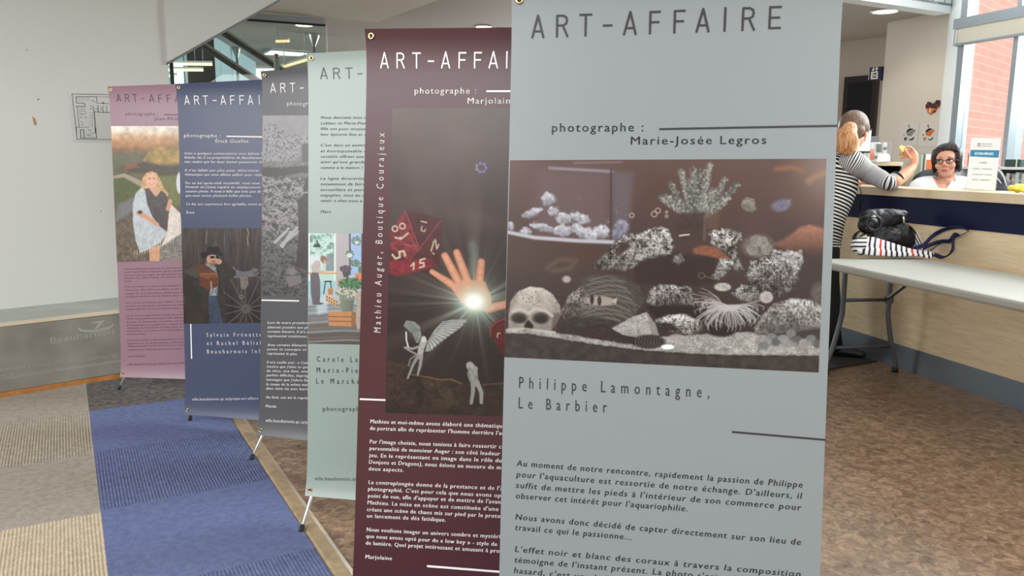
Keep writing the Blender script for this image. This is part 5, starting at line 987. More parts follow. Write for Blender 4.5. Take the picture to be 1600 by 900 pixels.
for a, b_, d_ in ((353, 355.5, 9.40), (376, 377, 10.20)):
    struct('trim_3', upright(a, d_, b_, d_ + 0.05, 0, 2.5, 0.02), mat('partition_joint', rgb(188, 214, 220), 0.4))
struct('wall_clad_pier', upright(297, 8.9, 343.5, 9.05, 0, 2.56, 0.12), COLD)
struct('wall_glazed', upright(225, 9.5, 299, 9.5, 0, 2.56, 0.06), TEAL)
def window(name, px0, py0, px1, py1, d, m=PANE):
    z0, z1 = P(px0, py1, d).z, P(px0, py0, d).z; o = struct(name, upright(px0, d, px1, d, z0, z1, 0.03), m); return o
window('window_1', 275.5, 99, 293, 150, 9.44); window('window_2', 399, 105, 440, 150, 12.3); window('window_3', 426, 86, 470, 104, 13.2)
struct('trim_4', upright(297, 8.85, 299.5, 8.85, 0, 2.56, 0.03), mat('white_mullion', rgb(200, 216, 218), 0.4))
STRIP_REFL = mat('strip_reflection', (1, 0.95, 0.7), 0.4, emit=(1.0, 0.93, 0.62), estr=1.05); AMB = mat('amber_strip', (1, 0.8, 0.5), 0.4, emit=(1.0, 0.72, 0.36), estr=0.95)  # pale strips are reflections in the glass, rebuilt as glowing tubes
def strip(pa, pb, da, db, r, m, label, nm='strip_reflection'):
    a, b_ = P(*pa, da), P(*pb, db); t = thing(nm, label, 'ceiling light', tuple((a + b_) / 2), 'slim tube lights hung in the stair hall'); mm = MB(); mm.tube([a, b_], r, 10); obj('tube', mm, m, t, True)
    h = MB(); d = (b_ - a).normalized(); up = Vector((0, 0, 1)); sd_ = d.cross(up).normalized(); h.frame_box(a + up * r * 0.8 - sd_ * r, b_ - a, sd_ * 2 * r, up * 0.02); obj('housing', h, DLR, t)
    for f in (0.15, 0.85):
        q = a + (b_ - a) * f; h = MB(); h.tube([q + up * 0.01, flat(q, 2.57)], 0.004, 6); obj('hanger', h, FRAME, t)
strip((240, 99.5), (331, 100.5), 8.5, 8.5, 0.016, STRIP_REFL, 'topmost of the pale tube-shaped glass reflections left of the blue banner'); strip((240, 109), (317, 109.5), 8.7, 8.7, 0.015, STRIP_REFL, 'second pale tube-shaped glass reflection down, left of the blue banner'); strip((240, 118.5), (276, 118.5), 8.9, 8.9, 0.013, STRIP_REFL, 'lowest pale tube-shaped glass reflection, beside the bright pane')
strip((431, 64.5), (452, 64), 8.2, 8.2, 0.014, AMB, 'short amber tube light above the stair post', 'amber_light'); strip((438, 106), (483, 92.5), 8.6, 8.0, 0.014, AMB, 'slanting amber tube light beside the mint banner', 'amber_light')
sk = [G(410, 83.5, ZC + 0.055), G(424, 76.2, ZC + 0.055), G(487, 81, ZC + 0.055), G(468, 86, ZC + 0.055)]; t = thing('ceiling_panel_light', 'bright flat ceiling light panel above the charcoal banner', 'ceiling light', tuple(sum(sk, Vector()) / 4))
mb = MB(); mb.prism(sk, (0, 0, -0.012)); obj('diffuser', mb, mat('panel_glow', (0.9, 1, 1), 0.4, emit=(0.92, 0.98, 1.0), estr=1.2), t)
cm = sum(sk, Vector()) / 4; ro = [cm + (p - cm) * 1.06 for p in sk]; mb = MB()
for i in range(4):
    j = (i + 1) % 4; mb.prism([sk[i], ro[i], ro[j], sk[j]], (0, 0, -0.02))
obj('frame', mb, DLR, t)
def cone_column(px, py0, py1, rad_px, label):
    z = ZC + 0.06; p = G(px, py0, z); dp = (p - EYE).dot(CF); r = rad_px * dp / FOC; tip = P(px, py1, dp).z
    t = thing('cone_capped_column', label, 'column', tuple(flat(p, 0)), 'slender columns with cone tops in the stair hall'); mm = MB(); mm.lathe(flat(p, tip), [(0.016, 0), (r * 0.97, z - tip - 0.03), (r, z - tip - 0.012), (r, z - tip)], 24); obj('cone_cap', mm, mat('brushed_steel', rgb(160, 160, 154), 0.3, 0.8), t, True, autos=40)
    mm = MB(); mm.tube([flat(p, 0), flat(p, tip + 0.02)], 0.014, 10); obj('shaft', mm, FRAME, t, True)
    mm = MB(); mm.lathe(flat(p, 0), [(0.05, 0), (0.05, 0.012), (0.018, 0.02)], 16); obj('foot_plate', mm, FRAME, t, True)
cone_column(490, 53, 72.5, 9.3, 'nearest cone-topped column, above the mint banner'); cone_column(369.5, 74, 90, 6.2, 'cone-topped column above the middle of the blue banner'); cone_column(384.5, 96, 107.5, 5.2, 'smallest cone-topped column, above the right of the blue banner')

# ---- right side: passage, wall, bulkhead
WC = ZC + 0.06; BEIGE = mat('beige_paint', rgb(222, 214, 203), 0.65); DKB = mat('dark_brown_frame', rgb(48, 40, 38), 0.6, spec=0.2); DKD = mat('dark_door', rgb(20, 19, 22), 0.6, spec=0.2)
wb0, wb1 = G(1387, 35, WC), G(1484.5, 21.6, WC - 0.03); bwd = flat(wb1, 0) - flat(wb0, 0); bwl = bwd.length; bwd.normalize(); bwn = Vector((bwd.y, -bwd.x, 0))
if bwn.dot(EYE - wb0) < 0: bwn = -bwn
mb = MB(); mb.prism([flat(wb0, 0), flat(wb1, 0), flat(wb1, WC), flat(wb0, WC)], -bwn * 0.22); struct('wall_beige', mb, BEIGE)
def bw(px, py, off=0.0): return VP(px, py, flat(wb0, 0) + bwn * off, bwd)
pb = G(1315, 65.3, WC); pbd = hdir(2600) if False else (G(1385, 56.5, WC) - pb); pbd.z = 0; pbd.normalize(); pbn = Vector((pbd.y, -pbd.x, 0))
if pbn.dot(EYE - pb) < 0: pbn = -pbn
mb = MB(); mb.prism([flat(pb - pbd * 1.6, 0), flat(pb + pbd * 0.75, 0), flat(pb + pbd * 0.75, WC), flat(pb - pbd * 1.6, WC)], -pbn * 0.12); struct('wall_passage', mb, mat('passage_paint', rgb(176, 166, 154), 0.65))
def pw(px, py, off=0.0): return VP(px, py, flat(pb, 0) + pbn * off, pbd)
dr0, dr1 = pw(1323.6, 121), pw(1376, 115); door = MB(); door.prism([flat(dr0, 0), flat(dr1, 0), flat(dr1, dr0.z), flat(dr0, dr0.z)], pbn * 0.05); dob = struct('door_1', door, DKB)
ww = (flat(dr1, 0) - flat(dr0, 0)).length; mb = MB(); mb.frame_box(flat(dr0, 0) + pbd * 0.06 + pbn * 0.045, pbd * (ww - 0.12), pbn * 0.012, Vector((0, 0, dr0.z - 0.07))); lf = struct('door_leaf', mb, DKD, dob)
mb = MB(); hp = flat(dr0, 1.0) + pbd * (ww - 0.16) + pbn * 0.06; mb.tube([hp, hp + pbn * 0.05, hp + pbn * 0.05 - pbd * 0.1], 0.009, 8); struct('door_handle', mb, FRAME, lf)
# elevator sign standing out from the corner
NAVY = mat('navy_sign', rgb(24, 30, 66), 0.45); PICT = mat('white_pictogram', rgb(226, 224, 222), 0.5)
sg0 = flat(wb0, 0) - bwn * 0.05; sd2 = -CR; sd2.z = 0; sd2.normalize()
def sgp(px, py, off=0.0):
    n = Vector((sd2.y, -sd2.x, 0)); n = n if n.dot(EYE - sg0) > 0 else -n; return VP(px, py, sg0 + n * off, sd2)
sgn = Vector((sd2.y, -sd2.x, 0)); sgn = sgn if sgn.dot(EYE - sg0) > 0 else -sgn
mb = MB(); mb.prism([sgp(1359, 105.4), flat(sg0, sgp(1382, 103).z), flat(sg0, sgp(1380.5, 126.2).z), sgp(1357.5, 124.5)], -sgn * 0.018); sig = obj('elevator_sign', mb, NAVY, bevel=0.001); tag(sig, 'navy elevator sign with white arrows at the wall corner above the door', 'sign')
mb = MB(); E_ = lambda x, y: sgp(1350 + x / 25.72, 95 + y / 25.72, 0.0012)
for pts in ([(365, 265), (405, 265), (400, 330), (440, 335), (365, 425), (305, 345), (360, 335)], [(430, 325), (515, 245), (590, 325), (530, 325), (522, 425), (480, 420), (485, 328)]): mb.add([E_(*p) for p in pts], [tuple(range(len(pts)))])
o_, i_ = [(290, 440), (560, 425), (550, 725), (272, 745)], [(345, 490), (510, 475), (500, 675), (332, 690)]
mb.add([E_(*p) for p in o_ + i_], [(0, 1, 5, 4), (1, 2, 6, 5), (2, 3, 7, 6), (3, 0, 4, 7)])
for x in (372, 422, 478): mb.add([E_(*p) for p in ((x - 14, 540), (x + 14, 537), (x + 14, 640), (x - 14, 642))], [(0, 1, 2, 3)]); mb.add([E_(*p) for p in ((x - 10, 515), (x + 10, 513), (x + 10, 532), (x - 10, 534))], [(0, 1, 2, 3)])
obj('pictogram', mb, PICT, sig)
# bulkhead above the passage with its lettering
BLKH = mat('bulkhead_white', rgb(240, 246, 248), 0.6); bq0, bq1 = bk1 + (bk0 - bk1) * 3.2, bk1 - (bk0 - bk1).normalized() * 0.0; bkn = Vector(((bq1 - bq0).y, -(bq1 - bq0).x, 0)).normalized(); bkn = bkn if bkn.dot(EYE - bk0) > 0 else -bkn
mb = MB(); mb.prism([flat(bq0, ZC), flat(bq1, ZC), flat(bq1, 4.0), flat(bq0, 4.0)], -bkn * 0.14); bulk = struct('wall_bulkhead', mb, BLKH)
bld = (flat(bq1, 0) - flat(bq0, 0)).normalized(); bpx = lambda x, y: (lambda p: ((p - bq0).dot(bld), p.z))(VP(x, y, bq0 + bkn * 0.001, bld))
mb = MB(); text_to(mb, 'PRÊT', lambda a, z: flat(bq0, z) + bld * a + bkn * 0.0012, bpx(1426, 1.2), bpx(1481.5, 8.8), 0.17, track=1.35); struct('wall_lettering', mb, mat('pale_lettering', rgb(176, 186, 204), 0.6), bulk)
# heart of buttons and two drawings on the beige wall
HT = thing('heart_collage', 'heart of many coloured buttons on the beige wall', 'wall decoration', tuple(bw(1458, 168, 0.004))); C2 = lambda x, y, off=0.004: bw(1400 + x / 10.59, 150 + y / 10.59, off)
hpts = [(580, 310), (530, 262), (505, 205), (500, 150), (515, 100), (545, 92), (590, 125), (620, 115), (660, 85), (705, 66), (735, 85), (738, 125), (700, 180), (650, 250)]
mb = MB(); mb.prism([C2(x, y, 0.006) for x, y in hpts], -bwn * 0.0055); obj('backing', mb, mat('heart_card', rgb(206, 120, 80), 0.7), HT)
hr = random.Random(5); cols = [(24, 22, 40), (40, 110, 70), (120, 20, 30), (220, 120, 50), (240, 210, 190), (60, 40, 110), (30, 30, 30), (200, 60, 40), (150, 40, 80), (236, 150, 60)]
def inside(pt, poly):
    x, y = pt; c = False
    for i in range(len(poly)):
        (x0, y0), (x1, y1) = poly[i], poly[i - 1]
        if (y0 > y) != (y1 > y) and x < (x1 - x0) * (y - y0) / (y1 - y0) + x0: c = not c
    return c
k = 0
for gy in range(85, 305, 34):
    for gx in range(505, 740, 34):
        if inside((gx, gy), hpts):
            m_ = MB(); m_.lathe(C2(gx + hr.uniform(-5, 5), gy + hr.uniform(-5, 5), 0.006), [(0.009, 0), (0.0115, 0.001), (0.0115, 0.004), (0.009, 0.0055), (0.004, 0.0045)], 12, bwn)
            c = [(0, 1, 6), (6, 2, 2), (4, 3, 0), (5, 9, 3)][min(3, (gy - 85) // 60)][hr.randrange(3)]; obj('button', m_, mat('button_%d' % c, rgb(*cols[c]), 0.4), HT, True); k += 1
PAPER = mat('drawing_paper', rgb(222, 218, 212), 0.7)
def drawing(quad, dx, label, cmap):
    t = obj('framed_drawing', (lambda m_: (m_.prism([C2(x, y, 0.004) for x, y in quad], -bwn * 0.0035), m_)[1])(MB()), PAPER); tag(t, label, 'drawing', 'drawings on the beige wall')
    def shp(nm, pts, col): m_ = MB(); m_.add([C2(x + dx, y, 0.0046) for x, y in pts], [tuple(range(len(pts)))]); obj(nm, m_, mat(nm + '_%d_%d_%d' % col, rgb(*col), 0.7), t)
    shp('spoon_print', [(200, 478), (212, 470), (224, 482), (222, 505), (240, 540), (228, 545), (208, 508)], cmap[0]); shp('drink_print', [(168, 604), (178, 570), (205, 545), (250, 535), (290, 545), (240, 572), (200, 598)], cmap[1])
    shp('cup_print', [(164, 612), (200, 602), (245, 575), (290, 552), (312, 562), (325, 575), (280, 625), (256, 662), (215, 665), (185, 650)], cmap[2]); shp('sweet_print', [(122, 640), (132, 628), (142, 636), (138, 658), (124, 660)], cmap[3])
    shp('saucer_print', [(128, 712), (136, 690), (175, 680), (200, 690), (175, 700), (172, 738), (140, 735)], cmap[4]); shp('shadow_print', [(205, 715), (255, 708), (300, 672), (296, 705), (265, 735), (225, 732)], cmap[5])
drawing([(88, 430), (390, 436), (342, 832), (20, 815)], 0, 'black and grey cup drawing, left of the pair on the beige wall', [(110, 108, 106), (40, 34, 36), (142, 142, 140), (140, 136, 132), (70, 68, 66), (34, 32, 32)])
drawing([(398, 436), (690, 436), (680, 838), (352, 832)], 318, 'cup drawing with orange patch, right of the pair on the beige wall', [(120, 50, 90), (30, 22, 36), (226, 110, 50), (70, 50, 70), (190, 130, 110), (60, 110, 90)])

# ---- window bay and the brick building outside
wi = P(1492, 250, 6.35); wid = hdir(416); win_n = Vector((wid.y, -wid.x, 0)); win_n = win_n if win_n.dot(EYE - wi) > 0 else -win_n
def wv(px, py, off=0.0): return VP(px, py, wi + win_n * off, wid)
JMB = mat('jamb_white', rgb(238, 245, 247), 0.5)
mb = MB(); j0 = flat(wb1, 0) ; j1 = flat(wv(1489, 150), 0); mb.prism([j0 + bwn * 0.01, j1, j1 + Vector((0, 0, 4)), j0 + bwn * 0.01 + Vector((0, 0, 4))], -(win_n) * 0.10); struct('wall_jamb', mb, JMB)
MUL = mat('mullion_grey', rgb(152, 160, 166), 0.4, 0.3)
wroot = struct('window_4', (lambda m_: (m_.frame_box(flat(wv(1491, 150), 0), wid * 0.0 + (flat(wv(1499, 150), 0) - flat(wv(1491, 150), 0)), -win_n * 0.10, Vector((0, 0, 4.0))), m_)[1])(MB()), MUL)
mx0, mx1 = flat(wv(1574.5, 150), 0), flat(wv(1582, 150), 0)
mb = MB(); mb.frame_box(mx0, mx1 - mx0, -win_n * 0.14, Vector((0, 0, 4.0))); struct('window_mullion', mb, MUL, wroot)
ta, tb = wv(1493.5, 30.5), wv(1494.8, 46); mb = MB(); mb.frame_box(flat(ta, tb.z) + win_n * 0.02, wid * -2.6 if wid.dot(flat(mx0, 0) - flat(wi, 0)) < 0 else wid * 2.6, -win_n * 0.10, Vector((0, 0, ta.z - tb.z))); struct('window_transom', mb, MUL, wroot)
wdir = wid * (-1 if wid.dot(flat(mx0, 0) - flat(wi, 0)) < 0 else 1)
mb = MB(); mb.frame_box(flat(wv(1491, 150), 0), wdir * 3.0, -win_n * 0.10, Vector((0, 0, 0.92))); struct('window_sill', mb, JMB, wroot)
mb = MB(); mb.frame_box(flat(wv(1499, 150), 0.92) - win_n * 0.06, wdir * 3.0, -win_n * 0.008, Vector((0, 0, 3.1))); struct('window_pane', mb, glass_mat('window_glass', (0.97, 0.99, 0.99), 0.02), wroot)
bl = thing('roller_blind', 'half raised cream roller blind under the grey window bar', 'blind', tuple(flat(wv(1540, 60), wv(1540, 66).z)))
b0, b1 = wv(1497.5, 45.5), wv(1497.8, 68); CLOTH = mat('blind_cloth', rgb(206, 200, 184), 0.8); nd, lk, b = nodes_of(CLOTH); b.inputs['Transmission Weight'].default_value = 0.0
mb = MB(); mb.frame_box(flat(b0, b1.z) + win_n * 0.012, wdir * 1.9, -win_n * 0.002, Vector((0, 0, b0.z - b1.z))); obj('cloth', mb, CLOTH, bl)
mb = MB(); mb.frame_box(flat(b0, b1.z - 0.022) + win_n * 0.022, wdir * 1.9, -win_n * 0.02, Vector((0, 0, 0.022))); obj('hem_bar', mb, MUL, bl, bevel=0.003)
mb = MB(); mb.tube([flat(b0, b0.z) + win_n * 0.03, flat(b0, b1.z - 0.02) + win_n * 0.03], 0.006, 8); obj('guide', mb, MUL, bl)
# outside
BRK = mat('pink_brick', rgb(222, 150, 138), 0.85); nd, lk, b = nodes_of(BRK); bt = nd.new('ShaderNodeTexBrick'); t = nd.new('ShaderNodeTexCoord'); mp = nd.new('ShaderNodeMapping'); mp.inputs['Rotation'].default_value = (0, 0, 0)
bt.inputs['Color1'].default_value = (*rgb(232, 158, 146), 1); bt.inputs['Color2'].default_value = (*rgb(238, 168, 156), 1); bt.inputs['Mortar'].default_value = (*rgb(244, 190, 178), 1); bt.inputs['Scale'].default_value = 1.0; bt.inputs['Brick Width'].default_value = 0.48; bt.inputs['Row Height'].default_value = 0.13; bt.inputs['Mortar Size'].default_value = 0.008
lk.new(t.outputs['UV'], bt.inputs['Vector']); lk.new(bt.outputs['Color'], b.inputs['Base Color'])
bd = thing('brick_building', 'pale red brick building outside the window', 'building', tuple(flat(P(1570, 250, 11), 0)))
obd = -win_n; bp0 = flat(P(1472, 250, 12.4), 0); bq = hdir(2050); mb = MB(); ln = 9.0
vs = [bp0 + Vector((0, 0, -0.5)), bp0 + bq * ln + Vector((0, 0, -0.5)), bp0 + bq * ln + Vector((0, 0, 8)), bp0 + Vector((0, 0, 8))]; bnn = Vector((-bq.y, bq.x, 0)); bnn = bnn if bnn.dot(bp0 - EYE) > 0 else -bnn
mb.prism(vs, bnn * 0.3); o = obj('brick_wall', mb, BRK, bd)
uvl = o.data.uv_layers.new(name='UVMap'); org = ORG[o.name]
for lp in o.data.loops:
    v = o.data.vertices[lp.vertex_index].co + org; uvl.data[lp.index].uv = ((v - bp0).dot(bq), v.z)
mb = MB(); pq = flat(VP(1478, 250, bp0, bq), 0); mb.frame_box(pq - bnn * 0.01 + Vector((0, 0, -0.5)), (flat(VP(1505, 250, bp0, bq), 0) - pq), bnn * 0.02, Vector((0, 0, 8.5))); obj('white_pilaster', mb, mat('white_render', rgb(244, 246, 246), 0.7), bd)
sun = bpy.data.lights.new('sun', 'SUN'); sun.energy = 5.5; sun.color = (1, 0.97, 0.93); sun.angle = 0.02; so = bpy.data.objects.new('sun', sun); COL.objects.link(so); so.rotation_euler = (bnn * 0.75 + bq * 0.25 + Vector((0, 0, -0.75))).to_track_quat('-Z', 'Y').to_euler()

# ================================================================== reception desk, table and what stands on them
cb0, cb1 = G(1322, 545), G(1599, 641); cdr = flat(cb1, 0) - flat(cb0, 0); cdr.normalize(); cn = Vector((cdr.y, -cdr.x, 0)); cn = cn if cn.dot(EYE - cb0) > 0 else -cn
def cv(px, py, off=0.0): return VP(px, py, flat(cb0, 0) + cn * off, cdr)
def cpt(s, z, off=0.0): return Vector((cb0.x, cb0.y, z)) + cdr * s + cn * off
def cs_(p): return (Vector(p) - cb0).dot(cdr)
def zavg(a, b_, off): return (cv(*a, off).z + cv(*b_, off).z) / 2
zk = zavg((1297, 505.6), (1599, 597), 0.0); zp0 = zavg((1325.6, 336.7), (1599, 370), 0.004); zp1 = zavg((1331, 301), (1599, 322), 0.03); zc = zavg((1400, 292.5), (1599, 305), 0.03)
S0, S1 = -0.6, 3.4
MAPLE = mat('maple_panel', rgb(206, 182, 146), 0.42, spec=0.4); nd, lk, b = nodes_of(MAPLE); t = nd.new('ShaderNodeTexCoord'); mp = nd.new('ShaderNodeMapping'); mp.inputs['Scale'].default_value = (2.0, 2.0, 14.0); n = nd.new('ShaderNodeTexNoise'); n.inputs['Scale'].default_value = 3.0; n.inputs['Detail'].default_value = 6; n.inputs['Distortion'].default_value = 1.2
r = nd.new('ShaderNodeValToRGB'); r.color_ramp.elements[0].position = 0.3; r.color_ramp.elements[0].color = (*rgb(216, 192, 154), 1); r.color_ramp.elements[1].position = 0.7; r.color_ramp.elements[1].color = (*rgb(232, 212, 178), 1)
lk.new(t.outputs['Object'], mp.inputs[0]); lk.new(mp.outputs[0], n.inputs['Vector']); lk.new(n.outputs['Fac'], r.inputs[0]); lk.new(r.outputs[0], b.inputs['Base Color'])
MTOP = mat('maple_top', rgb(220, 200, 172), 0.35, noise=(8, rgb(206, 182, 148), 0.35, 0.7)); NAVYP = mat('navy_panel', rgb(13, 20, 54), 0.55, spec=0.25); KICK = mat('kick_metal', rgb(120, 128, 138), 0.38, 0.55)
desk = thing('reception_desk', 'long maple reception desk with navy band and grey metal base', 'reception desk', tuple(cpt(1.0, 0, -0.3)))
mb = MB(); mb.frame_box(cpt(S0, 0, -0.02), cdr * (S1 - S0), cn * 0.03, Vector((0, 0, zk))); obj('kick_plate', mb, KICK, desk)
for i, (a, b_) in enumerate(((S0, 0.32), (0.323, 1.52), (1.523, S1))):
    mb = MB(); mb.frame_box(cpt(a, zk, -0.05), cdr * (b_ - a), cn * 0.05, Vector((0, 0, zp0 - zk))); obj('front_panel', mb, MAPLE, desk)
mb = MB(); mb.frame_box(cpt(S0, zp0, -0.05), cdr * (S1 - S0), cn * 0.054, Vector((0, 0, zp1 - zp0))); obj('navy_band', mb, NAVYP, desk)
for a, b_ in ((S0, 0.62), (0.622, S1)):
    mb = MB(); mb.frame_box(cpt(a, zp1, -0.27), cdr * (b_ - a), cn * 0.30, Vector((0, 0, zc - zp1))); obj('counter_top', mb, MTOP, desk, bevel=0.003)
mb = MB(); mb.frame_box(cpt(S0, 0.70, -0.27), cdr * (S1 - S0), cn * 0.22, Vector((0, 0, 0.03))); obj('work_surface', mb, mat('grey_laminate', rgb(150, 160, 162), 0.4), desk)
mb = MB(); mb.frame_box(cpt(S0, 0, -0.27), cdr * 0.03, cn * 0.22, Vector((0, 0, 0.70))); mb.frame_box(cpt(S1 - 0.03, 0, -0.27), cdr * 0.03, cn * 0.22, Vector((0, 0, 0.70))); obj('end_panel', mb, MAPLE, desk)
# black cord over the edge of the counter
BLKP = mat('black_plastic', (0.012, 0.012, 0.014), 0.4)
cq = [cv(1334, 291, 0.034) + Vector((0, 0, 0.004)), cv(1342, 293, 0.036), cv(1345, 302, 0.036), cv(1343, 316, 0.012), cv(1340.5, 330, 0.010)]; cq[0] = cq[0] - cn * 0.05; cq[0].z = zc + 0.004; cq[1].z = zc + 0.004
mb = MB(); mb.tube(smooth_path(cq, 6), 0.0028, 8); cord = obj('power_cord', mb, BLKP, None, True); tag(cord, 'thin black cord hanging over the desk edge beside the striped top', 'cord')
# ---- folding table
ZT = 0.70; t0, t1 = G(1300, 410.5, ZT), G(1599, 471.8, ZT); td = flat(t1, 0) - flat(t0, 0); td.normalize(); tn = Vector((td.y, -td.x, 0)); tn = tn if tn.dot(EYE - t0) > 0 else -tn
tw = 0.62; th = 0.042; ta = t0 - td * 0.16
PLAS = mat('grey_table_plastic', rgb(172, 170, 162), 0.5, bump=(120, 0.05)); LEG = mat('grey_powder_steel', rgb(96, 102, 108), 0.4, 0.4)
tab = thing('folding_table', 'long pale grey folding table with curved steel legs before the reception desk', 'table', tuple(flat(ta + td * 0.9 - tn * tw / 2, 0)))
mb = MB(); mb.frame_box(ta - Vector((0, 0, th)), td * 1.83, -tn * tw, Vector((0, 0, th))); obj('table_top', mb, PLAS, tab, bevel=0.012)
ff = G(1398, 581); fz = ZT - th; nt_ = flat(G(1322, 409, fz), 0); tdv = (ff - nt_); tL = tdv.length; tdv.normalize(); bow = 0.075; cen = (nt_ + ff - tdv * bow) / 2; half = (ff - cen).length; kt = 1 - bow / half; fs = (cen - ta).dot(td)
for sg, nm in ((1, 'leg'), (-1, 'leg')):
    for s_ in (fs, 1.83 - fs):
        off = lambda k: cen + td * (s_ - fs) + tdv * (sg * half * k)
        pts = [flat(off(kt), fz - 0.005), flat(off(kt), fz * 0.62), flat(off(kt + 0.02), fz * 0.5), flat(off(kt * 0.45 + 0.55), fz * 0.24), flat(off(0.985), fz * 0.10), flat(off(1.0), 0.012)]
        mb = MB(); mb.tube(smooth_path(pts, 5), 0.0145, 12); l = obj('leg', mb, LEG, tab, True); mb = MB(); mb.tube([flat(off(1.0), 0.0), flat(off(1.0), 0.03)], [0.019, 0.0175], 14); obj('foot_cap', mb, BLK, l, True)
for s_, sgn2 in ((fs, 1), (1.83 - fs, -1)):
    o2 = lambda k, z, s3=0: flat(cen + td * (s_ - fs + s3) + tdv * (half * k), z)
    for k, z in ((kt * 0.5 + 0.5, 0.155), (kt, fz * 0.66)): mb = MB(); mb.tube([o2(-k, z), o2(k, z)], 0.0105, 10); obj('cross_bar', mb, LEG, tab, True)
    mb = MB(); mb.tube([o2(kt * 0.93, fz * 0.665), o2(kt * 0.5, fz * 0.82, sgn2 * 0.2), o2(0.0, fz - 0.004, sgn2 * 0.42)], 0.010, 10); br = obj('brace', mb, LEG, tab, True)
    mb = MB(); c = o2(kt, fz * 0.66); mb.frame_box(c + Vector((-0.02, -0.02, -0.022)), (0.04, 0, 0), (0, 0.04, 0), (0, 0, 0.044)); obj('hinge', mb, LEG, br, bevel=0.006)
mb = MB(); mm0, mm1 = G(1374, 565.3), G(1290, 579); u = (mm1 - mm0).normalized(); v_ = Vector((u.y, -u.x, 0)); v_ = v_ if v_.dot(cb0 - mm0) > 0 else -v_
mm0 = mm0 + u * 0.015 + Vector((0, 0, 0.0005)); v_ = -cdr; mb.prism([mm0, mm0 + u * 0.62, mm0 + u * 0.62 + v_ * 0.75, mm0 + v_ * 0.75], (0, 0, 0.008)); m_ = obj('floor_mat', mb, mat('mat_fibre', rgb(48, 44, 42), 0.95, bump=(150, 0.4)), None, bevel=0.003); tag(m_, 'dark floor mat beneath the standing person at the desk', 'mat')

# ---- black backpack and striped tote on the table
LEA = mat('black_leather', (0.007, 0.007, 0.009), 0.42, spec=0.35, bump=(34, 0.25)); STEEL = mat('buckle_steel', rgb(190, 186, 180), 0.25, 1.0)
def lump(mb, pts, rad, seg=18): mb.tube(smooth_path(pts, 4), lerp_list(rad, 4), seg)
def onT(px, py, d): return P(px, py, d)
dT = (G(1385, 405, ZT) - EYE).dot(CF)             # depth of the table top where the bags lie
B_ = lambda x, y, dd=0.0: P(1325 + x / 8.18, 310 + y / 8.18, dT + dd)
pxm = dT / FOC / 8.18
bp = thing('backpack', 'black leather backpack slumped on the grey table in the striped tote', 'backpack', tuple(flat(B_(450, 700, 0.12), ZT)))
mb = MB()
lump(mb, [B_(150, 300, .13), B_(240, 280, .13), B_(400, 260, .14), B_(560, 250, .15), B_(690, 245, .16), B_(742, 262, .16)], [(60 * pxm, 55 * pxm), (112 * pxm, 100 * pxm), (140 * pxm, 120 * pxm), (122 * pxm, 120 * pxm), (92 * pxm, 100 * pxm), (60 * pxm, 60 * pxm)])
lump(mb, [B_(290, 520, .13), B_(400, 500, .14), B_(560, 520, .15), B_(700, 520, .16), B_(830, 560, .16)], [(90 * pxm, 90 * pxm), (150 * pxm, 115 * pxm), (165 * pxm, 120 * pxm), (175 * pxm, 120 * pxm), (120 * pxm, 90 * pxm)])
lump(mb, [B_(640, 330, .15), B_(760, 420, .15), B_(880, 420, .15)], [60 * pxm, 70 * pxm, 10 * pxm])
body = remesh(mb, 'body', LEA, bp, 0.007, 6)
dm = body.modifiers.new('creases', 'DISPLACE'); tx = bpy.data.textures.new('creases', 'CLOUDS'); tx.noise_scale = 0.055; tx.noise_depth = 2; dm.texture = tx; dm.strength = 0.026; dm.mid_level = 0.5
mb = MB(); c = B_(330, 320, -0.0); an = [B_(330 + 92 * math.cos(a), 318 + 92 * math.sin(a), 0.005) for a in [k * PI / 10 for k in range(21)]]; mb.tube(an, (0.009), 8, caps=False); obj('pocket_rim', mb, LEA, bp, True)
mb = MB(); mb.ball(c + CF * 0.07, (0.055, 0.055, 0.055), 18, 12); obj('pocket', mb, LEA, bp, True)
for pts, r0 in (([B_(300, 235, .0), B_(320, 228, -.004), B_(365, 250, .0)], 0.006), ([B_(700, 235, .02), B_(712, 270, .015), B_(716, 320, .02)], 0.006), ([B_(235, 290, .02), B_(238, 340, .015), B_(232, 385, .02)], 0.004)):
    mb = MB(); mb.tube(pts, r0, 8); obj('buckle', mb, STEEL, bp, True)
mb = MB(); mb.tube(smooth_path([B_(230, 420, .08), B_(150, 420, .07), B_(90, 470, .06), B_(85, 520, .06), B_(130, 525, .06), B_(180, 470, .07), B_(250, 440, .08)], 5), [(0.018, 0.004)] * 31, 8, up=CF); obj('shoulder_strap', mb, LEA, bp, True)
# tote: soft lying bag, stripes run across it
TOT = mat('striped_canvas', (1, 1, 1), 0.8); nd, lk, b = nodes_of(TOT); a = nd.new('ShaderNodeAttribute'); a.attribute_name = 'along'; r = nd.new('ShaderNodeValToRGB'); r.color_ramp.interpolation = 'CONSTANT'; lk.new(a.outputs['Fac'], r.inputs[0]); lk.new(r.outputs[0], b.inputs['Base Color'])
WTS, NVS, RDS = rgb(226, 226, 224), rgb(30, 32, 62), rgb(206, 44, 38); el = r.color_ramp.elements
sq = [(0.0, WTS)]; nS = 14
for k in range(nS):
    c = k / nS; red = k in (3, 9); sq.append((c + 0.040, RDS if red else NVS)); sq.append((c + 0.068, WTS))
el[0].position = 0; el[0].color = (*WTS, 1); el[1].position = sq[1][0]; el[1].color = (*sq[1][1], 1)
for p_, c in sq[2:]: e = el.new(min(p_, 1.0)); e.color = (*c, 1)
tote = thing('tote_bag', 'navy and white striped tote bag with red lines lying flat on the table', 'tote bag', tuple(flat(B_(560, 740, 0.05), ZT)))
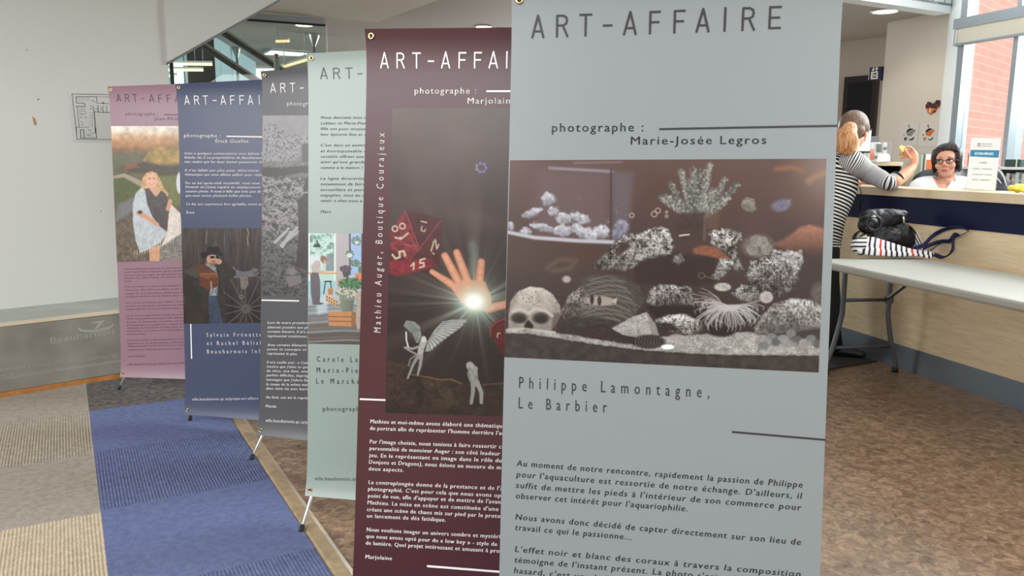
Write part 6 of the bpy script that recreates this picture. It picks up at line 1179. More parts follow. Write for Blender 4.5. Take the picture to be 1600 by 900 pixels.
topl = [(85, 560), (130, 515), (240, 478), (330, 492), (420, 520), (520, 550), (640, 590), (760, 630), (840, 650), (930, 662), (1010, 668), (1095, 682)]
botl = [(85, 620), (120, 680), (195, 722), (300, 730), (400, 738), (520, 745), (640, 748), (760, 745), (840, 735), (930, 745), (1010, 765), (1090, 782)]
vs, at, seg = [], [], 8; N = len(topl)
for i in range(N):
    (x0, y0), (x1, y1) = topl[i], botl[i]; thk = 0.028 if 1 < i < N - 2 else 0.012
    for k in range(seg + 1):
        f = k / seg; fold = 0.012 * math.sin(PI * f) * (1.0 if f < 0.5 else 1.15) - (0.010 if abs(f - 0.5) < 0.07 else 0)
        vs.append(B_(x0 + (x1 - x0) * f, y0 + (y1 - y0) * f, 0.02 - 0.03 * f - fold)); at.append(min(0.999, max(0, ((x0 * 0.5 + x1 * 0.5) - 150 - 12 * (1 if f > 0.5 else 0)) / 960)))
    for k in range(seg, -1, -1):
        f = k / seg; vs.append(B_(x0 + (x1 - x0) * f, y0 + (y1 - y0) * f, 0.02 - 0.03 * f + thk + 0.02 * math.sin(PI * f))); at.append(at[-1])
M_ = 2 * (seg + 1); fsx = [(i * M_ + k, i * M_ + (k + 1) % M_, (i + 1) * M_ + (k + 1) % M_, (i + 1) * M_ + k) for i in range(N - 1) for k in range(M_)] + [tuple(range(M_ - 1, -1, -1)), tuple(range((N - 1) * M_, N * M_))]
mb = MB(); mb.add(vs, fsx, at); ob = obj('front_panel', mb, TOT, tote, True); ss = ob.modifiers.new('s', 'SUBSURF'); ss.levels = 1; ss.render_levels = 2
mb = MB(); q = [(92, 545), (150, 505), (238, 478), (245, 590), (195, 722), (130, 690), (82, 620)]; vs = [B_(x, y, 0.005 - 0.02 * math.sin(PI * (y - 478) / 244)) for x, y in q]; cc = sum(vs, Vector()) / len(vs) - CF * 0.02
vs2 = [v + CF * 0.05 for v in vs]; n_ = len(vs); mb.add(vs + [cc] + vs2, [(i, (i + 1) % n_, n_) for i in range(n_)] + [((i + 1) % n_, i, n_ + 1 + i, n_ + 1 + (i + 1) % n_) for i in range(n_)], [0.30 + 0.33 * (y - 478) / 244 for x, y in q] + [0.45] + [0.30 + 0.33 * (y - 478) / 244 for x, y in q]); obj('end_panel', mb, TOT, tote, True)
mb = MB(); q = [(835, 430), (880, 418), (935, 520), (1010, 660), (960, 668), (830, 640), (822, 580)]; vs = [B_(x, y, 0.20) for x, y in q]; mb.prism(vs, CF * 0.02); mb.at = [0.30 + 0.33 * (q[i % 7][1] - 418) / 250 for i in range(14)]; obj('back_panel', mb, TOT, tote)
STRAP = mat('navy_strap', rgb(34, 34, 74), 0.7)
for pts in ([(820, 640, .10), (960, 600, .10), (1060, 500, .12), (1180, 420, .15), (1320, 375, .2), (1440, 368, .22), (1520, 395, .2), (1535, 420, .18), (1440, 470, .14), (1300, 520, .1), (1150, 600, .06), (1060, 665, .05)], [(960, 640, .10), (1060, 590, .12), (1200, 550, .14), (1300, 545, .16), (1340, 500, .18), (1375, 460, .2), (1420, 480, .18), (1345, 520, .16), (1340, 640, .12), (1290, 720, .08), (1210, 755, .03), (1150, 735, .0), (1100, 715, .0)]):
    p3 = smooth_path([B_(x, y, d) for x, y, d in pts], 5); p3 = [Vector((p.x, p.y, max(p.z, ZT + 0.006))) for p in p3]; p3 = [p if (p - cb0).dot(cn) > 0.03 else cv(*pix(p), 0.03) for p in p3]; mb = MB(); mb.tube(p3, [(0.012, 0.0022)] * len(p3), 8, up=(0, 0, 1)); obj('handle', mb, STRAP, tote, True)

# ---- on and behind the desk
d_sign = (cv(1530, 300, -0.08) - EYE).dot(CF)
def sp(x, y, off=0.0): return P(1505 + x / 9.47, 215 + y / 9.47, d_sign + 0.045 * (560 - y) / 560.0 * 0.5 + off) + Vector((0, 0, SGZ[0]))
SGZ = [0.0]; SGZ[0] = zc + 0.0015 - min(sp(*p, o_).z for p in ((470, 838), (38, 800), (485, 842), (38, 806)) for o_ in (0.0, 0.012)) + 0.0
sign = thing('counter_sign', 'upright white notice with a teal band on the counter', 'sign', tuple(flat(sp(270, 810), zc)))
cor = [(115, 52), (560, 60), (470, 838), (38, 800)]; SP = [sp(*p) for p in cor]; lowz = zc + 0.001; 
mb = MB(); mb.prism(SP, CF * 0.004); obj('card', mb, mat('sign_card', rgb(204, 206, 204), 0.35), sign)
mb = MB(); SPb = [sp(*p, 0.0045) for p in ((115, 52), (575, 60), (485, 842), (38, 806))]; mb.prism(SPb, CF * 0.004); obj('holder', mb, glass_mat('acrylic', (0.95, 0.97, 0.98), 0.05), sign)
mb = MB(); a, b_ = sp(38, 806, 0.008), sp(485, 842, 0.008); mb.prism([a, b_, b_ + CF * 0.07, a + CF * 0.07], (0, 0, 0.003)); obj('holder_foot', mb, glass_mat('acrylic', (0.95, 0.97, 0.98), 0.05), sign)
mb = MB(); mb.add([sp(x, y, -0.0008) for x, y in ((106, 232), (532, 238), (516, 348), (96, 328))], [(3, 2, 1, 0)]); obj('teal_band', mb, mat('teal_print', rgb(24, 110, 146), 0.4), sign)
spl = lambda off: (lambda a, c_: sp(a, -c_, off))
def st(mb, t, x0, y0, x1, y1, cap, off=-0.0015, **k): text_to(mb, t, spl(off), (x0, -y0), (x1, -y1), cap, **k)
mb = MB(); st(mb, "RETOURS EMPRUNTS", 168, 306, 442, 312, 40, bold=0.02); obj('band_lettering', mb, mat('band_ink', rgb(206, 226, 236), 0.5), sign)
mb = MB(); st(mb, 'BIBLIOTHÈQUE', 270, 152, 425, 156, 20); st(mb, 'de Beauharnois', 270, 182, 425, 186, 18); st(mb, 'DURÉE', 238, 432, 348, 436, 26); st(mb, 'LIVRES   3 SEMAINES', 140, 518, 420, 528, 22); st(mb, 'REVUES ET JEUX   2 SEMAINES', 135, 602, 420, 612, 20); st(mb, 'FILMS   1 SEMAINE', 130, 682, 385, 692, 22); obj('notice_lettering', mb, mat('notice_ink', rgb(120, 122, 124), 0.5), sign)
mb = MB(); mb.add([sp(x, y, -0.0012) for x, y in ((210, 132), (250, 134), (248, 182), (207, 180))], [(3, 2, 1, 0)]); mb.add([sp(x, y, -0.0016) for x, y in ((220, 145), (240, 146), (238, 172), (218, 171))], [(3, 2, 1, 0)]); mb.mi = [0, 1]; obj('emblem', mb, [mat('emblem_ink', rgb(130, 100, 110), 0.5), mat('emblem_light', rgb(200, 196, 200), 0.5)], sign)
# low back shelving with a maple top, brochure rack, monitor, magazines
dS = 5.75
def sv(px, py, d=dS): return P(px, py, d)
zs1 = sv(1385, 253).z
shelf = thing('low_shelving', 'black shelving with a maple top behind the raised hand', 'shelf', tuple(flat(sv(1385, 253), 0)))
a, b_ = flat(sv(1340, 255), 0), flat(sv(1409, 255), 0); dd = (b_ - a); back = Vector((-dd.y, dd.x, 0)).normalized(); back = back if back.dot(a - EYE) > 0 else -back
mb = MB(); mb.frame_box(flat(a, zs1 - 0.028) - back * 0.02, dd, back * 0.34, Vector((0, 0, 0.028))); obj('shelf_top', mb, MTOP, shelf, bevel=0.003)
mb = MB(); mb.frame_box(flat(a, 0) + back * 0.28, dd * 1.0, back * 0.02, Vector((0, 0, zs1 - 0.03))); obj('back_panel', mb, BLKP, shelf)
for f in (0.0, 0.5, 0.97): mb = MB(); mb.frame_box(flat(a, 0) + dd * f, dd * 0.03, back * 0.29, Vector((0, 0, zs1 - 0.029))); obj('side_panel', mb, BLKP, shelf)
for z in (0.06, 0.40, 0.72): mb = MB(); mb.frame_box(flat(a, z), dd * 1.0, back * 0.29, Vector((0, 0, 0.02))); obj('shelf_board', mb, BLKP, shelf)
bt_ = flat(b_, 0) + back * 0.10
def flyer(px0, py0, px1, py1, d, tilt, m, label, name='brochure', stripes=None):
    p0, p1 = sv(px0, py1, d), sv(px1, py1, d); w_ = p1 - p0; w_.z = 0; h = sv(px0, py0, d).z - p0.z; up = Vector((0, 0, 1)) * h + back * tilt
    m_ = MB(); m_.frame_box(p0, w_, back * 0.004, up); o = obj(name, m_, m, None); tag(o, label, 'brochure', 'brochures on the maple shelf top')
    if stripes:
        for f0, f1, mm_ in stripes: m_ = MB(); m_.frame_box(p0 + up * f0 + w_ * 0.08 - back * 0.001, w_ * 0.84, back * 0.0008, up * (f1 - f0)); obj('cover_print', m_, mm_, o)
    return o
BRO = mat('brochure_paper', rgb(206, 202, 194), 0.5); GRYP = mat('grey_print', rgb(112, 110, 108), 0.5); ORP = mat('orange_print', rgb(216, 124, 92), 0.5)
rack = thing('brochure_rack', 'clear stepped leaflet rack on the maple shelf top', 'leaflet rack', tuple(flat(sv(1378, 252.5), zs1)))
ACR = glass_mat('acrylic', (0.95, 0.97, 0.98), 0.05)
for i, (x0, x1, y0, dz) in enumerate(((1362, 1391, 240, 5.70), (1366, 1393, 224, 5.76))):
    p0, p1 = sv(x0, 252.3, dz), sv(x1, 252.3, dz); p0.z = p1.z = zs1 + 0.001; h = sv(x0, y0, dz).z - zs1; m_ = MB(); m_.frame_box(p0, p1 - p0, back * 0.003, Vector((0, 0, h)) + back * 0.03); obj('pocket', m_, ACR, rack)
p0, p1 = sv(1362, 252, 5.69), sv(1393, 252, 5.69); p0.z = p1.z = zs1 + 0.0005; m_ = MB(); m_.frame_box(p0, p1 - p0, back * 0.12, Vector((0, 0, 0.003))); obj('base', m_, ACR, rack)
flyer(1359.5, 233, 1366.5, 250.5, 5.72, 0.02, ORP, 'orange leaflet at the left end of the leaflet rack'); flyer(1364, 241.5, 1374, 251, 5.72, 0.02, BRO, 'small leaflet with grey picture at the lower front of the rack', stripes=((0.3, 0.85, GRYP),))
flyer(1368, 223.5, 1378, 252, 5.80, 0.02, BRO, 'leaflet with a dark picture at the upper left of the rack', stripes=((0.5, 0.95, GRYP),)); flyer(1379, 222.5, 1386, 252, 5.80, 0.02, BRO, 'pale leaflet at the upper middle of the rack', stripes=((0.6, 0.75, GRYP),)); flyer(1387, 221, 1392, 252, 5.82, 0.02, mat('mauve_print', rgb(150, 136, 136), 0.5), 'narrow mauve leaflet at the upper right of the rack')
flyer(1376, 241, 1391, 251.3, 5.72, 0.015, BRO, 'wide white leaflet at the lower right of the rack')
# monitor seen from the side of its lit screen
mon = thing('computer_monitor', 'pale lit computer screen beside the standing person\'s face', 'monitor', tuple(flat(sv(1350, 240, 5.45), zs1)))
m_ = MB(); p0, p1 = sv(1338, 236, 5.5), sv(1359, 236, 5.5); w_ = p1 - p0; w_.z = 0; h = sv(1350, 204, 5.5).z - p0.z; m_.frame_box(p0 - w_ * 0.05 - Vector((0, 0, 0.012)), w_ * 1.1, back * 0.03, Vector((0, 0, h + 0.024))); obj('casing', m_, BLKP, mon, bevel=0.003)
m_ = MB(); m_.frame_box(p0 - back * 0.001, w_, back * 0.001, Vector((0, 0, h))); obj('screen', m_, mat('lit_screen', (0.8, 0.95, 1), 0.3, emit=(0.74, 0.9, 0.92), estr=0.5), mon)
m_ = MB(); q = p0 + w_ * 0.5 + back * 0.03; m_.tube([flat(q, 0.735), flat(q, p0.z + 0.06)], 0.02, 10); obj('stand', m_, BLKP, mon, True); m_ = MB(); m_.lathe(flat(q, 0.73), [(0.10, 0), (0.10, 0.01), (0.03, 0.018)], 20); obj('foot', m_, BLKP, mon, True)
m_ = MB(); a2, b2 = sv(1357.5, 222, 6.3), sv(1376, 222, 6.3); w2 = b2 - a2; w2.z = 0; m_.frame_box(flat(a2, 0), w2, back * 0.25, Vector((0, 0, a2.z))); pc = obj('white_cabinet', m_, mat('white_cabinet', rgb(200, 206, 206), 0.5), None, bevel=0.004); tag(pc, 'white cabinet below the dark door behind the leaflets', 'cabinet')
m_ = MB(); z0 = a2.z; m_.frame_box(flat(a2, z0) + w2 * 0.05, w2 * 0.85, back * 0.2, Vector((0, 0, sv(1366, 213.5, 6.35).z - z0))); bx = obj('grey_box', m_, mat('grey_box', rgb(112, 110, 110), 0.6), None, bevel=0.004); tag(bx, 'grey box on the white cabinet below the dark door', 'box')
# magazines in a stand beside the librarian
mags = ((1436.5, 1440, 241, (170, 176, 160)), (1440.3, 1443, 240.5, (84, 96, 84)), (1443.3, 1458, 241, (216, 218, 214)))
for i, (x0, x1, y0, c) in enumerate(mags):
    p0, p1 = sv(x0, 279, 5.72), sv(x1, 279, 5.72); w_ = p1 - p0; w_.z = 0; zb = 0.735; m_ = MB(); m_.frame_box(flat(p0, zb), w_, back * 0.20, Vector((0, 0, sv(x0, y0, 5.72).z - zb))); o = obj('magazine', m_, mat('magazine_%d' % i, rgb(*c), 0.5), None, bevel=0.002)
    tag(o, ('pale green file, leftmost beside the raised hand', 'dark green file between pale green and white ones', 'white magazine with orange picture left of the seated person')[i], 'magazine', 'magazines on the desk')
    if i == 2:
        for (f0, f1, col) in ((0.66, 0.93, (214, 112, 62)), (0.40, 0.56, (96, 110, 150)), (0.12, 0.36, (44, 48, 70))): m_ = MB(); zh = sv(x0, y0, 5.72).z - zb; m_.frame_box(flat(p0, zb + zh * f0) + w_ * 0.12 - back * 0.0012, w_ * 0.8, back * 0.001, Vector((0, 0, zh * (f1 - f0)))); obj('cover_print', m_, mat('mag_print_%d' % col[0], rgb(*col), 0.5), o)
m_ = MB(); p0 = sv(1417, 284, 5.62); p1 = sv(1427.5, 284, 5.62); w_ = p1 - p0; w_.z = 0; m_.frame_box(flat(p0, 0.731), w_, back * 0.12, Vector((0, 0, sv(1420, 268.5, 5.62).z - 0.731))); bb = obj('document_box', m_, mat('cream_card', rgb(196, 194, 176), 0.6), None, bevel=0.003); tag(bb, 'cream document box under the raised forearm', 'box')
# book shelf by the window with its books
K_ = lambda px, py: wv(px, py, 0.30); zsb = K_(1580, 299).z; a, b_ = flat(K_(1500, 262), 0), flat(K_(1640, 262), 0); kd = b_ - a; kb = -win_n
bk = thing('book_case', 'white bookcase under the window at the right edge', 'bookcase', tuple((a + b_) / 2)); WSH = mat('white_shelf', rgb(222, 226, 226), 0.45)
ztop = K_(1580, 264.5).z
mb = MB(); mb.frame_box(flat(a, ztop - 0.002), kd, kb * 0.27, Vector((0, 0, 0.018))); obj('shelf_board', mb, WSH, bk); mb = MB(); mb.frame_box(flat(a, zsb - 0.02), kd, kb * 0.27, Vector((0, 0, 0.02))); obj('shelf_board', mb, WSH, bk)
mb = MB(); mb.frame_box(flat(a, 0) + kb * 0.26, kd, kb * 0.01, Vector((0, 0, ztop))); obj('back_panel', mb, WSH, bk)
for f in (0.0, 0.985): mb = MB(); mb.frame_box(flat(a, 0) + kd * f, kd * 0.012, kb * 0.26, Vector((0, 0, ztop))); obj('side_panel', mb, WSH, bk)
bcols = [(150, 60, 66), (196, 198, 198), (120, 70, 64), (150, 160, 164), (206, 210, 208), (96, 130, 128), (210, 200, 190), (188, 50, 62), (216, 156, 158), (232, 232, 230), (70, 34, 48), (86, 40, 50), (214, 214, 204), (60, 92, 70)]
names = ['red', 'light grey', 'brown red', 'blue grey', 'white', 'sea green', 'cream', 'bright red', 'pink', 'clear white', 'dark plum', 'plum red', 'ivory', 'dark green']
xk = 1504.0
bw_ = [5, 4, 5, 4, 4, 4.5, 4, 6.5, 3, 4, 5, 4.5, 4, 5, 5, 4, 5, 6, 4, 5, 4, 5, 4.5, 4]
for i, w_ in enumerate(bw_):
    j = (i + 14 - 13) % 14 if False else (i + 1) % 14
    x0, x1 = xk, xk + w_ - 0.45; xk += w_
    if x1 > 1628: break
    hgt = (0.72 + 0.2 * ((i * 7) % 5) / 4) * (ztop - zsb - 0.01); p0, p1 = flat(K_(x0, 280), 0), flat(K_(x1, 280), 0); q = p1 - p0
    m_ = MB(); m_.frame_box(flat(p0, zsb + 0.001) + kb * 0.03, q, kb * 0.17, Vector((0, 0, hgt))); o = obj('book', m_, mat('book_%d' % j, rgb(*bcols[j]), 0.55), None, bevel=0.002)
    m_ = MB(); m_.frame_box(flat(p0, zsb + hgt * 0.62) + kb * 0.0292 + q * 0.15, q * 0.7, kb * 0.001, Vector((0, 0, hgt * 0.14))); obj('spine_print', m_, BRO, o)
    where = 'behind the seated person' if x1 < 1508 else ('hidden by the notice' if x1 < 1558 else 'right of the notice')
    tag(o, '%s book on the white bookcase, %s in its row counting from the %s' % (names[j], ['first', 'second', 'third', 'fourth', 'fifth', 'sixth', 'seventh', 'eighth', 'ninth', 'tenth', 'eleventh', 'twelfth', 'thirteenth', 'fourteenth', 'fifteenth', 'sixteenth', 'seventeenth', 'eighteenth', 'nineteenth', 'twentieth', 'twenty-first', 'twenty-second', 'twenty-third', 'twenty-fourth'][i], 'left'), 'book', 'books on the white bookcase')
m_ = MB(); p0, p1 = flat(K_(1560, 262), ztop + 0.016), flat(K_(1585, 262), ztop + 0.016); m_.frame_box(p0 + kb * 0.05, p1 - p0, kb * 0.16, Vector((0, 0, K_(1570, 249).z - ztop - 0.016))); o = obj('archive_box', m_, mat('dark_green_card', rgb(40, 62, 52), 0.6), None, bevel=0.004); tag(o, 'dark green box on top of the white bookcase', 'box')
m_ = MB(); m_.frame_box(p0 + (p1 - p0) * 0.72 + kb * 0.0495, (p1 - p0) * 0.08, kb * 0.001, Vector((0, 0, K_(1570, 249).z - ztop - 0.016))); obj('box_label', m_, BRO, o)
m_ = MB(); p0, p1 = flat(K_(1502, 262), ztop + 0.016), flat(K_(1513, 262), ztop + 0.016); m_.frame_box(p0 + kb * 0.05, p1 - p0, kb * 0.16, Vector((0, 0, K_(1508, 240).z - ztop - 0.016))); o = obj('red_binder', m_, mat('red_card', rgb(176, 52, 54), 0.5), None, bevel=0.004); tag(o, 'red binder on the bookcase between the seated person and the notice', 'binder')
m_ = MB(); m_.frame_box(p0 + kb * 0.049 + (p1 - p0) * 0.55 + Vector((0, 0, 0.03)), (p1 - p0) * 0.3, kb * 0.001, Vector((0, 0, 0.03))); obj('spine_print', m_, BLKP, o)
# yellow bag on the work surface
m_ = MB(); yb = [cv(x, y, -0.13) for x, y in ((1576, 298), (1582, 297), (1590, 297), (1598, 298.5), (1606, 300))]; m_.tube(smooth_path(yb, 4), lerp_list([(0.006, 0.012), (0.019, 0.03), (0.023, 0.032), (0.020, 0.03), (0.008, 0.012)], 4), 14, up=(0, 0, 1)); YB = remesh(m_, 'yellow_bag', mat('yellow_plastic', rgb(226, 206, 52), 0.4, noise=(30, rgb(236, 226, 120), 0.4, 0.7)), desk, 0.006, 3)
YB.parent = None; YB.location = ORG[desk.name]; ORG[YB.name] = Vector(YB.location)
for v in YB.data.vertices: v.co += Vector((0, 0, 0))
tag(YB, 'crumpled yellow plastic bag on the counter at the right edge', 'bag')
dm = YB.modifiers.new('creases', 'DISPLACE'); ty = bpy.data.textures.new('bag_creases', 'CLOUDS'); ty.noise_scale = 0.03; dm.texture = ty; dm.strength = 0.022; dm.mid_level = 0.6
zmin = min((YB.matrix_basis @ v.co).z for v in YB.data.vertices); 
dz = zc + 0.001 - zmin
for v in YB.data.vertices: v.co.z += dz

# ================================================================== people
SKIN = mat('skin', rgb(204, 152, 128), 0.5, spec=0.4); SKIN2 = mat('skin_tanned', rgb(206, 148, 118), 0.5, spec=0.4)
def head_shapes(mb, M):
    """skull, jaw, features of a head; M takes head space (x to its left, y forward, z up; origin between the ears) into the room"""
    T = lambda *p: M @ Vector(p); R3 = M.to_3x3()
    B = lambda c, r: mb.ball(T(*c), r, 22, 14, R3)
    B((0, -0.012, 0.034), (0.072, 0.090, 0.080)); B((0, 0.040, 0.035), (0.058, 0.050, 0.062)); B((0, 0.030, -0.040), (0.053, 0.058, 0.058)); B((0, 0.062, -0.082), (0.026, 0.022, 0.022)); B((0, 0.040, -0.068), (0.040, 0.046, 0.034))
    for s in (-1, 1):
        B((s * 0.036, 0.062, -0.022), (0.026, 0.024, 0.026)); B((s * 0.074, -0.004, -0.006), (0.010, 0.020, 0.031)); B((s * 0.030, 0.078, 0.030), (0.026, 0.014, 0.011))
    mb.tube([T(0, 0.088, 0.014), T(0, 0.100, -0.006), T(0, 0.110, -0.022)], [0.008, 0.010, 0.014], 10); B((0.011, 0.096, -0.024), (0.010, 0.011, 0.008)); B((-0.011, 0.096, -0.024), (0.010, 0.011, 0.008)); B((0, 0.080, -0.052), (0.026, 0.014, 0.012))
    mb.tube([T(0, -0.022, -0.05), T(0, -0.036, -0.15)], [0.052, 0.056], 16)
def head_matrix(c, f, tilt=0.0):
    f = Vector(f).normalized(); up = Vector((0, 0, 1)); x = up.cross(f).normalized() * -1; x = f.cross(up).normalized() * -1; u = f.cross(-x).normalized(); u = x.cross(f) if False else f.cross(x * -1)
    x = up.cross(f).normalized(); u = f.cross(x).normalized()
    if tilt: q = Quaternion(f, tilt); x = q @ x; u = q @ u
    m = Matrix.Identity(4)
    for i in range(3): m[i][0], m[i][1], m[i][2], m[i][3] = x[i], f[i], u[i], c[i]
    return m
def face_parts(person, M, iris, lip, brow, look=Vector((0, 0, 0))):
    T = lambda *p: M @ Vector(p); R3 = M.to_3x3()
    for s in (-1, 1):
        e = MB(); e.ball(T(s * 0.030, 0.081, 0.010), (0.0115, 0.0105, 0.0062), 16, 10, R3); eo = obj('eye', e, mat('eye_white', rgb(226, 222, 218), 0.25), person, True)
        g = MB(); g.ball(T(s * 0.030, 0.0892, 0.0102) + look, (0.0056, 0.0030, 0.0056), 12, 8, R3); obj('iris', g, iris, eo, True)
        e = MB(); e.tube([T(s * 0.016, 0.0895, 0.0305), T(s * 0.031, 0.0905, 0.0335), T(s * 0.047, 0.080, 0.0295)], [0.0022, 0.0026, 0.0014], 8); obj('eyebrow', e, brow, person, True)
        e = MB(); e.tube([T(s * 0.017, 0.088, 0.014), T(s * 0.030, 0.0935, 0.0185), T(s * 0.043, 0.084, 0.013)], 0.0016, 6); obj('eyelid', e, brow, person, True)
    for z, r in ((-0.0515, 0.0032), (-0.0565, 0.0038)):
        e = MB(); e.tube(smooth_path([T(-0.022, 0.083, -0.0525), T(-0.010, 0.093, z), T(0.010, 0.093, z), T(0.022, 0.083, -0.0525)], 4), lerp_list([0.0012, r, r, 0.0012], 4), 8); obj('lip', e, lip, person, True)
def finger(mb, pts, r): mb.tube(smooth_path(pts, 4), lerp_list([r * 1.12, r, r * 0.95, r * 0.72][:len(pts)] if len(pts) <= 4 else r, 4), 10)

# ---- person at the desk, seen from behind
dW = (cv(1340, 300, 0.0) - EYE).dot(CF) - 0.17
def w(px, py, d=0.0): return P(px, py, dW + d)
pxW = dW / FOC
stand = thing('person', 'person in black and white striped top leaning on the desk, hand raised', 'person', tuple(G(1302, 549)))
el_ = cv(1391, 285.5, 0.085); dE = (el_ - EYE).dot(CF) - dW
wr = w(1426.5, 261, dE + 0.05); dH = dE + 0.05
HM = head_matrix(w(1334, 207), CR * 0.62 + CF * 0.78 + Vector((0, 0, -0.12)))
mb = MB(); head_shapes(mb, HM)
mb.tube(smooth_path([w(1278, 385), w(1284, 345), w(1300, 296), w(1309, 266), w(1322, 246), w(1330, 226)], 4), lerp_list([(0.115, 0.10), (0.098, 0.085), (0.105, 0.085), (0.088, 0.08), (0.05, 0.05), (0.044, 0.046)], 4), 18, up=CR)
mb.tube(smooth_path([w(1322, 256, -0.03), w(1345, 262, -0.06), w(1370, 278, -0.03), el_, w(1408, 277, dE + 0.02), wr], 5), lerp_list([0.05, 0.046, 0.040, 0.036, 0.036, 0.024], 5), 14)
shL = w(1318, 262, 0.16); mb.tube(smooth_path([w(1312, 262, 0.05), shL, w(1332, 274, 0.24), cv(1342, 285, -0.07) + Vector((0, 0, 0.025))], 5), lerp_list([0.05, 0.045, 0.038, 0.024], 5), 12)
for (hx, hd, ft_) in ((1286, -0.03, (1302, 557)), (1272, 0.09, (1288, 554))):
    fo = G(*ft_); mb.tube(smooth_path([w(hx, 388, hd), w(hx + 7, 450, hd), w(hx + 13, 515, hd), flat(fo, 0.08)], 5), lerp_list([0.078, 0.060, 0.044, 0.034], 5), 14)
    mb.tube([flat(fo, 0.05), flat(fo, 0.03) + (CR * 0.94 - CF * 0.33) * 0.12], [0.036, 0.026], 12)
# raised hand: palm, five fingers closing on the note
h_ = lambda x, y, d=0.0: w(x, y, dH + d)
mb.tube(smooth_path([wr, h_(1428, 253), h_(1427, 243), h_(1425, 237)], 4), lerp_list([(0.021, 0.018), (0.026, 0.016), (0.030, 0.015), (0.022, 0.012)], 4), 14, up=CR)
for pts in ([(1429, 239, -.01), (1424.5, 231.5, -.012), (1417.5, 229.3, -.012), (1412.5, 232.2, -.01)], [(1424, 249, -.02), (1419.5, 242.5, -.028), (1415.5, 236.5, -.022), (1413, 233, -.016)], [(1427, 240, .008), (1420.5, 235.6, .006), (1412, 236.8, .004), (1405.5, 239, .002)], [(1426, 244, .018), (1419.5, 240.3, .018), (1410.5, 241, .014), (1404.3, 243, .012)], [(1424.5, 248, .024), (1418.5, 245, .026), (1411.5, 245.8, .024), (1407, 247.2, .022)]):
    finger(mb, [h_(*p) for p in pts], 0.0080)
# other hand lying on the counter
hc = cv(1344, 287, -0.055); hc.z = zc + 0.022; hd_ = (CR * 0.95 + CF * 0.2); hd_.z = 0; hd_.normalize(); hs = Vector((-hd_.y, hd_.x, 0))
mb.tube([hc - hd_ * 0.03, hc + hd_ * 0.02, hc + hd_ * 0.05], [(0.018, 0.024), (0.015, 0.036), (0.012, 0.034)], 12, up=(0, 0, 1))
for k in range(4): finger(mb, [hc + hd_ * 0.045 + hs * (0.024 - 0.016 * k), hc + hd_ * (0.075 + 0.006 * (k in (1, 2))) + hs * (0.026 - 0.017 * k) + Vector((0, 0, 0.004)), hc + hd_ * (0.10 + 0.008 * (k in (1, 2))) + hs * (0.026 - 0.017 * k) - Vector((0, 0, 0.011))], 0.0078)
finger(mb, [hc - hd_ * 0.005 - hs * 0.03, hc + hd_ * 0.03 - hs * 0.055, hc + hd_ * 0.055 - hs * 0.058 - Vector((0, 0, 0.01))], 0.0085)
remesh(mb, 'body', SKIN2, stand, 0.0042, 3)
face_parts(stand, HM, mat('brown_iris', rgb(70, 46, 32), 0.2), mat('lips', rgb(184, 96, 90), 0.45), mat('brow_brown', rgb(70, 50, 40), 0.8))
# clothing
def stripe_mat(name, ca, cb, period, duty):
    m = mat(name, ca, 0.85, spec=0.2); nd, lk, b = nodes_of(m); a = nd.new('ShaderNodeAttribute'); a.attribute_name = 'along'; d = nd.new('ShaderNodeMath'); d.operation = 'DIVIDE'; d.inputs[1].default_value = period; f = nd.new('ShaderNodeMath'); f.operation = 'FRACT'; g = nd.new('ShaderNodeMath'); g.operation = 'GREATER_THAN'; g.inputs[1].default_value = duty
    mx = nd.new('ShaderNodeMix'); mx.data_type = 'RGBA'; mx.inputs[6].default_value = (*ca, 1); mx.inputs[7].default_value = (*cb, 1)
    lk.new(a.outputs['Fac'], d.inputs[0]); lk.new(d.outputs[0], f.inputs[0]); lk.new(f.outputs[0], g.inputs[0]); lk.new(g.outputs[0], mx.inputs[0]); lk.new(mx.outputs[2], b.inputs['Base Color']); return m
STB = stripe_mat('bold_stripes', rgb(222, 220, 216), rgb(18, 18, 20), 0.0215, 0.48); STF = stripe_mat('fine_stripes', rgb(206, 204, 204), rgb(52, 52, 56), 0.0056, 0.55)
mb = MB(); mb.tube(smooth_path([w(1280, 388), w(1281, 372), w(1290, 336), w(1305, 292), w(1311, 266), w(1321, 249), w(1328, 238)], 7), lerp_list([(0.131, 0.122), (0.129, 0.12), (0.124, 0.108), (0.134, 0.108), (0.112, 0.100), (0.066, 0.066), (0.052, 0.052)], 7), 28, up=CR); obj('striped_top', mb, STB, stand, True)
mb = MB(); mb.tube(smooth_path([w(1320, 251, -0.05), w(1334, 255, -0.085), w(1356, 270, -0.06), w(1374, 278.5, dE * 0.7), w(1386, 285, dE), w(1393.5, 284.6, dE + 0.004), w(1399.5, 279.5, dE + 0.014)], 7), lerp_list([0.070, 0.074, 0.062, 0.053, 0.047, 0.045, 0.043], 7), 22); obj('sleeve', mb, STF, stand, True)
for k, (c, m_) in enumerate(((0.0, 'cuff_white'), (1.0, 'cuff_black'))):
    mb = MB(); a, b_ = w(1397 + 3 * k, 282 - 2.4 * k, dE + 0.012), w(1400 + 3 * k, 279.6 - 2.4 * k, dE + 0.016); mb.tube([a, a + (b_ - a) * 0.15, a + (b_ - a) * 0.85, b_], [0.042, 0.0455, 0.0445, 0.041], 20); obj('cuff', mb, mat(m_, rgb(216, 214, 212) if k == 0 else rgb(20, 20, 22), 0.85), stand, True)
mb = MB(); mb.tube(smooth_path([w(1312, 262, 0.06), shL, w(1332, 274, 0.24), cv(1340, 284, -0.07) + Vector((0, 0, 0.028))], 6), lerp_list([0.066, 0.060, 0.050, 0.042], 6), 18); obj('sleeve', mb, STF, stand, True)
PNT = mat('black_trousers', (0.010, 0.010, 0.012), 0.8, bump=(40, 0.15)); mb = MB()
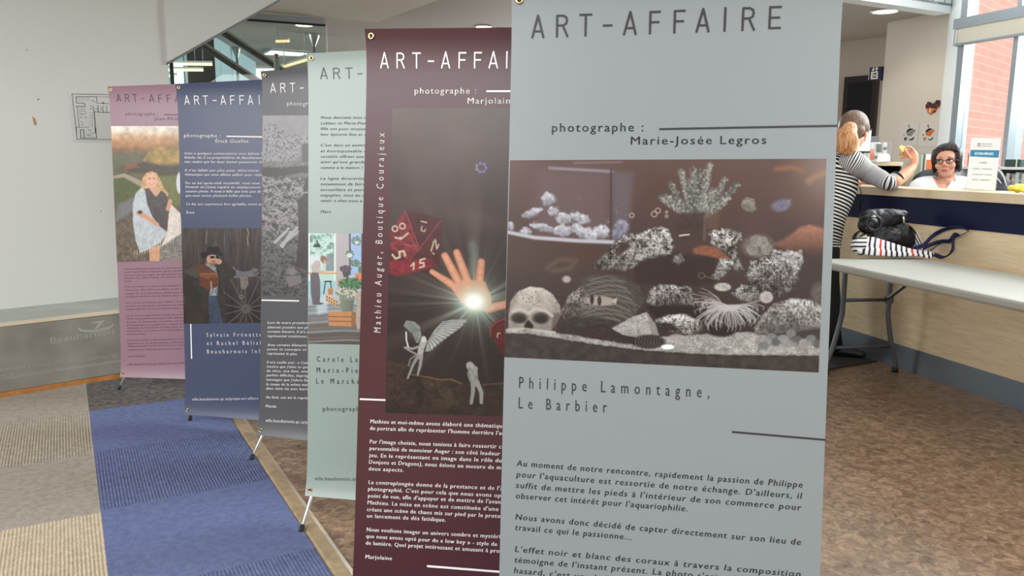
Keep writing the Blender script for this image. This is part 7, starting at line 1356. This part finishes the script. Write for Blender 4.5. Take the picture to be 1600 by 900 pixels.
mb.tube(smooth_path([w(1280, 372), w(1278, 388), w(1280, 408)], 4), lerp_list([(0.125, 0.115), (0.126, 0.12), (0.11, 0.115)], 4), 22, up=CR)
for (hx, hd, ft_) in ((1286, -0.03, (1302, 557)), (1272, 0.09, (1288, 554))):
    fo = G(*ft_); mb.tube(smooth_path([w(hx, 388, hd), w(hx + 7, 450, hd), w(hx + 13, 515, hd), flat(fo, 0.07)], 6), lerp_list([0.098, 0.072, 0.056, 0.052], 6), 18)
remesh(mb, 'trousers', PNT, stand, 0.007, 3)
for ft_ in ((1302, 557), (1288, 554)):
    fo = G(*ft_); d = CR * 1.0 - CF * 0.35; d.z = 0; d.normalize(); mb = MB(); mb.tube(smooth_path([flat(fo, 0.045) - d * 0.06, flat(fo, 0.048), flat(fo, 0.040) + d * 0.08, flat(fo, 0.030) + d * 0.16, flat(fo, 0.026) + d * 0.185], 4), lerp_list([(0.042, 0.034), (0.046, 0.040), (0.036, 0.042), (0.026, 0.036), (0.012, 0.018)], 4), 16, up=(0, 0, 1)); obj('shoe', mb, BLKP, stand, True)
def hair_mat(name, c0, c1):
    m = mat(name, c0, 0.45, spec=0.4); nd, lk, b = nodes_of(m); t = nd.new('ShaderNodeTexCoord'); mp = nd.new('ShaderNodeMapping'); mp.inputs['Scale'].default_value = (60, 60, 6); n = nd.new('ShaderNodeTexNoise'); n.inputs['Scale'].default_value = 2.0; n.inputs['Detail'].default_value = 4; r = nd.new('ShaderNodeValToRGB'); r.color_ramp.elements[0].position = 0.35; r.color_ramp.elements[0].color = (*c0, 1); r.color_ramp.elements[1].position = 0.65; r.color_ramp.elements[1].color = (*c1, 1)
    bp_ = nd.new('ShaderNodeBump'); bp_.inputs['Strength'].default_value = 0.4; bp_.inputs['Distance'].default_value = 0.004
    lk.new(t.outputs['Object'], mp.inputs[0]); lk.new(mp.outputs[0], n.inputs['Vector']); lk.new(n.outputs['Fac'], r.inputs[0]); lk.new(r.outputs[0], b.inputs['Base Color']); lk.new(n.outputs['Fac'], bp_.inputs['Height']); lk.new(bp_.outputs[0], b.inputs['Normal']); return m
HB = hair_mat('brown_hair', rgb(88, 68, 56), rgb(122, 98, 82)); HG = hair_mat('golden_hair', rgb(140, 92, 56), rgb(206, 154, 104))
TH = lambda *p: HM @ Vector(p); mb = MB(); R3 = HM.to_3x3()
mb.ball(TH(0, -0.020, 0.040), (0.088, 0.100, 0.092), 28, 18, R3); mb.ball(TH(0, -0.055, 0.0), (0.080, 0.060, 0.066), 24, 14, R3)
for s in (-1, 1): mb.ball(TH(s * 0.066, 0.0, 0.028), (0.022, 0.055, 0.045), 18, 12, R3)
hair = remesh(mb, 'hair', HB, stand, 0.005, 3)
tie = w(1333, 197.5, -0.105); mb = MB(); mb.tube(smooth_path([tie + Vector((0, 0, 0.006)), w(1328, 201, -0.125), w(1322, 215, -0.135), w(1319, 229, -0.125), w(1314, 239.5, -0.115)], 6), lerp_list([0.020, 0.045, (0.070, 0.052), (0.068, 0.05), (0.052, 0.035)], 6) if False else lerp_list([(0.020, 0.020), (0.045, 0.040), (0.071, 0.052), (0.070, 0.050), (0.052, 0.034)], 6), 22, up=CR); obj('ponytail', mb, HG, stand, True)
mb = MB(); mb.tube([tie + (w(1331, 199, -0.12) - tie) * k * 0.2 + CR * 0.02 * math.cos(k) + CU * 0.02 * math.sin(k) for k in range(8)], 0.006, 8, caps=False); obj('hair_tie', mb, mat('hair_tie', rgb(190, 150, 110), 0.6), stand, True)
# sticky note between finger and thumb
ns = [h_(1406, 226.3, -.018), h_(1412.5, 228.5, -.016), h_(1417.5, 238, -.014), h_(1411, 236.5, -.016)]; ns = [h_(1404.8, 229.6, -.018), h_(1408.5, 226.6, -.018), h_(1417, 230.5, -.013), h_(1416.2, 238.2, -.013), h_(1410, 236.8, -.016)]
mb = MB(); mb.prism(ns, CF * 0.0015); o = obj('sticky_note', mb, mat('yellow_paper', rgb(226, 224, 128), 0.7), None); tag(o, 'yellow sticky note pinched in the raised hand', 'note')

# ---- seated person behind the desk
dL = (cv(1480, 300, 0.0) - EYE).dot(CF) + 0.80
def l_(px, py, d=0.0): return P(px, py, dL + d)
sit = thing('person', 'seated person with short dark hair, glasses and white blouse behind the desk', 'person', tuple(flat(l_(1474, 300), 0.0)))
LM = head_matrix(l_(1479, 254), -CF * 0.80 - CR * 0.56 + Vector((0, 0, -0.10)), 0.06)
LM = LM @ Matrix.Scale(0.96, 4)
mb = MB(); head_shapes(mb, LM)
mb.tube(smooth_path([flat(l_(1474, 300, .06), 0.47), l_(1473, 340, .04), l_(1473, 305, .03), l_(1475, 291, .035), l_(1478, 278, .02)], 4), lerp_list([(0.15, 0.12), (0.13, 0.10), (0.155, 0.09), (0.085, 0.06), (0.05, 0.05)], 4), 20, up=CR)
sp_ = {}
for s, x in ((-1, 1437), (1, 1510)):
    sh = l_(x, 296, .03); e_ = l_(x + s * 6, 344, 0.0); wr2 = flat(l_(1474 + s * 13, 352, -0.15), 0.605)
    mb.tube(smooth_path([l_(1474 + s * 14, 289, .03), sh, e_, wr2], 5), lerp_list([0.05, 0.046, 0.038, 0.022], 5), 14)
    fw = -cn * -1.0; fw = Vector((cn.x, cn.y, 0)); sd_ = Vector((-fw.y, fw.x, 0))
    mb.tube([wr2, wr2 + fw * 0.05 - Vector((0, 0, 0.004)), wr2 + fw * 0.08 - Vector((0, 0, 0.008))], [(0.016, 0.022), (0.013, 0.036), (0.010, 0.032)], 12, up=(0, 0, 1))
    for k in range(4): finger(mb, [wr2 + fw * 0.075 + sd_ * (0.024 - 0.016 * k) - Vector((0, 0, 0.006)), wr2 + fw * (0.105 + 0.006 * (k in (1, 2))) + sd_ * (0.026 - 0.017 * k) - Vector((0, 0, 0.004)), wr2 + fw * (0.13 + 0.008 * (k in (1, 2))) + sd_ * (0.026 - 0.017 * k) - Vector((0, 0, 0.018))], 0.0078)
    finger(mb, [wr2 + fw * 0.02 - sd_ * s * 0.028, wr2 + fw * 0.06 - sd_ * s * 0.05, wr2 + fw * 0.085 - sd_ * s * 0.05 - Vector((0, 0, 0.01))], 0.0085)
    kn = flat(l_(1474 + s * 22, 300, -0.26), 0.50); mb.tube(smooth_path([flat(l_(1474 + s * 18, 300, .04), 0.50), kn, flat(kn, 0.30) + fw * 0.02, flat(kn, 0.09)], 5), lerp_list([0.085, 0.062, 0.05, 0.036], 5), 14); mb.tube([flat(kn, 0.05), flat(kn, 0.03) + fw * 0.09], [0.036, 0.026], 10)
remesh(mb, 'body', SKIN, sit, 0.0045, 3)
face_parts(sit, LM, mat('dark_iris', rgb(48, 34, 28), 0.2), mat('rose_lips', rgb(176, 92, 92), 0.45), mat('brow_dark', rgb(40, 30, 30), 0.8), -CR * 0.0032)
TL_ = lambda *p: LM @ Vector(p); R3 = LM.to_3x3()
HD = hair_mat('dark_hair', rgb(22, 17, 18), rgb(58, 44, 44)); mb = MB()
mb.ball(TL_(0, -0.028, 0.048), (0.092, 0.098, 0.086), 28, 18, R3); mb.ball(TL_(0, -0.070, -0.010), (0.082, 0.052, 0.078), 24, 14, R3)
for s in (-1, 1):
    mb.ball(TL_(s * 0.074, 0.000, 0.035), (0.022, 0.052, 0.062), 18, 12, R3); mb.ball(TL_(s * 0.076, -0.022, -0.018), (0.016, 0.040, 0.052), 18, 12, R3)
for k in range(9):
    a = -0.068 + 0.0152 * k; mb.tube(smooth_path([TL_(0.030, 0.028, 0.118), TL_(0.012 + a * 0.75, 0.064 - abs(a) * 0.25, 0.104 - max(0, -a) * 0.25), TL_(a * 1.1 + 0.004, 0.080 - abs(a) * 0.52, 0.080 - 0.55 * max(0, -a - 0.01) - 0.42 * max(0, a - 0.03))], 4), lerp_list([0.022, 0.019, 0.013], 4), 10)
remesh(mb, 'hair', HD, sit, 0.0045, 3)
GLS = mat('glasses_frame', rgb(34, 30, 48), 0.3); gl_ = None; mb = MB()
for s in (-1, 1):
    rim = [TL_(s * 0.031 + 0.0225 * math.cos(a), 0.099 - 0.05 * abs(s * 0.031 + 0.0225 * math.cos(a)) ** 1.2, 0.006 + 0.0155 * math.sin(a)) for a in [2 * PI * k / 20 for k in range(21)]]; mb.tube(rim, 0.0021, 8, caps=False)
    mb.tube([TL_(s * 0.053, 0.094, 0.010), TL_(s * 0.076, 0.06, 0.011), TL_(s * 0.082, 0.0, 0.010)], 0.002, 8)
mb.tube([TL_(-0.009, 0.099, 0.010), TL_(0, 0.101, 0.012), TL_(0.009, 0.099, 0.010)], 0.002, 8); obj('glasses', mb, GLS, sit, True)
BLO = mat('white_blouse', rgb(226, 228, 232), 0.8, bump=(50, 0.2)); mb = MB()
mb.tube(smooth_path([flat(l_(1474, 300, .06), 0.46), l_(1473, 342, .04), l_(1473, 308, .03), l_(1474, 293, .035), l_(1476, 285, .045)], 5), lerp_list([(0.165, 0.135), (0.145, 0.115), (0.165, 0.102), (0.11, 0.076), (0.062, 0.052)], 5), 24, up=CR)
for s, x in ((-1, 1437), (1, 1510)):
    mb.tube(smooth_path([l_(1474 + s * 12, 289, .03), l_(x + s, 294.5, .03), l_(x + s * 5, 322, 0.01), l_(x + s * 6, 342, 0.0)], 5), lerp_list([0.058, 0.062, 0.056, 0.05], 5), 18)
blouse = remesh(mb, 'blouse', BLO, sit, 0.006, 4)
# open neck: the blouse is cut away in a V so that the body shows
vn0, vn1, vn2 = l_(1457, 276), l_(1490, 276), l_(1470, 301); bm = bmesh.new(); bm.from_mesh(blouse.data); org = ORG[sit.name]; dele = []
for v in bm.verts:
    p = v.co + org
    if (p - EYE).dot(CF) < dL + 0.02:
        x, y = pix(p)
        if y < 302 and y > 266 and x > 1457 + (y - 276) * 0.55 and x < 1490 - (y - 276) * 0.62: dele.append(v)
bmesh.ops.delete(bm, geom=dele, context='VERTS'); bm.to_mesh(blouse.data); bm.free(); so_ = blouse.modifiers.new('hem', 'SOLIDIFY'); so_.thickness = 0.004; so_.offset = 1
TRS = mat('navy_trousers', rgb(30, 34, 48), 0.8); mb = MB()
for s in (-1, 1):
    kn = flat(l_(1474 + s * 22, 300, -0.26), 0.50); mb.tube(smooth_path([flat(l_(1474 + s * 18, 300, .05), 0.505), kn, flat(kn, 0.30) + Vector((cn.x, cn.y, 0)) * 0.02, flat(kn, 0.08)], 5), lerp_list([0.098, 0.075, 0.06, 0.052], 5), 16)
remesh(mb, 'trousers', TRS, sit, 0.008, 3)
# office chairs
def office_chair(c, face, m, label, piping=None):
    face = Vector((face.x, face.y, 0)).normalized(); sd = Vector((-face.y, face.x, 0)); root = thing('office_chair', label, 'chair', tuple(flat(c, 0)), 'office chairs behind the desk'); at = lambda x, y, z: flat(c, z) + sd * x + face * y
    b_ = MB(); seg = 14; vs = []
    for k in range(seg + 1):
        t_ = k / seg; z = 0.52 + 0.66 * t_; hw = 0.205 * (1 - 0.55 * max(0, t_ - 0.62) ** 1.3 / 0.38 ** 1.3 * 0.6)
        for j in range(9):
            u_ = j / 8 * 2 - 1; vs.append(at(u_ * hw, -0.24 + 0.05 * (u_ * u_) - 0.04 * t_ + 0.03 * math.sin(PI * t_), z - 0.05 * abs(u_) ** 3 * t_))
    fs = [(k * 9 + j, k * 9 + j + 1, (k + 1) * 9 + j + 1, (k + 1) * 9 + j) for k in range(seg) for j in range(8)]; b_.add(vs, fs); bo = obj('backrest', b_, m, root, True); sm = bo.modifiers.new('s', 'SOLIDIFY'); sm.thickness = 0.05; sm.offset = 0; bv = bo.modifiers.new('b', 'SUBSURF'); bv.levels = 1; bv.render_levels = 1
    if piping:
        b_ = MB(); edge = [vs[k * 9] - face * 0.028 for k in range(seg + 1)] + [vs[seg * 9 + j] - face * 0.028 for j in range(1, 9)] + [vs[k * 9 + 8] - face * 0.028 for k in range(seg - 1, -1, -1)]; b_.tube([p + (p - at(0, -0.24, 0.75)).normalized() * 0.022 for p in edge], 0.007, 8); obj('piping', b_, piping, bo, True)
    b_ = MB(); b_.tube([at(0, 0.24, 0.355), at(0, 0.20, 0.36), at(0, -0.16, 0.36), at(0, -0.21, 0.355)], [(0.018, 0.15), (0.035, 0.22), (0.035, 0.22), (0.018, 0.16)], 20, up=(0, 0, 1)); obj('seat', b_, m, root, True)
    b_ = MB(); b_.tube([at(0, -0.10, 0.32), at(0, -0.27, 0.32), at(0, -0.285, 0.62)], 0.016, 10); obj('back_bracket', b_, BLKP, root, True); b_ = MB(); b_.tube([at(0, 0, 0.10), at(0, 0, 0.33)], 0.022, 14); obj('gas_lift', b_, BLKP, root, True)
    for k in range(5):
        a = 2 * PI * k / 5; e_ = at(0.26 * math.cos(a), 0.26 * math.sin(a), 0.07); b_ = MB(); b_.tube([at(0, 0, 0.11), e_], [0.022, 0.013], 10); g_ = obj('leg', b_, BLKP, root, True); b_ = MB(); b_.lathe(flat(e_, 0.028) - sd * 0.012, [(0.022, 0), (0.028, 0.004), (0.028, 0.02), (0.022, 0.024)], 16, sd); obj('castor', b_, BLKP, g_, True)
    return root
office_chair(l_(1478, 300, 0.13), -CF + CR * -0.2, mat('black_upholstery', (0.014, 0.014, 0.017), 0.7, bump=(90, 0.2)), 'black office chair the seated person leans against')
JK = mat('navy_quilt', rgb(40, 44, 58), 0.8, bump=(60, 0.4)); fc = cv(1563, 300, -0.58); fcb = MB(); fcb.frame_box(flat(fc, 0) - cdr * 0.11 - cn * 0.12, cdr * 0.22, cn * 0.24, Vector((0, 0, 0.73))); FCAB = obj('filing_cabinet', fcb, mat('cabinet_grey', rgb(150, 154, 156), 0.45), None, bevel=0.004); tag(FCAB, 'grey filing cabinet behind the desk carrying the dark navy jacket', 'cabinet')
for z_ in (0.06, 0.28, 0.50): fcb = MB(); fcb.frame_box(flat(fc, z_) - cdr * 0.10 + cn * 0.1195, cdr * 0.20, cn * 0.004, Vector((0, 0, 0.20))); obj('drawer', fcb, mat('cabinet_grey'), FCAB, bevel=0.001)
dJ = (fc - EYE).dot(CF); j_ = lambda x, y, d=0.0: P(x, y, dJ + d); jb = j_(1552, 300); jk = thing('quilted_jacket', 'dark navy quilted jacket with pale piping heaped right of the notice', 'jacket', (jb.x, jb.y, 0.73))
mb = MB(); mb.tube(smooth_path([flat(j_(1555, 300), 0.735), j_(1554, 312), j_(1552, 290), j_(1550, 272), j_(1548, 263)], 4), lerp_list([(0.085, 0.07), (0.10, 0.075), (0.092, 0.06), (0.06, 0.045), (0.022, 0.02)], 4), 18, up=CR); jo = remesh(mb, 'shell', JK, jk, 0.006, 3)
for pts in ([(1551, 262), (1561, 267), (1568, 277), (1572, 289), (1577, 302)], [(1552, 275), (1560, 281), (1566, 292), (1571, 304)]): mb = MB(); mb.tube(smooth_path([j_(x, y, -0.055) for x, y in pts], 5), 0.0045, 8); obj('piping', mb, mat('pale_piping', rgb(206, 206, 206), 0.5), jk, True)
